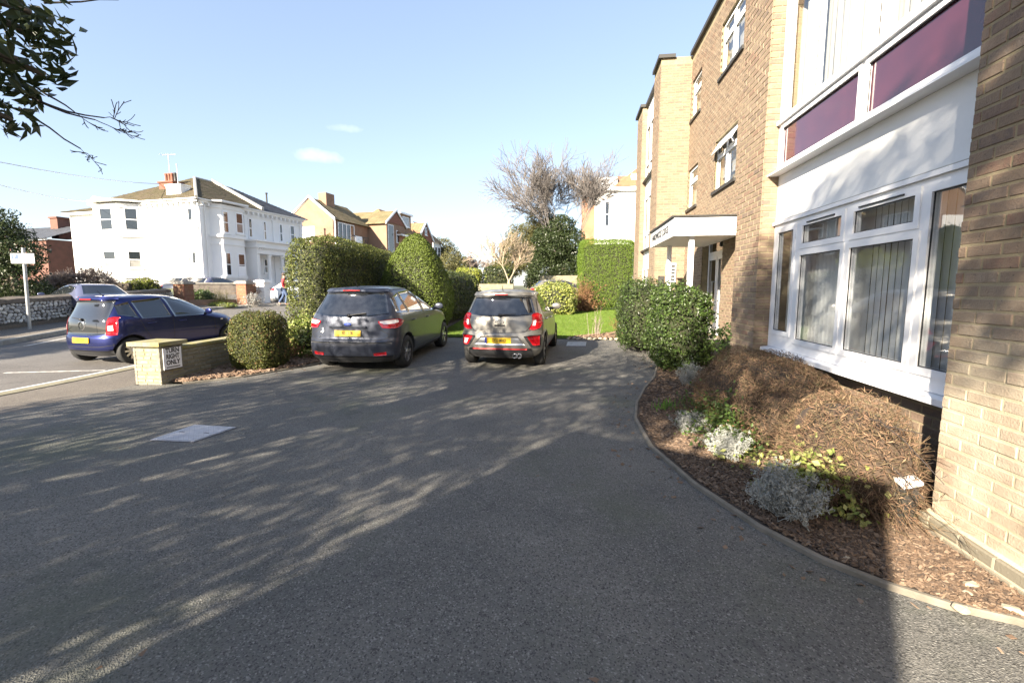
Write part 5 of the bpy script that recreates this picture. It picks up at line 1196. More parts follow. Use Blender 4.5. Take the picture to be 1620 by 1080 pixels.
# ---- blue city car with a dark glass tailgate
L3 = 3.54
UP = Car([(.19, .14, 3.40, .66, 5, 4), (.25, .05, 3.48, .77, 5, 4), (.36, .01, 3.53, .81, 5.5, 4), (.50, 0., 3.54, .82, 5.5, 3.6), (.62, .01, 3.52, .82, 5.5, 3.4), (.66, .05, 3.5, .82, 5.5, 3.4), (.82, .055, 3.36, .815, 5.5, 3.2),
          (.92, .065, 3.06, .805, 5.2, 3), (.98, .08, 2.78, .79, 5, 3), (1.10, .13, 2.56, .735, 4.8, 3), (1.20, .175, 2.38, .695, 4.8, 3), (1.30, .21, 2.18, .655, 4.8, 3), (1.38, .215, 1.98, .62, 4.6, 3), (1.43, .22, 1.78, .585, 4.4, 2.8), (1.455, .30, 1.6, .53, 4, 2.8), (1.475, .5, 1.4, .40, 3, 2.6), (1.486, .75, 1.15, .18, 2.4, 2.4)], L3)
def city_car():
    t = thing('city_car', 'bright blue city car with dark glass tailgate parked by the kerb behind the stone pillar', 'car')
    c = UP; wh = [(.50, 1), (.50, -1), (2.92, 1), (2.92, -1)]
    c.body('body', M_CARBLUE, t, wh, .29)
    for y, sd in wh: wheel(t, y, sd, .81, .29, .18, 10, M_ALLOY, .68)
    tg = c.patch('tailgate', 'rear', [(-.57, 1.375), (0, 1.40), (.57, 1.375)], [(-.66, .67), (-.3, .655), (0, .65), (.3, .655), (.66, .67)], M_CGLASS, t, 28, 16, .006)
    b = MB(); p0, n0 = c.hit('rear', .0, .985); p1, n1 = c.hit('rear', -.33, 1.02); b.tube([p0 + n0 * .03, p1 + n1 * .025], [.016, .008], 6); b.lathe([(0, -.03), (.028, -.03), (.028, .02), (0, .02)], 10, 'y', tuple(p0 + n0 * .02)); b.build('wiper', M_BLACK, tg)
    spv = c.patch('roof_spoiler', 'rear', [(-.56, 1.43), (0, 1.452), (.56, 1.43)], [(-.585, 1.385), (0, 1.41), (.585, 1.385)], M_CARBLUE, t, 24, 5, .035, .04)
    b = MB(); l, n = c.hit('rear', 0, 1.415); b.box(-.17, .17, l.y - .044, l.y - .02, 1.405, 1.43); b.build('brake_lamp', M_LAMPR, spv)
    for sd in (1, -1):
        ax = 'right' if sd > 0 else 'left'; mm = (lambda q: q) if sd > 0 else (lambda q: mirror(q)[::-1])
        tl = c.patch('tail_lamp', 'rear', mm([(.61, 1.02), (.68, 1.04), (.74, 1.03)]), mm([(.61, .655), (.69, .65), (.765, .66)]), M_LAMPR, t, 12, 12, .012, .02)
        c.patch('reverse_lens', 'rear', mm([(.635, .86), (.71, .87)]), mm([(.64, .76), (.72, .76)]), M_LAMPW, tl, 8, 6, .017, .01)
        c.patch('side_lamp', ax, [(.23, 1.02), (.30, .99)], [(.20, .67), (.25, .69)], M_LAMPR, tl, 8, 8, .012, .02)
        c.patch('quarter_panel_glass', ax, [(.36, 1.28), (.60, 1.345)], [(.34, 1.08), (.70, .98)], M_CGLASS, t, 10, 8)
        c.patch('rear_door_window', ax, [(.66, 1.355), (1.32, 1.40)], [(.76, .965), (1.42, .95)], M_CGLASS, t, 16, 9)
        c.patch('front_door_window', ax, [(1.39, 1.40), (1.70, 1.36), (2.12, 1.17), (2.45, 1.0)], [(1.49, .945), (1.9, .94), (2.2, .94), (2.55, .945)], M_CGLASS, t, 20, 9)
        c.seams('door_seam', [(ax, [(1.40, .32), (1.44, .7), (1.44, .95), (1.355, 1.41)]), (ax, [(.90, .50), (.78, .75), (.70, .97), (.62, 1.37)]), (ax, [(2.5, .34), (2.5, .94)]), (ax, [(.95, .32), (2.5, .32)])], M_GASKET, t)
        handle(c, ax, .95, .85, M_CARBLUE, t); handle(c, ax, 1.66, .84, M_CARBLUE, t)
        mirror_part(c, 2.30, 1.0, sd, t, M_CARBLUE, .78)
        b = MB(); l, n = c.hit(ax, 2.72, .78); b.obox(l + n * .004 + Vector((0, -.03, -.015)), (0, .06, 0), (0, 0, .03), n * .01); b.build('side_repeater', M_LAMPW, t)
    plate(c, .50, .61, .50, 'HX13 JXW', t, blue=False, sx=.64)
    c.patch('lower_valance', 'rear', [(-.70, .33), (0, .34), (.70, .33)], [(-.66, .22), (0, .21), (.66, .22)], M_TRIM, t, 24, 4, .006)
    c.seams('bumper_crease', [('rear', [(-.74, .45), (-.5, .415), (0, .41), (.5, .415), (.74, .45)])], M_GASKET, t, .012)
    l, n = c.hit('rear', 0, .86); em = MB(); em.lathe([(.085, -.008), (.10, -.008), (.10, .006), (.085, .006)], 30, 'y', (0, l.y - .006, .865)); e = em.build('badge', M_CHROME, t)
    text_part('lettering', 'V', .085, (0, l.y - .012, .90), (1, 0, 0), (0, 0, 1), M_CHROME, e, depth=.002, bold=.0008); text_part('lettering', 'W', .09, (0, l.y - .012, .838), (1, 0, 0), (0, 0, 1), M_CHROME, e, depth=.002, sx=1.0, bold=.0008)
    b = MB(); b.tube([(0, .55, 1.47), (0, .5, 1.50), (0, .42, 1.60)], [.018, .008, .004], 6); b.build('aerial', M_BLACK, t)
    c.patch('windscreen', 'front', [(-.56, 1.38), (0, 1.40), (.56, 1.38)], [(-.66, 1.0), (0, .985), (.66, 1.0)], M_CGLASS, t, 20, 8)
    return t
# ---- estate and the far cars
L4 = 4.75
WG = Car([(.2, .16, 4.55, .76, 5, 4), (.34, .02, 4.72, .90, 5.5, 3.6), (.55, 0., 4.75, .915, 5.5, 3.2), (.74, .05, 4.66, .915, 5.5, 3.2), (.90, .09, 4.25, .905, 5.2, 3), (.98, .14, 3.6, .89, 5, 3), (1.10, .28, 3.2, .82, 4.6, 3), (1.24, .46, 2.86, .75, 4.6, 3), (1.35, .60, 2.55, .69, 4.4, 3), (1.42, .68, 2.25, .64, 4.2, 3), (1.455, .82, 1.95, .57, 3.6, 2.8), (1.475, 1.2, 1.7, .3, 2.6, 2.4)], L4)
def estate_car(name, label, paint_m, group=None):
    t = thing(name, label, 'car', group=group); c = WG; wh = [(.95, 1), (.95, -1), (3.75, 1), (3.75, -1)]
    c.body('body', paint_m, t, wh, .32)
    for y, sd in wh: wheel(t, y, sd, .90, .32, .21, 8, M_ALLOY, .66)
    c.patch('rear_window', 'rear', [(-.55, 1.40), (.55, 1.40)], [(-.70, 1.06), (.70, 1.06)], M_CGLASS, t, 18, 8)
    c.patch('windscreen', 'front', [(-.58, 1.36), (.58, 1.36)], [(-.76, 1.02), (.76, 1.02)], M_CGLASS, t, 18, 8)
    for sd in (1, -1):
        ax = 'right' if sd > 0 else 'left'; mm = (lambda q: q) if sd > 0 else (lambda q: mirror(q)[::-1])
        c.patch('side_glass', ax, [(.85, 1.33), (1.3, 1.40), (2.2, 1.38), (2.75, 1.2), (3.1, 1.04)], [(.95, 1.14), (1.3, 1.05), (2.2, 1.01), (2.75, 1.0), (3.2, .99)], M_CGLASS, t, 30, 8)
        c.patch('tail_lamp', 'rear', mm([(.50, .96), (.86, .98)]), mm([(.50, .84), (.88, .82)]), M_LAMPR, t, 14, 6, .01, .02)
        c.patch('headlamp', 'front', mm([(.50, .76), (.82, .78)]), mm([(.50, .64), (.86, .66)]), M_LAMPW, t, 14, 6, .01, .02)
        c.patch('roof_rail', ax, [(.95, 1.435), (2.3, 1.43)], [(.95, 1.42), (2.3, 1.415)], M_CHROME, t, 16, 3, .02)
        c.seams('door_seam', [(ax, [(2.0, .34), (2.05, .98), (1.95, 1.4)]), (ax, [(1.3, .55), (1.15, 1.05)]), (ax, [(3.15, .36), (3.15, .98)])], M_GASKET, t)
        mirror_part(c, 2.95, 1.04, sd, t, paint_m, .88)
    return t
def put(t, x, y, heading, z=None): t.location = (x, y, zg(y) if z is None else z); t.rotation_euler = (math.atan(.032) if z is None and y > 7 else 0, 0, -heading); return t
FC = put(family_car(), -4.0, 7.84, R(.5)); FC.scale = (.96,) * 3; put(small_hatchback(), -1.33, 8.52, R(3.5)); CC = put(city_car(), -9.66, 7.98, R(10)); CC.scale = (.93,) * 3
# ---------------------------------------------------------------- plants
def unit(v): return v / np.maximum(1e-9, np.linalg.norm(v, axis=-1, keepdims=True))
def leaf_mesh(name, P_, N_, size, aspect=.5, tilt=.6, fold=.0):
    """one folded leaf (two triangles-worth quad) per point; N_ outward direction, tilt = how far leaves turn away from it"""
    P_ = np.asarray(P_); n = len(P_); nn = unit(np.asarray(N_) + NP.normal(0, tilt, (n, 3)))
    r = NP.normal(0, 1, (n, 3)); t = unit(r - nn * np.sum(r * nn, 1, keepdims=True)); s = np.cross(nn, t)
    L_ = (size * NP.uniform(.6, 1.35, n))[:, None]; w = L_ * aspect * NP.uniform(.8, 1.2, (n, 1))
    a = P_ - t * L_ * .5; c = P_ + t * L_ * .5; m = P_ + nn * L_ * (.08 + fold)
    V = np.stack([a, m - s * w * .5 - t * L_ * .05, c, m + s * w * .5 - t * L_ * .05], 1).reshape(-1, 3)
    return np_mesh(name, V, np.arange(4 * n).reshape(-1, 4))
def seg_mesh(name, A, B_, ra, rb, k=4):
    A, B_ = np.asarray(A, float), np.asarray(B_, float); ra, rb = np.asarray(ra)[:, None], np.asarray(rb)[:, None]; d = unit(B_ - A)
    h = np.where(np.abs(d[:, 2:3]) < .9, np.array([[0, 0, 1.]]), np.array([[1., 0, 0]])); u = unit(np.cross(d, h)); v = np.cross(d, u); R_ = []
    for C_, r in ((A, ra), (B_, rb)):
        for j in range(k):
            a = 2 * math.pi * j / k; R_.append(C_ + (u * math.cos(a) + v * math.sin(a)) * r)
    V = np.stack(R_, 1).reshape(-1, 3); n = len(A); q = np.array([(j, (j + 1) % k, k + (j + 1) % k, k + j) for j in range(k)])
    return np_mesh(name, V, (np.arange(n)[:, None, None] * 2 * k + q[None]).reshape(-1, 4), True)
def lump(P_, amp, sc, seed=0):
    """smooth pseudo-noise in [-amp, amp]"""
    s = seed * 1.7; x, y, z = P_[:, 0] * sc, P_[:, 1] * sc, P_[:, 2] * sc
    return amp * (np.sin(x * 1.3 + y * .9 + s) + np.sin(y * 1.7 - z * 1.1 + 2 * s) + np.sin(z * 1.9 + x * .7 + 3 * s)) / 3
def blob_points(n, half, k, seed=0, amp=.04, lsc=4., bottom=True):
    """points and normals over a superellipsoid of half sizes `half`, exponent k (high = boxy)"""
    d = unit(NP.normal(0, 1, (n * 2, 3)) * np.array(half) ** 0)
    # pick directions so that density per area is roughly even: sample on the box, then push on to the superellipsoid
    A = np.array([half[1] * half[2], half[0] * half[2], half[0] * half[1]]); f = NP.choice(3, n * 2, p=A / A.sum()); q = NP.uniform(-1, 1, (n * 2, 3)); q[np.arange(n * 2), f] = np.sign(NP.uniform(-1, 1, n * 2))
    r = np.sum(np.abs(q) ** k, 1) ** (1 / k); u = q / r[:, None]
    g = np.sign(u) * np.abs(u) ** (k - 1) / np.array(half); N_ = unit(g)
    P_ = u * np.array(half); P_ = P_ + N_ * lump(P_, amp, lsc, seed)[:, None]
    if not bottom: keep = N_[:, 2] > -.75; P_, N_ = P_[keep], N_[keep]
    return P_[:n], N_[:n]
def core_mesh(half, k, sc=.93, seed=0, amp=.04, lsc=4.):
    bm = bmesh.new(); bmesh.ops.create_cube(bm, size=2); bmesh.ops.subdivide_edges(bm, edges=bm.edges, cuts=9, use_grid_fill=True)
    for v in bm.verts:
        q = np.array(v.co); r = (np.abs(q) ** k).sum() ** (1 / k); p = q / r * np.array(half); v.co = p * sc
    for f in bm.faces: f.smooth = True
    me = bpy.data.meshes.new('core'); bm.to_mesh(me); bm.free(); return me
def clipped(name, label, cat, c, half, k, n, leaf, m, rz=0., amp=.04, lsc=4., depth=.05, tilt=.55, group=None, aspect=.55, seed=0, shape=None, core=.87, m2=None, stem=None):
    """a clipped hedge or bush: shaded inner mass, and leaves through its outer skin"""
    t = thing(name, label, cat, (c[0], c[1], c[2] - half[2]), group=group)
    P_, N_ = blob_points(n, half, k, seed, amp, lsc, False)
    P_ = P_ + N_ * (lump(P_, amp * .7, lsc * 3.1, seed + 5) + lump(P_, amp * .5, lsc * 7.3, seed + 9))[:, None]
    d = NP.exponential(depth, len(P_)); d = np.where(NP.uniform(0, 1, len(P_)) < .035, -NP.uniform(.0, depth * 2.2, len(P_)), d); P_ = P_ - N_ * (d - depth * .6)[:, None]
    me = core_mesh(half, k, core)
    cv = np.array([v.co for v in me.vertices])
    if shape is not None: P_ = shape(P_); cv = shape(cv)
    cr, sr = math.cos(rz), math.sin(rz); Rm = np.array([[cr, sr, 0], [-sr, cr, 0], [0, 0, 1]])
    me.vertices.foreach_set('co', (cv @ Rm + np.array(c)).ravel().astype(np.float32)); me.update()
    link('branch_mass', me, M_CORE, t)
    lm = leaf_mesh('foliage', P_ @ Rm + np.array(c), N_ @ Rm, leaf, aspect, tilt); f = link('foliage', lm, m, t)
    if m2: f.data.materials.append(m2[0]); f.data.polygons.foreach_set('material_index', (NP.uniform(0, 1, len(f.data.polygons)) < m2[1]).astype(np.int32))
    if stem:
        b = MB(); b.tube([(c[0], c[1], zg(c[1]) - .05), (c[0], c[1], c[2])], stem, 8); b.build('stem', M_BARK, t)
    return t
def crown_tree(name, label, base, h_trunk, clumps, leaf, per, m, aspect=.5, tilt=.9, trunk_r=.2, group=None, cat='tree', lean=(0, 0), bark=None, limbs=True, hollow=.45):
    """trunk and limbs reaching into leaf clumps (x, y, z, r) given relative to the base"""
    t = thing(name, label, cat, base, group=group); B0 = Vector(base); top = B0 + Vector((lean[0], lean[1], h_trunk))
    A, C_, ra, rb = [], [], [], []
    b = MB(); b.tube([B0 + Vector((0, 0, -.1)), B0.lerp(top, .5) + Vector((.03, 0, 0)), top], [trunk_r, trunk_r * .8, trunk_r * .6], 10)
    if limbs:
        for (x, y, z, r) in clumps:
            e = B0 + Vector((x, y, z)); mdl = top.lerp(e, .5) + Vector((0, 0, -.15 * r)); b.tube([top - Vector((0, 0, .3)), mdl, e], [trunk_r * .45, trunk_r * .28, trunk_r * .08], 6)
    b.build('trunk', bark or M_BARK, t)
    Ps, Ns = [], []
    for (x, y, z, r) in clumps:
        n = int(per * r * r); d = unit(NP.normal(0, 1, (n, 3))); rad = r * (hollow + (1 - hollow) * NP.uniform(0, 1, n) ** .5) * (1 + lump(d * 3 + x, .22, 1.6, z))
        Ps.append(np.array([base[0] + x, base[1] + y, base[2] + z]) + d * rad[:, None] * np.array([1, 1, .85])); Ns.append(d)
    link('crown', leaf_mesh('crown', np.concatenate(Ps), np.concatenate(Ns), leaf, aspect, tilt), m, t)
    return t
def bare_segs(base, d0, L0, r0, levels, split=(3, 4), ang=.55, shrink=.68, up=.12, seg=3, seed=1, wob=.12, minr=.004, grow=None):
    rr = random.Random(seed); A, B_, ra, rb = [], [], [], []
    def go(p, d, L_, r, lv):
        q = Vector(p); dd = Vector(d)
        for i in range(seg):
            dd = (dd + Vector((rr.gauss(0, wob), rr.gauss(0, wob), rr.gauss(0, wob) + up * (.5 if lv else 0))) ).normalized(); e = q + dd * L_ / seg
            r1 = r * (1 - .45 * (i + 1) / seg); A.append(q); B_.append(e); ra.append(max(minr, r * (1 - .45 * i / seg))); rb.append(max(minr, r1)); q = e
            if lv < levels and i >= (1 if lv else seg - 1) - (lv > 1):
                for k in range(rr.randint(*split) if i == seg - 1 else 1):
                    ax = dd.orthogonal().normalized(); ax.rotate(Matrix.Rotation(rr.uniform(0, 6.283), 3, dd)); nd = Vector(dd); nd.rotate(Matrix.Rotation(ang * rr.uniform(.5, 1.3), 3, ax))
                    if grow: nd = (nd + Vector(grow) * .25).normalized()
                    go(q, nd, L_ * shrink * rr.uniform(.75, 1.2), r1 * rr.uniform(.55, .75), lv + 1)
    go(Vector(base), Vector(d0).normalized(), L0, r0, 0)
    return A, B_, ra, rb
def bare_tree(name, label, base, d0, L0, r0, levels, m, thick=.03, group=None, cat='tree', **kw):
    t = thing(name, label, cat, base, group=group); A, B_, ra, rb = bare_segs(base, d0, L0, r0, levels, **kw)
    big = [i for i in range(len(A)) if ra[i] > thick]; sm = [i for i in range(len(A)) if ra[i] <= thick]
    for nm, ix, k, mm in (('trunk', big, 8, m), ('crown', sm, 3, M_TWIG if m is not M_PALEBARK else m)):
        if ix: link(nm, seg_mesh(nm, [A[i] for i in ix], [B_[i] for i in ix], [ra[i] for i in ix], [rb[i] for i in ix], k), mm, t)
    return t
def twig_bush(name, label, c, spread, height, n, m, r=.004, segs=4, droop=.5, side=3, group=None, cat='shrub', dirs=None, sprout=.5, leaf=None, rz=None, flat=(1, 1), minz=.1):
    """arching twigs with side twigs fanning out of one stool"""
    t = thing(name, label, cat, c, group=group); A, B_, ra, rb = [], [], [], []; LP, LN = [], []
    for i in range(n):
        a = rnd.uniform(0, 6.283); e = rnd.uniform(minz, 1.35); L_ = rnd.uniform(.55, 1.1)
        d = Vector((math.cos(a) * math.cos(e) * spread * flat[0], math.sin(a) * math.cos(e) * spread * flat[1], math.sin(e) * height)); D0 = d.normalized(); ln = d.length * L_
        p = Vector(c) + Vector((rnd.gauss(0, spread * .22 * flat[0]), rnd.gauss(0, spread * .22 * flat[1]), 0)); dd = D0
        for s in range(segs):
            q = p + dd * ln / segs; f0, f1 = 1 - s / segs, 1 - (s + 1) / segs
            A.append(p); B_.append(q); ra.append(r * (.35 + .65 * f0)); rb.append(r * (.35 + .65 * f1))
            for k in range(side):
                if rnd.random() < sprout * (s + 1) / segs:
                    sd = (dd + Vector((rnd.gauss(0, .7), rnd.gauss(0, .7), rnd.gauss(0, .5)))).normalized(); w = p.lerp(q, rnd.random()); A.append(w); B_.append(w + sd * ln * rnd.uniform(.12, .3)); ra.append(r * .5); rb.append(r * .25)
                    if leaf: LP.append(B_[-1]); LN.append(sd)
            p = q; dd = (dd + Vector((rnd.gauss(0, .12), rnd.gauss(0, .12), -droop / segs + rnd.gauss(0, .1)))).normalized()
            if p.z < zg(p.y) + .06: break
            if leaf and s: LP.append(p); LN.append(dd)
    link('twigs', seg_mesh('twigs', A, B_, ra, rb, 3), m, t)
    if leaf:
        LP, LN = np.array(LP), np.array(LN); k = leaf[2]; LP = np.repeat(LP, k, 0) + NP.normal(0, leaf[3], (len(LP) * k, 3)); LN = np.repeat(LN, k, 0)
        link('foliage', leaf_mesh('foliage', LP, LN, leaf[0], leaf[4] if len(leaf) > 4 else .5, 1.), leaf[1], t)
    return t

# ---- clipped hedge and cone along the boundary
clipped('clipped_hedge', 'long clipped green hedge with rounded near end behind the charcoal blue car', 'hedge', (-6.36, 13.3, 1.45), (.52, 3.7, 1.38), 5.0, 56000, .052, L_HEDGE, R(5.9), .05, 3.2, .05, .6, m2=(L_OLIVE, .12))
cone_shape = lambda P_: P_ * np.stack([1 - .72 * np.clip((P_[:, 2] + .75) / 2.45, 0, 1) ** 1.5] * 2 + [np.ones(len(P_))], 1)
clipped('cone_bush', 'tall egg shaped clipped bush standing between the long hedge and the parked grey cars', 'bush', (-4.78, 14.0, 1.68), (1.13, 1.15, 1.50), 3.0, 32000, .048, L_CONE, 0, .04, 3, .05, .6, shape=cone_shape)
clipped('clipped_hedge', 'lower dark clipped hedge receding behind the egg shaped bush', 'hedge', (-4.9, 18.6, 1.25), (.75, 2.8, .95), 4.5, 9000, .08, L_DARK, 0, .05, 3, .05, .6, m2=(L_HEDGE, .3))
clipped('round_bush', 'round topped clipped bush right beside the low stone boundary wall', 'bush', (-5.87, 8.05, .55), (.43, .43, .56), 3.4, 15000, .034, L_YEW, 0, .03, 6, .035, .6, seed=3, m2=(L_BROWN, .05), stem=.05)
twig_bush('dry_plant', 'withered brown plant between the round bush and the pale green shrub', (-5.95, 9.0, .06), .38, .55, 60, L_BROWN, .008, droop=.9, leaf=(.07, L_BROWN, 2, .03, .4))
clipped('pale_shrub', 'loose pale green shrub at the near corner of the long hedge', 'shrub', (-5.62, 9.35, .50), (.42, .36, .45), 2.4, 2600, .075, L_VAR, 0, .10, 6, .12, .9, seed=5, core=.6, m2=(L_CONE, .6))
# fallen clippings patch on the wall bed
# ---- bushes by the entrance
clipped('entrance_bush', 'large rounded dark green bush in front of the entrance canopy', 'bush', (2.02, 8.85, .80), (.50, .50, .80), 2.7, 15000, .05, L_MID, 0, .11, 4, .07, .9, seed=2, m2=(L_DARK, .35))
clipped('entrance_hedge', 'dark clipped bush standing just behind the large entrance bush', 'bush', (1.66, 11.2, .92), (.52, 1.0, .80), 3.0, 13000, .05, L_DARK, 0, .08, 5, .05, .8, seed=4, m2=(L_MID, .4))
clipped('door_shrub', 'glossy dark shrub against the brick wall under the end of the bay', 'shrub', (2.68, 7.75, .45), (.30, .45, .55), 2.4, 1800, .07, L_MID, 0, .12, 5, .12, .9, seed=6, core=.7)
# ---- beyond the lawn
clipped('conifer_hedge', 'tall block of bright green conifer hedge closing the lawn beside the brick block', 'hedge', (1.72, 23.6, 2.2), (1.36, .9, 1.72), 9, 42000, .065, L_CONIF, 0, .05, 3, .06, .5, aspect=.3)
twig_bush('russet_shrub', 'bare russet shrub at the left foot of the tall conifer hedge', (.55, 22.3, .5), .8, 1.6, 120, L_BROWN, .012, leaf=(.08, L_BROWN, 2, .08))
clipped('golden_shrub', 'rounded golden variegated shrub to the right of the small hatchback roof', 'shrub', (-.75, 20.6, 1.05), (1.0, .8, .72), 2.6, 5000, .09, L_VAR, 0, .1, 3, .08, .8, seed=8, m2=(L_LIME, .3))
clipped('lime_mound', 'low lime green clipped mound behind the golden shrub', 'shrub', (-2.0, 22.5, .95), (1.2, .8, .55), 2.6, 4500, .07, L_LIME, 0, .04, 3, .05, .6, seed=9)
clipped('round_bush', 'dark ball shaped bush at the far end of the lawn near the cone bush', 'bush', (-4.55, 20.8, .95), (.62, .6, .62), 2.4, 3500, .06, L_DARK, 0, .04, 5, .05, .6, seed=10)
clipped('round_bush', 'small yellow green dome bush by the far low wall', 'bush', (-3.25, 22.6, .78), (.55, .5, .34), 2.4, 1800, .06, L_LIME, 0, .04, 5, .05, .6, seed=11)
clipped('dark_shrub', 'low dark shrub between the ball shaped bush and the hatchback', 'shrub', (-3.7, 20.4, .65), (.6, .5, .34), 2.4, 1500, .06, L_DARK, 0, .05, 5, .05, .7, seed=12)
clipped('lime_hedge', 'bright yellow green squarish hedge across the far road', 'hedge', (on_Y(742, 430, 31).x, 31, 1.75), (.85, .8, 1.18), 5, 5000, .1, L_LIME, 0, .06, 3, .06, .6, seed=13)
clipped('dark_hedge', 'dark green hedge right of the bright yellow green one', 'hedge', (on_Y(788, 430, 31.5).x, 31.5, 1.75), (1.0, .8, 1.3), 5, 5000, .1, L_DARK, 0, .06, 3, .06, .6, seed=14, m2=(L_LIME, .08))
crown_tree('olive_shrub', 'big grey green domed shrub behind the yellow green hedge', (on_Y(712, 440, 37).x, 37, .95), 1.0, [(-.9, 0, 1.8, 1.0), (.6, .2, 2.0, 1.1), (0, -.4, 2.6, 1.0), (1.4, 0, 1.4, .8)], .14, 1500, L_OLIVE, trunk_r=.12, cat='shrub')
crown_tree('far_shrub', 'yellow green shrub mass rising over the long hedge', (on_Y(600, 400, 33).x, 33, 1.0), 1.2, [(-1.4, 0, 2.3, .8), (0, 0, 2.4, .9), (1.2, .3, 2.3, .8)], .12, 1500, L_LIME, trunk_r=.1, cat='shrub')
crown_tree('far_tree', 'small olive green tree beside the red gabled house', (on_Y(702, 385, 70).x, 70, 1.4), 3.0, [(-1.2, 0, 5.2, 1.9), (1.0, 0, 5.0, 2.0), (0, 0, 6.6, 1.7), (2.5, 0, 4.0, 1.5)], .22, 700, L_OLIVE, trunk_r=.2)
# big bare tree, evergreens and the leaning pale tree
xb = on_Y(893, 430, 36).x
def fan_tree(name, label, base, h, limbs, m, tr, cat='tree', minr=.012, levels=5, **kw):
    t = thing(name, label, cat, base); B0 = Vector(base); b = MB(); b.tube([B0, B0 + Vector((.05, 0, h * .5)), B0 + Vector((0, 0, h))], [tr, tr * .85, tr * .8], 10)
    A, C_, ra, rb = [], [], [], []
    for i, (d0, L0, r0) in enumerate(limbs):
        q = bare_segs(B0 + Vector((0, 0, h * .96)), d0, L0, r0, levels, seed=31 + i, minr=minr, **kw)
        for l, e in zip((A, C_, ra, rb), q): l.extend(e)
    big = [i for i in range(len(A)) if ra[i] > .04]; sm = [i for i in range(len(A)) if ra[i] <= .04]
    b.build('trunk', m, t)
    for nm, ix, k in (('limbs', big, 7), ('crown', sm, 3)):
        if ix: link(nm, seg_mesh(nm, [A[i] for i in ix], [C_[i] for i in ix], [ra[i] for i in ix], [rb[i] for i in ix], k), m, t)
    return t
fan_tree('bare_tree', 'big leafless tree with fine grey twigs rising above the evergreens', (xb, 36, .9), 3.0, [((-1.0, .2, 1), 2.4, .08), ((-.72, -.3, 1), 2.45, .09), ((-.44, .3, 1), 2.45, .10), ((-.16, -.2, 1), 2.45, .10), ((.12, .4, 1), 2.45, .10), ((.38, -.3, 1), 2.45, .10), ((.58, .2, 1), 2.3, .09)], mat('grey_twig', (.19, .17, .158), .9, (.14, .125, .118), 3), .24, split=(2, 3), ang=.52, shrink=.75, up=.07, wob=.09)
xe = on_Y(882, 430, 33).x
crown_tree('ivy_tree', 'dark ivy clad evergreen below the big leafless tree', (xe, 33, .85), 2.2, [(-1.0, 0, 2.0, 1.2), (.5, .2, 2.2, 1.3), (-.2, -.2, 3.6, 1.35), (.9, 0, 3.9, 1.15), (.3, .2, 5.0, 1.0), (-.9, 0, 4.2, 1.0), (-1.1, .1, 3.0, .9), (1.2, 0, 1.4, .9), (1.5, 0, 2.6, .9), (-1.5, 0, 1.2, .9)], .14, 2600, L_DARK, trunk_r=.22)
xc = on_Y(838, 430, 40).x
crown_tree('pine_tree', 'broad dark olive pine behind the pale leaning tree', (xc, 40, 1.0), 3.0, [(-1.6, 0, 2.6, 1.3), (0, 0, 3.2, 1.6), (1.0, 0, 4.6, 1.7), (-.6, .2, 4.9, 1.5), (.9, 0, 6.6, 1.2), (1.8, 0, 5.6, 1.3), (-2.4, 0, 2.2, 1.2), (2.2, 0, 3.4, 1.4), (-1.6, 0, 3.9, 1.1)], .2, 2200, L_OLIVE, trunk_r=.25, aspect=.25)
xp = on_Y(805, 452, 27).x
bare_tree('leaning_tree', 'small pale leafless tree leaning right behind the small hatchback', (xp, 27, .62), (.2, 0, 1), 1.4, .15, 5, M_PALEBARK, .03, split=(2, 3), ang=.55, shrink=.80, up=.08, seed=12, wob=.12, minr=.012, grow=(.5, 0, .35))
clipped('cream_shrub', 'cream edged shrub under the pale leaning tree', 'shrub', (xp + 2.3, 29, 1.35), (1.2, .7, .6), 2.4, 2500, .12, L_VAR, 0, .1, 3, .08, .9, seed=16)
for i, (px, y, s, sd) in enumerate(((655, 75, 1.5, 3), (735, 80, 1.4, 4), (770, 85, 1.2, 8))):
    bare_tree('distant_bare_tree', ['faint leafless tree behind the tiled house dormer', 'faint pinkish leafless tree behind the grey green shrub', 'faint thin leafless tree beside the far lamp post'][i], (on_Y(px, 400, y).x, y, 1.4), (0, 0, 1), 1.7 * s, .16 * s, 5, M_TWIG, .05, split=(3, 4), ang=.5, seed=sd, minr=.02)
# ---- trees and shrubs across the road on the left
xl = on_Y(20, 420, 16.5).x
crown_tree('holly_tree', 'dense dark evergreen tree at the left edge behind the parking sign', (xl, 16.5, .3), 1.8, [(-1.6, 0, 1.5, 1.5), (.1, -.2, 1.4, 1.25), (-.8, .2, 2.9, 1.4), (.3, 0, 2.6, .95), (-2.6, 0, 3.6, 1.4), (-1.2, 0, 3.9, 1.15), (.6, .2, .9, .8), (-2.4, 0, 2.2, 1.5), (-.2, 0, 3.6, .7)], .12, 1900, L_DARK, trunk_r=.2)
bare_tree('bare_shrub', 'tangled leafless shrub in front of the white villa wing', (on_Y(142, 440, 21).x, 21, .6), (.05, 0, 1), .7, .05, 5, M_BARK, .02, split=(3, 5), ang=.75, shrink=.78, seed=21, minr=.008, cat='shrub')
bare_tree('bare_shrub', 'thin reddish leafless shrub left of the villa wing', (on_Y(100, 440, 20).x, 20, .5), (0, 0, 1), .6, .04, 5, M_BARK, .02, split=(3, 5), ang=.7, shrink=.8, seed=23, minr=.007, cat='shrub')
clipped('brown_hedge', 'dull brown leafless hedge behind the slate blue estate car', 'hedge', (on_Y(128, 440, 19.6).x, 19.6, 1.15), (2.0, .6, .62), 3.5, 6000, .08, leafm('dull_leaf', [(.07, .055, .035), (.10, .075, .045), (.06, .055, .03)]), R(-12), .12, 2, .1, .9, seed=18)
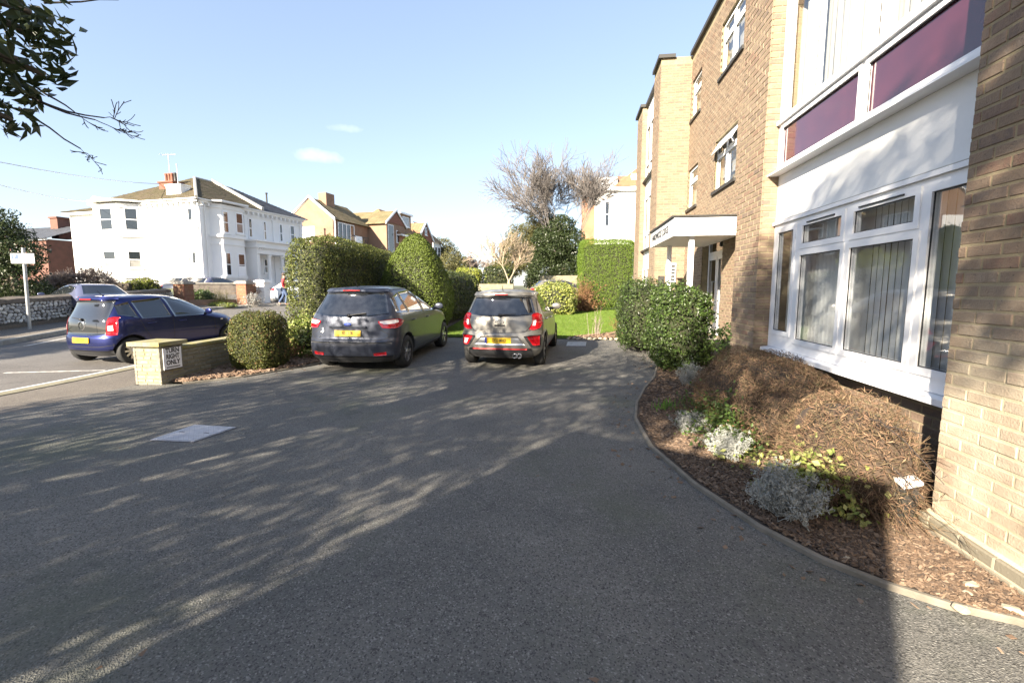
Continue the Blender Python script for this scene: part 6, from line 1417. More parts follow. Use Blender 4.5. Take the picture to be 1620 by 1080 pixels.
clipped('yellow_shrub', 'spreading yellow green shrub in front of the villa bay', 'shrub', (on_Y(222, 438, 23).x, 23, 1.62), (1.05, .7, .45), 2.3, 3600, .10, L_LIME, 0, .14, 3, .1, .9, seed=19, m2=(L_OLIVE, .4))
clipped('dark_shrub', 'low dark shrub right of the estate car tail', 'shrub', (on_Y(180, 458, 19).x, 19, .95), (.6, .5, .35), 2.3, 1500, .08, L_DARK, 0, .1, 4, .08, .9, seed=20)
clipped('garden_shrub', 'dark green shrub between the brick gate pillars', 'shrub', (on_Y(318, 460, 24.5).x, 24.5, .95), (.75, .5, .5), 2.3, 2200, .09, L_MID, 0, .14, 4, .1, .9, seed=22)
twig_bush('spiky_plant', 'spiky yucca like plant with straw coloured leaves beside the right brick gate pillar', (on_Y(350, 470, 23.8).x, 23.8, .75), .75, .95, 90, L_OLIVE, .012, 3, .25, 0)
twig_bush('rusty_shrub', 'rusty orange twiggy shrub over the gate pillar by the green door', (on_Y(396, 448, 25.5).x, 25.5, 1.3), .9, .8, 160, L_BROWN, .010, 4, .4, 3)
clipped('verge_plant', 'low bright green plants along the foot of the garden wall', 'shrub', (on_Y(352, 486, 22.9).x, 22.9, .66), (1.2, .25, .14), 2.3, 1500, .07, L_LIME, R(-20), .05, 5, .05, .9, seed=24, m2=(L_MID, .5))
twig_bush('rock_plant', 'whitish trailing plant between the brick pillar and the white pillar', (on_Y(400, 470, 24.0).x, 24.0, .7), .5, .6, 90, M_TWIG, .008, leaf=(.07, L_GREY, 2, .04))
# ---- shrub bed below the bay
def at(px, py, h=.04): return on_ground(px, py, h)
for (px, py, sp, hh, n, lab) in ((1246, 812, .26, .30, 210, 'largest silver grey lavender in the middle of the shrub bed'), (1150, 722, .20, .23, 150, 'silver grey lavender in the middle of the bed, second nearest of the four'), (1092, 683, .20, .20, 130, 'flat pale lavender at the kerb side of the bed near the daffodil shoots'), (1093, 610, .22, .33, 110, 'straggly silver lavender close to the large entrance bush')):
    twig_bush('lavender', lab, at(px, py), sp, hh, n, L_GREY, .0028, 4, .12, 2, 'lavenders in the shrub bed', leaf=(.024, L_GREY, 7, .010, .28), sprout=.7, minz=.45)
def shoots(px, py, n, lab):
    c = at(px, py); b = MB()
    for i in range(n):
        x, y = c.x + rnd.gauss(0, .055), c.y + rnd.gauss(0, .055); h = rnd.uniform(.07, .16); a = rnd.uniform(0, 6.28); w = .006; u = Vector((math.cos(a), math.sin(a), 0)) * w; le = Vector((rnd.gauss(0, .15), rnd.gauss(0, .15), 1)) * h
        p = Vector((x, y, c.z)); b.add([p - u, p + u, p + le * .7 + u, p + le, p + le * .7 - u], [(0, 1, 2, 3, 4)])
    tag(b.build('daffodil_shoots', L_SHOOT), lab, 'bulb shoots', 'green bulb shoots in the shrub bed')
for px, py, n, lab in ((1044, 648, 18, 'small clump of green bulb shoots nearest the kerb'), (1062, 645, 20, 'second clump of bulb shoots from the kerb'), (1085, 640, 14, 'thin clump of bulb shoots in the middle of the row'), (1124, 642, 46, 'thickest clump of bright green bulb shoots'), (1160, 648, 26, 'bulb shoots at the edge of the brown shrub')): shoots(px, py, n, lab)
c = at(1290, 640); 
twig_bush('spreading_shrub', 'large brown twiggy spreading shrub under the left half of the bay window', (1.98, 5.3, .05), .84, .62, 1100, L_COTO, .0032, 5, 1.7, 4, flat=(.85, 1.5), leaf=(.02, L_BROWN, 1, .02), sprout=.8, minz=-.05)
twig_bush('spreading_shrub', 'straw coloured twiggy shrub leaning out in front of the brick pier', (2.02, 3.55, .1), .46, .56, 800, L_COTO, .003, 5, 1.6, 4, flat=(.9, 1.3), sprout=.85, minz=-.05)
ar = MB()
for pts in (((2.05, 3.55, .62), (2.0, 3.2, .70), (1.96, 2.9, .66), (1.98, 2.62, .52)), ((2.06, 3.5, .5), (2.02, 3.15, .46), (2.02, 2.8, .36)), ((2.04, 3.5, .6), (2.08, 3.2, .66), (2.12, 3.0, .68))):
    P_ = [Vector(p) for p in pts]; ar.tube(P_, [.004, .0035, .003, .002][:len(P_)], 5)
    for a_, b_ in zip(P_, P_[1:]):
        for k in range(9):
            q = a_.lerp(b_, k / 9); s = Vector((rnd.gauss(0, .3), rnd.uniform(-1, -.3), rnd.choice((-1, 1)) * .7)).normalized(); ar.tube([q, q + s * rnd.uniform(.03, .08)], [.0018, .001], 3, cap=False)
tag(ar.build('arching_spray', M_DTWIG), 'thin dark arching sprays reaching across the sunlit brick pier', 'twigs')
twig_bush('ground_cover_shrub', 'yellow green leafy shrub at the foot of the brick pier corner', (1.78, 3.42, .05), .30, .40, 130, L_OLIVE, .004, 4, .4, 3, leaf=(.05, L_VAR, 2, .03, .65))
twig_bush('ground_cover_shrub', 'green leafy growth inside the brown shrub below the window', (1.62, 4.85, .05), .55, .40, 230, L_MID, .004, 4, .4, 3, leaf=(.042, L_MID, 2, .04, .6), flat=(.75, 1.5))
twig_bush('ground_cover_shrub', 'small leafy weeds between the lavenders and brown shrub', (1.45, 4.2, .04), .35, .16, 26, L_OLIVE, .003, 3, .4, 2, leaf=(.045, L_VAR, 1, .03, .65))
twig_bush('twiggy_rose', 'thin bare rose stems on the bed at the end of the lawn', (.75, 13.35, .2), .35, .85, 14, M_TWIG, .008, 4, .1, 2, minz=1.0)
twig_bush('russet_bush', 'low russet leafless bush beside the entrance hedge', (1.55, 14.0, .2), .45, .6, 120, L_BROWN, .006, 4, .3, 3, leaf=(.04, L_BROWN, 1, .03))
clipped('box_ball', 'small bright green box bush next to the russet bush', 'bush', (1.85, 14.9, .65), (.45, .4, .42), 2.4, 1800, .05, L_CONE, 0, .04, 5, .05, .7, seed=26)
# lawn grass
ys = 12.8 + 10.4 * NP.uniform(0, 1, 60000) ** 1.3; xs = np.interp(ys, [12.5, 18, 24], [-3.9, -4.2, -4.6]); xs = xs + (2.2 - xs) * NP.uniform(0, 1, 60000)
lb = np.interp(ys, [12.7, 13.2, 13.6, 14.3, 15.5], [-.1, .25, .9, 1.5, 1.9]); kp = (xs < lb) | (ys > 15.5); xs, ys = xs[kp], ys[kp]
zs = np.array([zg(y) for y in ys]) + .045
tag(link('lawn_grass', leaf_mesh('lawn_grass', np.stack([xs, ys, zs], 1), np.tile([[0, -.6, .5]], (len(xs), 1)), .06, .22, .5), L_GRASS), 'short sunlit green grass of the lawn', 'grass', kind='stuff')
# dense shaded heart of the two brown shrubs
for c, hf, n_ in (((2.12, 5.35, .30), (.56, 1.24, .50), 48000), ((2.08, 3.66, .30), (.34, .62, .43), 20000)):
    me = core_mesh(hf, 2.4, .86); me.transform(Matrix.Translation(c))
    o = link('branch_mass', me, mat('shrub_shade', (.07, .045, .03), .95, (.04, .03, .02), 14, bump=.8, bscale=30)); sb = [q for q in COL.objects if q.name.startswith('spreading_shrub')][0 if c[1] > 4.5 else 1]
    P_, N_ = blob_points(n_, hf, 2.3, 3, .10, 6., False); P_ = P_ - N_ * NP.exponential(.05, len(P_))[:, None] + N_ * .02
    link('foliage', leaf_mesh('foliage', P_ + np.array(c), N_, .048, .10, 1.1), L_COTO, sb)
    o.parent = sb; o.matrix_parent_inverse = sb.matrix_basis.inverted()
# ---------------------------------------------------------------- low wall, pillar, signs, covers and the rest
def coursed(parent, x0, x1, y0, y1, z0, z1, faces, bl, bh, single=300, m=M_STONEB, j=.008, core_m=M_COPING):
    b = MB(); b.box(x0 + .010, x1 - .010, y0 + .010, y1 - .010, z0, z1); b.build('core', core_m, parent)
    me = np_mesh('stone_block', UBV, UBF); me.materials.append(m)
    def rows(a0, a1):
        out = []; z = 0.
        while z < z1 - z0 - .02:
            h = min(bh * rnd.uniform(.85, 1.15), z1 - z0 - z); u = a0
            while u < a1 - .01:
                w = bl * rnd.uniform(.55, 1.4); w = a1 - u if a1 - u - w < bl * .4 else w
                out.append((u + (j / 2 if u > a0 else 0), u + w - (j / 2 if u + w < a1 - .001 else 0), z + j / 2, z + h - j / 2)); u += w
            z += h
        return out
    for f in faces:
        if f == 'front': rc, fn = rows(x0, x1), lambda u, w, z: Vector((u, y0 + .012 - w, z0 + z))
        elif f == 'right': rc, fn = rows(y0, y1), lambda u, w, z: Vector((x1 - .012 + w, u, z0 + z))
        elif f == 'left': rc, fn = rows(-y1, -y0), lambda u, w, z: Vector((x0 + .012 - w, -u, z0 + z))
        place_bricks(rc, fn, m, parent, single=single, me=me, proud=.008, depth=.04)
px0, px1, py0, py1 = -7.03, -6.55, 6.57, 7.03
pil = thing('gate_pillar', 'square stone pillar with flat cap carrying the turn right only sign', 'pillar', (-6.79, 6.8, 0))
coursed(pil, px0, px1, py0, py1, -.02, .63, ('front', 'right', 'left'), .19, .06)
cpm = MB(); cpm.box(px0 - .05, -6.80, py0 - .05, py1 + .05, .632, .70); cpm.box(-6.796, px1 + .05, py0 - .05, py1 + .05, .632, .698)
cpm.build('cap_stone', M_COPING, pil)
# wall running back from the pillar: a leaning line of coursed stone, in its own frame
wa, wb = Vector((-6.62, 7.04, 0)), Vector((-6.98, 11.2, 0)); wd = (wb - wa).normalized(); wn_ = Vector((wd.y, -wd.x, 0)); wl_ = (wb - wa).length
gw = thing('boundary_wall', 'low coursed stone boundary wall with mossy coping behind the pillar', 'wall', tuple(wa))
b = MB(); b.obox(wa - wn_ * .2, wd * wl_, wn_ * .19, Vector((0, 0, .53))); b.build('core', M_MORTAR, gw)
sme = np_mesh('stone_block', UBV, UBF); sme.materials.append(M_STONEB)
place_bricks(brick_rects(0, wl_, 0, .50, bl=.30, bh=.075, j=.014), lambda u, w, z: wa + wd * u + wn_ * (w - .012) + Vector((0, 0, z + .01)), M_STONEB, gw, single=200, me=sme, proud=.012, depth=.04)
u = 0.
while u < wl_ - .05:
    l_ = min(rnd.uniform(.38, .5), wl_ - u); b = MB(); b.obox(wa + wd * (u + .005) - wn_ * .24 + Vector((0, 0, .532 + rnd.uniform(0, .004))), wd * (l_ - .01), wn_ * .26, Vector((0, 0, .05))); b.build('coping_stone', M_COPING, gw); u += l_
# the sign on the pillar
sg = thing('turn_right_sign', 'white sign reading TURN RIGHT ONLY with a black bar, fixed to the stone pillar', 'sign', (px1 + .04, 6.8, .42))
sx_ = px1 + .028; b = MB(); b.box(sx_, sx_ + .008, 6.60, 6.96, .24, .60); b.build('plate', M_SIGNW, sg)
b = MB()
for a, c, d, e in ((6.60, 6.96, .24, .246), (6.60, 6.96, .594, .60), (6.60, 6.606, .246, .594), (6.954, 6.96, .246, .594)): b.box(sx_ + .008, sx_ + .0095, a, c, d, e)
b.build('border', M_INK, sg)
for i, (w, sx) in enumerate((('TURN', .92), ('RIGHT', .82), ('ONLY', .92))): text_part('lettering', w, .108, (sx_ + .009, 6.78, .545 - i * .098), (0, 1, 0), (0, 0, 1), M_INK, sg, sx=sx * .98, bold=.0036, depth=.001)
b = MB(); b.box(sx_ + .008, sx_ + .0095, 6.65, 6.91, .268, .284); b.build('bar', M_INK, sg)
# manhole covers
def cover(label, P4, z, m):
    t = thing('manhole_cover', label, 'manhole cover', (sum(p[0] for p in P4) / 4, sum(p[1] for p in P4) / 4, z)); P4 = [Vector((p[0], p[1], zg(p[1]) + z)) for p in P4]
    c = sum(P4, Vector()) / 4
    b = MB(); b.ext([c + (p - c) * 1.0 for p in P4], (0, 0, .006)); b.build('frame', m, t)
    b = MB(); b.ext([c + (p - c) * .93 + Vector((0, 0, .0065)) for p in P4], (0, 0, .003)); pl_ = b.build('lid', m, t)
    g_ = MB(); n = 15; a, e = P4[1] - P4[0], P4[3] - P4[0]
    for i in range(n):
        for j in range(n):
            q = P4[0] + a * (.06 + .88 * (i + .5) / n) + e * (.06 + .88 * (j + .5) / n) + Vector((0, 0, .0096)); s = 1 if (i + j) % 2 else -1
            u_ = (a.normalized() + e.normalized() * s).normalized() * .012; v_ = (a.normalized() - e.normalized() * s).normalized() * .0035
            g_.add([q - u_ - v_, q + u_ - v_, q + u_ + v_, q - u_ + v_], [(0, 1, 2, 3)]) if (a.cross(e)).z > 0 else g_.add([q - u_ - v_, q - u_ + v_, q + u_ + v_, q + u_ - v_], [(0, 1, 2, 3)])
    g_.build('tread_pattern', M_TREAD, t)
    k_ = MB()
    for f in ((.2, .5), (.8, .5)):
        q = P4[0] + a * f[0] + e * f[1] + Vector((0, 0, .0095)); k_.obox(q - a.normalized() * .03 - e.normalized() * .01, a.normalized() * .06, e.normalized() * .02, (0, 0, .0012))
    k_.build('key_hole', M_GASKET, t)
    d_ = MB(); d_.ext([c + (p - c) * 1.06 for p in P4], (0, 0, .0012)); d_.build('edge_joint', M_GASKET, t)
cover('nearer grey steel manhole cover with chequered tread on the drive', [(-4.27, 4.09), (-3.78, 4.09), (-3.70, 4.60), (-4.24, 4.63)], .007, M_COVER)
cover('small pale manhole cover in front of the lawn bed, right of the hatchback', [(-.10, 11.5), (.38, 11.53), (.42, 12.26), (-.07, 12.22)], .007, M_COVER)
# parking sign on its post
P0 = on_Y(47.5, 524, 12.5); P0.z = zg(12.5) + .13; Pt = on_Y(36.5, 392, 12.5); ps = thing('parking_sign', 'small white parking sign with blue P on a tall grey post', 'sign', (P0.x, P0.y, P0.z))
b = MB(); b.tube([(P0.x, P0.y, P0.z - .05), (Pt.x, Pt.y, Pt.z)], .045, 12); b.build('post', M_METAL, ps)
cz = on_Y(40, 409, 12.5); rt_ = Vector((.95, .22, 0)).normalized(); b = MB(); b.obox(cz - rt_ * .33 + Vector((0, -.075, -.15)), rt_ * .66, (0, .012, 0), (0, 0, .30)); pl_ = b.build('plate', M_SIGNW, ps)
b = MB(); b.obox(cz - rt_ * .31 + Vector((0, -.079, -.03)), rt_ * .20, (0, .003, 0), (0, 0, .16)); b.build('blue_square', M_BLUE, pl_)
text_part('lettering', 'P', .15, cz - rt_ * .21 + Vector((0, -.082, .062)), rt_, (0, 0, 1), M_SIGNW, pl_, depth=.001, bold=.004)
b = MB()
for i, (a, c) in enumerate(((-.08, .30), (-.08, .22), (-.29, .28), (-.29, .18))): b.obox(cz + rt_ * a + Vector((0, -.078, .08 - i * .055)), rt_ * (c - a), (0, .002, 0), (0, 0, .022))
b.build('small_print', M_DARK, pl_)
# flint wall across the road
fa, fb = Vector((-16.6, 9.3, .11)), Vector((-21.35, 22.4, .5)); fd_ = (fb - fa).normalized(); fd_.z = 0; fd_.normalize(); fn_ = Vector((fd_.y, -fd_.x, 0)); fl_ = (fb - fa).length
fw = thing('flint_wall', 'knapped flint garden wall with rough cement top along the far pavement', 'wall', tuple(fa))
def fp(u, w, z): return fa + fd_ * u + fn_ * w + Vector((0, 0, z + .39 * u / fl_ ))
b = MB(); b.add([fp(0, 0, -.1), fp(fl_, 0, -.1), fp(fl_, 0, .95), fp(0, 0, .95), fp(0, -.4, -.1), fp(fl_, -.4, -.1), fp(fl_, -.4, .95), fp(0, -.4, .95)], [(0, 1, 2, 3), (5, 4, 7, 6), (3, 2, 6, 7), (4, 0, 3, 7), (1, 5, 6, 2)]); b.build('core', mat('flint_mortar', (.10, .09, .075), .95, (.06, .055, .05), 7), fw)
b = MB(); n = 40; vs = []
for i in range(n + 1):
    u = fl_ * i / n; h = rnd.uniform(-.02, .03); vs += [fp(u, .05, .88), fp(u, .03, 1.0 + h), fp(u, -.2, 1.07 + h), fp(u, -.42, .98 + h)]
b.add(vs, [(4 * i + j, 4 * i + j + 4, 4 * i + j + 5, 4 * i + j + 1)[::-1] for i in range(n) for j in range(3)]); b.build('coping', mat('rough_cement', (.16, .13, .10), .95, (.09, .075, .06), 5, bump=.6, bscale=25), fw)
b = MB(); b.obox(fp(0, 0, -.1), fd_ * fl_ + Vector((0, 0, .39)), fn_ * .06, Vector((0, 0, .30))); b.build('plinth', M_BARK, fw)
FM = []
for i in range(5):
    bm = bmesh.new(); bmesh.ops.create_icosphere(bm, subdivisions=1, radius=1)
    for v in bm.verts: v.co *= 1 + .35 * noise.noise(v.co * 1.5 + Vector((i * 7, 1, 2)))
    me = bpy.data.meshes.new('flint'); bm.to_mesh(me); bm.free(); me.materials.append(M_FLINT); FM.append(me)
cells = []
nz_ = 6
for k in range(nz_):
    u = rnd.uniform(0, .1)
    while u < fl_: w = rnd.uniform(.13, .26); cells.append((u + w / 2, .245 + (k + .5) * .105, w)); u += w
cells.sort(key=lambda c: c[0]); st_ = MB(); cnt = 0
for (u, z, w) in cells:
    if cnt < 295 and u > 1.0:
        o = link('flint', FM[rnd.randrange(5)]); o.parent = fw; o.matrix_parent_inverse = fw.matrix_basis.inverted()
        o.matrix_basis = Matrix.Translation(fp(u, .0, z + rnd.uniform(-.02, .02))) @ Matrix.Rotation(math.atan2(fd_.y, fd_.x), 4, 'Z') @ Matrix.Diagonal((w * .5, rnd.uniform(.03, .06), rnd.uniform(.042, .062), 1)) @ Matrix.Rotation(rnd.uniform(0, 6), 4, 'Y'); cnt += 1
    else:
        me = FM[rnd.randrange(5)]; Mx = Matrix.Translation(fp(u, 0, z)) @ Matrix.Rotation(math.atan2(fd_.y, fd_.x), 4, 'Z') @ Matrix.Diagonal((w * .5, .045, .05, 1))
        st_.add([Mx @ v.co for v in me.vertices], [tuple(p.vertices) for p in me.polygons])
tag(st_.build('flintwork', M_FLINT, fw), kind='stuff')
# gate pillars of the villa
def gate_pillar(label, px, base_py, top_py, Y, w, m, cap=.07):
    p = on_ground(px, base_py); p = on_Y(px, base_py, Y); z1 = on_Y(px, top_py, Y).z; t = thing('gate_pillar', label, 'pillar', (p.x, Y, zg(Y)))
    z0 = zg(Y) - .1
    if m is M_REDB: coursed(t, p.x - w / 2, p.x + w / 2, Y, Y + w, z0, z1 - .16, ('front', 'right'), .225, .075, 90, M_REDB)
    else:
        b = MB(); b.box(p.x - w / 2, p.x + w / 2, Y, Y + w, z0, z1 - .16); b.build('shaft', m, t)
    b = MB(); b.box(p.x - w / 2 - cap, p.x + w / 2 + cap, Y - cap, Y + w + cap, z1 - .158, z1 - .05); b.prism([(p.x - w / 2, Y), (p.x + w / 2, Y), (p.x + w / 2, Y + w), (p.x - w / 2, Y + w)], z1 - .049, z1); b.build('cap', M_SIGNW if m is M_WHITE else M_KERB, t)
    return t
gate_pillar('left red brick gate pillar with white cap beside the flint wall end', 284, 478, 444.5, 22.6, .66, M_REDB)
gate_pillar('right red brick gate pillar with white cap near the green front door', 383, 483, 444.5, 24.4, .62, M_REDB)
gate_pillar('plain white rendered gate pillar beside the white hatchback', 413, 480, 442.5, 25.6, .52, M_WHITE, .09)
pa, pb = on_Y(300, 480, 22.9), on_Y(372, 480, 24.4)
lw = MB(); d_ = (pb - pa); d_.z = 0; lw.obox((pa.x, pa.y, .45), d_, Vector((-.1, .25, 0)), (0, 0, .50)); tag(lw.build('garden_wall', M_TANB), 'low buff retaining wall joining the two red brick gate pillars', 'wall')
g2 = MB(); qa, qb = on_Y(305, 455, 25.6), on_Y(376, 452, 27.0); g2.obox((qa.x, qa.y, .8), Vector((qb.x - qa.x, qb.y - qa.y, 0)), (0, .4, 0), (0, 0, 1.05)); stw = g2.build('stone_wall', mat('old_wall', (.2, .17, .14), .95, (.12, .1, .09), 5, bump=.6, bscale=18)); tag(stw, 'weathered stone wall with coping in front of the villa', 'wall')
g2 = MB(); g2.obox((qa.x, qa.y - .05, 1.851), Vector((qb.x - qa.x, qb.y - qa.y, 0)), (0, .5, 0), (0, 0, .09)); g2.build('coping', M_KERB, stw)
g3 = MB(); ra_, rb_ = on_Y(172, 445, 21.8), on_Y(203, 445, 22.2); g3.obox((ra_.x, ra_.y, .4), Vector((rb_.x - ra_.x, rb_.y - ra_.y, 0)), (0, .3, 0), (0, 0, 1.45)); tag(g3.build('garden_wall', mat('rubble_wall', (.15, .12, .09), .95, (.08, .07, .05), 9, bump=.8, bscale=20)), 'old rubble wall end behind the estate car tail', 'wall')
# wheelie bins
for i, px in enumerate((200, 213, 228, 243)):
    p = on_Y(px, 458, 23.2); t = thing('wheelie_bin', ['dark lidded grey wheelie bin, leftmost of the row left of the red gate pillar', 'blue lidded wheelie bin right beside the dark lidded one in the villa garden', 'middle one of the three blue lidded wheelie bins in the villa garden', 'blue lidded wheelie bin nearest the left red brick gate pillar'][i], 'bin', (p.x, 23.2, .6), group='wheelie bins in the villa garden')
    z1 = on_Y(px, 455.5, 23.2).z; b = MB(); w = .2
    b.add([(p.x - w * .8, 23.05, .5), (p.x + w * .8, 23.05, .5), (p.x + w * .8, 23.5, .5), (p.x - w * .8, 23.5, .5), (p.x - w, 23.0, z1), (p.x + w, 23.0, z1), (p.x + w, 23.55, z1), (p.x - w, 23.55, z1)], [(0, 3, 2, 1), (4, 5, 6, 7), (0, 1, 5, 4), (1, 2, 6, 5), (2, 3, 7, 6), (3, 0, 4, 7)]); b.build('body', M_BIN, t)
    b = MB(); b.box(p.x - w - .03, p.x + w + .03, 22.94, 23.58, z1 + .003, z1 + .08); b.build('lid', M_BINLID if i else M_BIN, t)
    b = MB(); b.box(p.x - .06, p.x + .06, 22.99, 22.998, z1 - .42, z1 - .2); b.build('label_panel', M_SIGNW, t)
wf = MB(); fa_, fb_ = on_Y(250, 463, 22.3), on_Y(272, 462, 22.4)
for k in range(9): q = fa_.lerp(fb_, k / 8); wf.box(q.x - .015, q.x + .015, q.y, q.y + .02, q.z - .35, q.z + .02)
wf.box(fa_.x, fb_.x, 22.32, 22.34, fa_.z - .03, fa_.z + .03); tag(wf.build('picket_fence', M_UPVC), 'short piece of low white picket fence beside the left red brick gate pillar', 'fence')
# cars across the road
WAG = estate_car('estate_car', 'slate blue estate car parked behind the flint wall', M_CARWAGON)
p = on_Y(166, 458, 15.6); put(WAG, p.x - .1, p.y + .3, R(-72), .28)
pw_ = estate_car('white_car', 'pale white hatchback on the villa drive beside the white gate pillar', M_CARWHITE)
p = on_Y(428, 470, 27.5); put(pw_, p.x, p.y, R(62), .62)
for px, lab, mm, yy in ((262, 'dark car roof showing above the garden wall left of the gate pillar', M_CARDARK, 26.5), (300, 'slate coloured car roof showing just right of the left gate pillar', M_CARWAGON, 26.3)):
    c_ = estate_car('parked_car', lab, mm, 'cars parked by the villa wall'); p = on_Y(px, 440, yy); put(c_, p.x, p.y, R(8), on_Y(px, 439, yy + 2).z - 1.47)
sc_ = estate_car('silver_car', 'silver car roof behind the lime mound and low far wall', M_CARSILV); p = on_Y(835, 445, 27.8); put(sc_, p.x, p.y, R(80), on_Y(850, 436, 27.8).z - 1.72)
# far low wall, lamp post
b = MB(); q0, q1 = on_Y(755, 455, 26), on_Y(812, 455, 26); b.box(q0.x, q1.x, 26, 26.25, .4, on_Y(790, 449, 26).z); q2 = on_Y(900, 455, 29); b.box(q1.x + 1.2, q2.x + 4, 30.5, 30.7, .5, on_Y(860, 436, 30.5).z); tag(b.build('far_wall', M_YKERB), 'pale low rendered wall beyond the lawn by the leaning tree', 'wall')
lp = thing('street_lamp', 'tall thin street lamp far beyond the leaning tree', 'street lamp', (on_Y(782, 440, 48).x, 48, 1.4))
a_, b_ = on_Y(782, 420, 48), on_Y(782, 366, 48); m_ = MB(); m_.tube([(a_.x, 48, 1.3), (b_.x, 48, b_.z)], [.09, .05], 8); m_.build('post', M_METAL, lp)
m_ = MB(); m_.tube([(b_.x, 48, b_.z), (b_.x - .55, 48, b_.z + .05)], .035, 6); m_.box(b_.x - 1.0, b_.x - .5, 47.9, 48.1, b_.z, b_.z + .1); m_.build('lantern', M_METAL, lp)
# meter box lid under the straw coloured shrub
mb_ = thing('meter_box', 'tilted white box lid half buried in the shrub at the brick pier corner', 'meter box', (2.1, 3.3, .1))
b = MB(); b.obox((2.09, 3.06, .30), (.13, .03, .02), (-.03, .17, .06), (-.008, -.01, .022)); b.build('lid', M_SIGNW, mb_)
b = MB(); b.obox((2.10, 3.08, .02), (.11, .03, 0), (-.03, .14, .0), (0, 0, .27)); b.build('box', M_DARK, mb_)
# passer-by
def person(label, p, face):
    t = thing('person', label, 'person', p, face)
    def skin(name, verts, edges, rad, m, sub=1):
        me = bpy.data.meshes.new(name); me.from_pydata(verts, edges, []); o = bpy.data.objects.new(name, me); COL.objects.link(o)
        o.modifiers.new('skin', 'SKIN'); 
        for v, r in zip(me.skin_vertices[0].data, rad): v.radius = r if isinstance(r, tuple) else (r, r)
        me.skin_vertices[0].data[0].use_root = True
        s_ = o.modifiers.new('sub', 'SUBSURF'); s_.levels = 1; dg = bpy.context.evaluated_depsgraph_get(); nm = bpy.data.meshes.new_from_object(o.evaluated_get(dg), depsgraph=dg); bpy.data.objects.remove(o); bpy.data.meshes.remove(me)
        nm.materials.clear(); nm.materials.append(m); nm.name = name
        for q in nm.polygons: q.use_smooth = True
        o = bpy.data.objects.new(name, nm); COL.objects.link(o); o.parent = t; return o
    V = [(0, 0, .95), (0, 0, 1.15), (0, .01, 1.38), (0, .02, 1.48), (0, .03, 1.58), (0, .03, 1.70), (.19, 0, 1.40), (.25, -.08, 1.15), (.24, .06, .93), (-.19, 0, 1.40), (-.25, .08, 1.15), (-.24, .2, .95), (.10, 0, .90), (.11, .14, .50), (.11, .04, .09), (.11, .2, .04), (-.10, 0, .90), (-.11, -.06, .50), (-.11, -.3, .14), (-.11, -.2, .05)]
    E_ = [(0, 1), (1, 2), (2, 3), (3, 4), (4, 5), (2, 6), (6, 7), (7, 8), (2, 9), (9, 10), (10, 11), (0, 12), (12, 13), (13, 14), (14, 15), (0, 16), (16, 17), (17, 18), (18, 19)]
    r = [(.15, .11), (.14, .11), (.16, .11), .06, .09, .08, .07, .05, .035, .07, .05, .035, .085, .06, .042, .04, .085, .06, .042, .04]
    skin('body', V, E_, r, M_SKIN)
    skin('jacket', [(0, 0, .92), V[1], V[2], (0, .01, 1.46), V[6], V[7], (.24, .03, .98), V[9], V[10], (-.24, .17, 1.0)], [(0, 1), (1, 2), (2, 3), (2, 4), (4, 5), (5, 6), (2, 7), (7, 8), (8, 9)], [(.19, .15), (.18, .145), (.19, .14), .08, .09, .07, .055, .09, .07, .055], M_JACKET)
    skin('trousers', [(0, 0, .95), V[12], V[13], V[14], V[16], V[17], V[18]], [(0, 1), (1, 2), (2, 3), (0, 4), (4, 5), (5, 6)], [(.165, .125), .10, .075, .06, .10, .075, .06], M_JEANS)
    me = bpy.data.meshes.new('hair'); bm = bmesh.new(); bmesh.ops.create_uvsphere(bm, u_segments=16, v_segments=10, radius=1)
    for v in bm.verts: v.co = Vector((v.co.x * .10, .015 + v.co.y * .11, 1.69 + v.co.z * .10))
    for f in bm.faces: f.smooth = True
    bm.to_mesh(me); bm.free(); o = link('hair', me, M_HAIR); o.parent = t
    return t
pp_ = on_ground(451, 486.5); person('person in a red jacket and blue jeans walking behind the near end of the hedge', (pp_.x, pp_.y, zg(pp_.y) + .13), R(-60))
# ---------------------------------------------------------------- evergreens behind the viewer: they shade the drive, one bough hangs into view
def shade_pt(n, s): a = SUN_AZ; return (n * math.cos(a) + s * math.sin(a), -n * math.sin(a) + s * math.cos(a))
x, y = shade_pt(-4.9, -2.0)
BOUGH = [(q.x - x, q.y - y, q.z, r) for q, r in ((on_Y(-40, 40, 2.5), .42), (on_Y(28, 95, 2.6), .27), (on_Y(0, 160, 2.65), .22), (on_Y(50, 20, 2.6), .22), (on_Y(72, 118, 2.7), .13), (on_Y(20, 190, 2.7), .12), (on_Y(75, 60, 2.7), .12))]
crown_tree('overhanging_tree', 'dark evergreen tree with a leafy bough hanging in at the top left corner', (x, y, 0), 3.6, [(-1.2, .3, 4.6, 1.25), (.3, -.6, 4.9, 1.3), (1.4, -1.2, 4.6, 1.0), (-.4, .9, 5.2, 1.0), (-1.9, 1.0, 4.5, .95), (.7, -1.6, 5.1, 1.0), (1.9, -1.9, 4.7, .9)] + BOUGH, .105, 1500, L_DARK, .36, 1.1, .22)
tw = [q for q in COL.objects if q.name == 'overhanging_tree'][0]
for i, (p0, p1, L0) in enumerate(((on_Y(40, 150, 2.7), on_Y(150, 195, 2.75), .52), (on_Y(30, 170, 2.7), on_Y(120, 228, 2.75), .44), (on_Y(60, 160, 2.72), on_Y(165, 215, 2.8), .40), (on_Y(70, 5, 2.7), on_Y(170, 10, 2.75), .42), (on_Y(60, 140, 2.7), on_Y(120, 165, 2.7), .25))):
    q = bare_segs(p0, p1 - p0, L0, .007, 3, seed=60 + i, split=(1, 2), ang=.5, shrink=.5, up=.05, seg=4, wob=.10, minr=.0022)
    link('bare_twig', seg_mesh('bare_twig', *q, 4), M_DTWIG, tw)
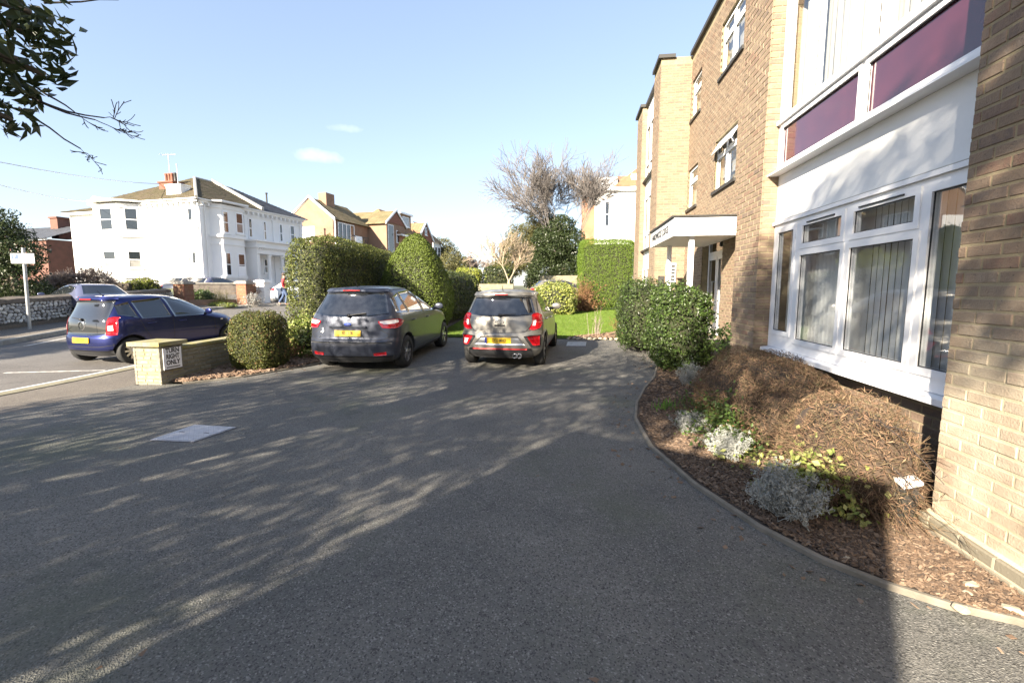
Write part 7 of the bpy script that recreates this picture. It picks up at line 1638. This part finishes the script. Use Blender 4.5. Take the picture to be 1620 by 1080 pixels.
def shade_tree(label, n, s, h_trunk, cl, leaf, per, tr):
    x, y = shade_pt(n, s)
    crown_tree('evergreen_tree', label, (x, y, 0), h_trunk, [(*shade_pt(a - n, b_ - s), z, r) for a, b_, z, r in cl], leaf, per, L_DARK, .36, 1.1, tr)
shade_tree('bushy evergreen tree behind the viewer shading the drive', -5.6, -6.0, 1.4, [(-7.8, -6, 3.4, 1.15), (-6.2, -5.7, 3.3, 1.2), (-4.6, -6, 3.5, 1.2), (-7.2, -6.2, 4.9, 1.1), (-5.4, -6, 4.9, 1.2), (-4.0, -5.7, 4.8, 1.0), (-3.6, -6.2, 3.3, .9), (-7.6, -6, 2.5, .9), (-6.0, -6, 2.4, .9), (-4.4, -6, 2.5, .9), (-3.3, -6, 2.7, .7), (-3.2, -6, 4.3, .7)], .13, 2500, .2)
shade_tree('slender evergreen behind the viewer between the added occluder and the bushy tree', -2.8, -5.2, 1.5, [(-2.85, -5.2, 2.6, .62), (-2.7, -5.2, 3.4, .6), (-2.9, -5.2, 4.2, .62), (-2.6, -5.2, 5.0, .7), (-1.9, -5.2, 4.9, .6), (-2.2, -5.2, 5.6, .7)], .13, 1900, .07)
shade_tree('tall evergreen tree behind the viewer shading the bay window', -1.4, -6.5, 3.6, [(-1.5, -6.5, 7.2, 1.0), (-.2, -6.3, 7.4, 1.1), (-.7, -6.5, 7.9, .75), (.4, -6.7, 7.75, .7), (-.9, -6.4, 6.3, .8), (-1.9, -6.4, 5.8, .8)], .12, 2300, .10)
shade_tree('thin leaved evergreen behind the viewer dappling the brick pier', .9, -7.2, 3.6, [(.7, -7.2, 7.2, .85), (1.6, -7.2, 6.9, .7), (.75, -7.2, 6.45, .5), (1.5, -7.2, 6.2, .4)], .13, 1700, .05)
# unseen block added behind the viewer: its straight edge ends the bed shade
a, b_, c, d = (shade_pt(n, s) for n, s in ((-2.34, -3.0), (.24, -3.0), (.24, -5.5), (-2.34, -5.5)))
occ = thing('occluder', 'unseen flat topped brick block added behind the viewer to shade the drive', 'occluder', (a[0], a[1], 0))
m_ = MB(); m_.prism([a, b_, c, d], 0, 3.3); m_.build('wall', M_TANB, occ)
m_ = MB(); m_.prism([shade_pt(-2.4, -2.94), shade_pt(.25, -2.94), shade_pt(.25, -5.56), shade_pt(-2.4, -5.56)], 3.302, 3.42); m_.build('roof', M_LEAD, occ)
shade_tree('small street tree up the road to the left of the viewer', -16, -9.5, 2.2, [(-15.6, -9.5, 4.9, .9), (-16.9, -9.4, 5.1, .95), (-17.9, -9.5, 4.8, .9), (-16.4, -9.5, 5.8, .6)], .14, 3500, .12)
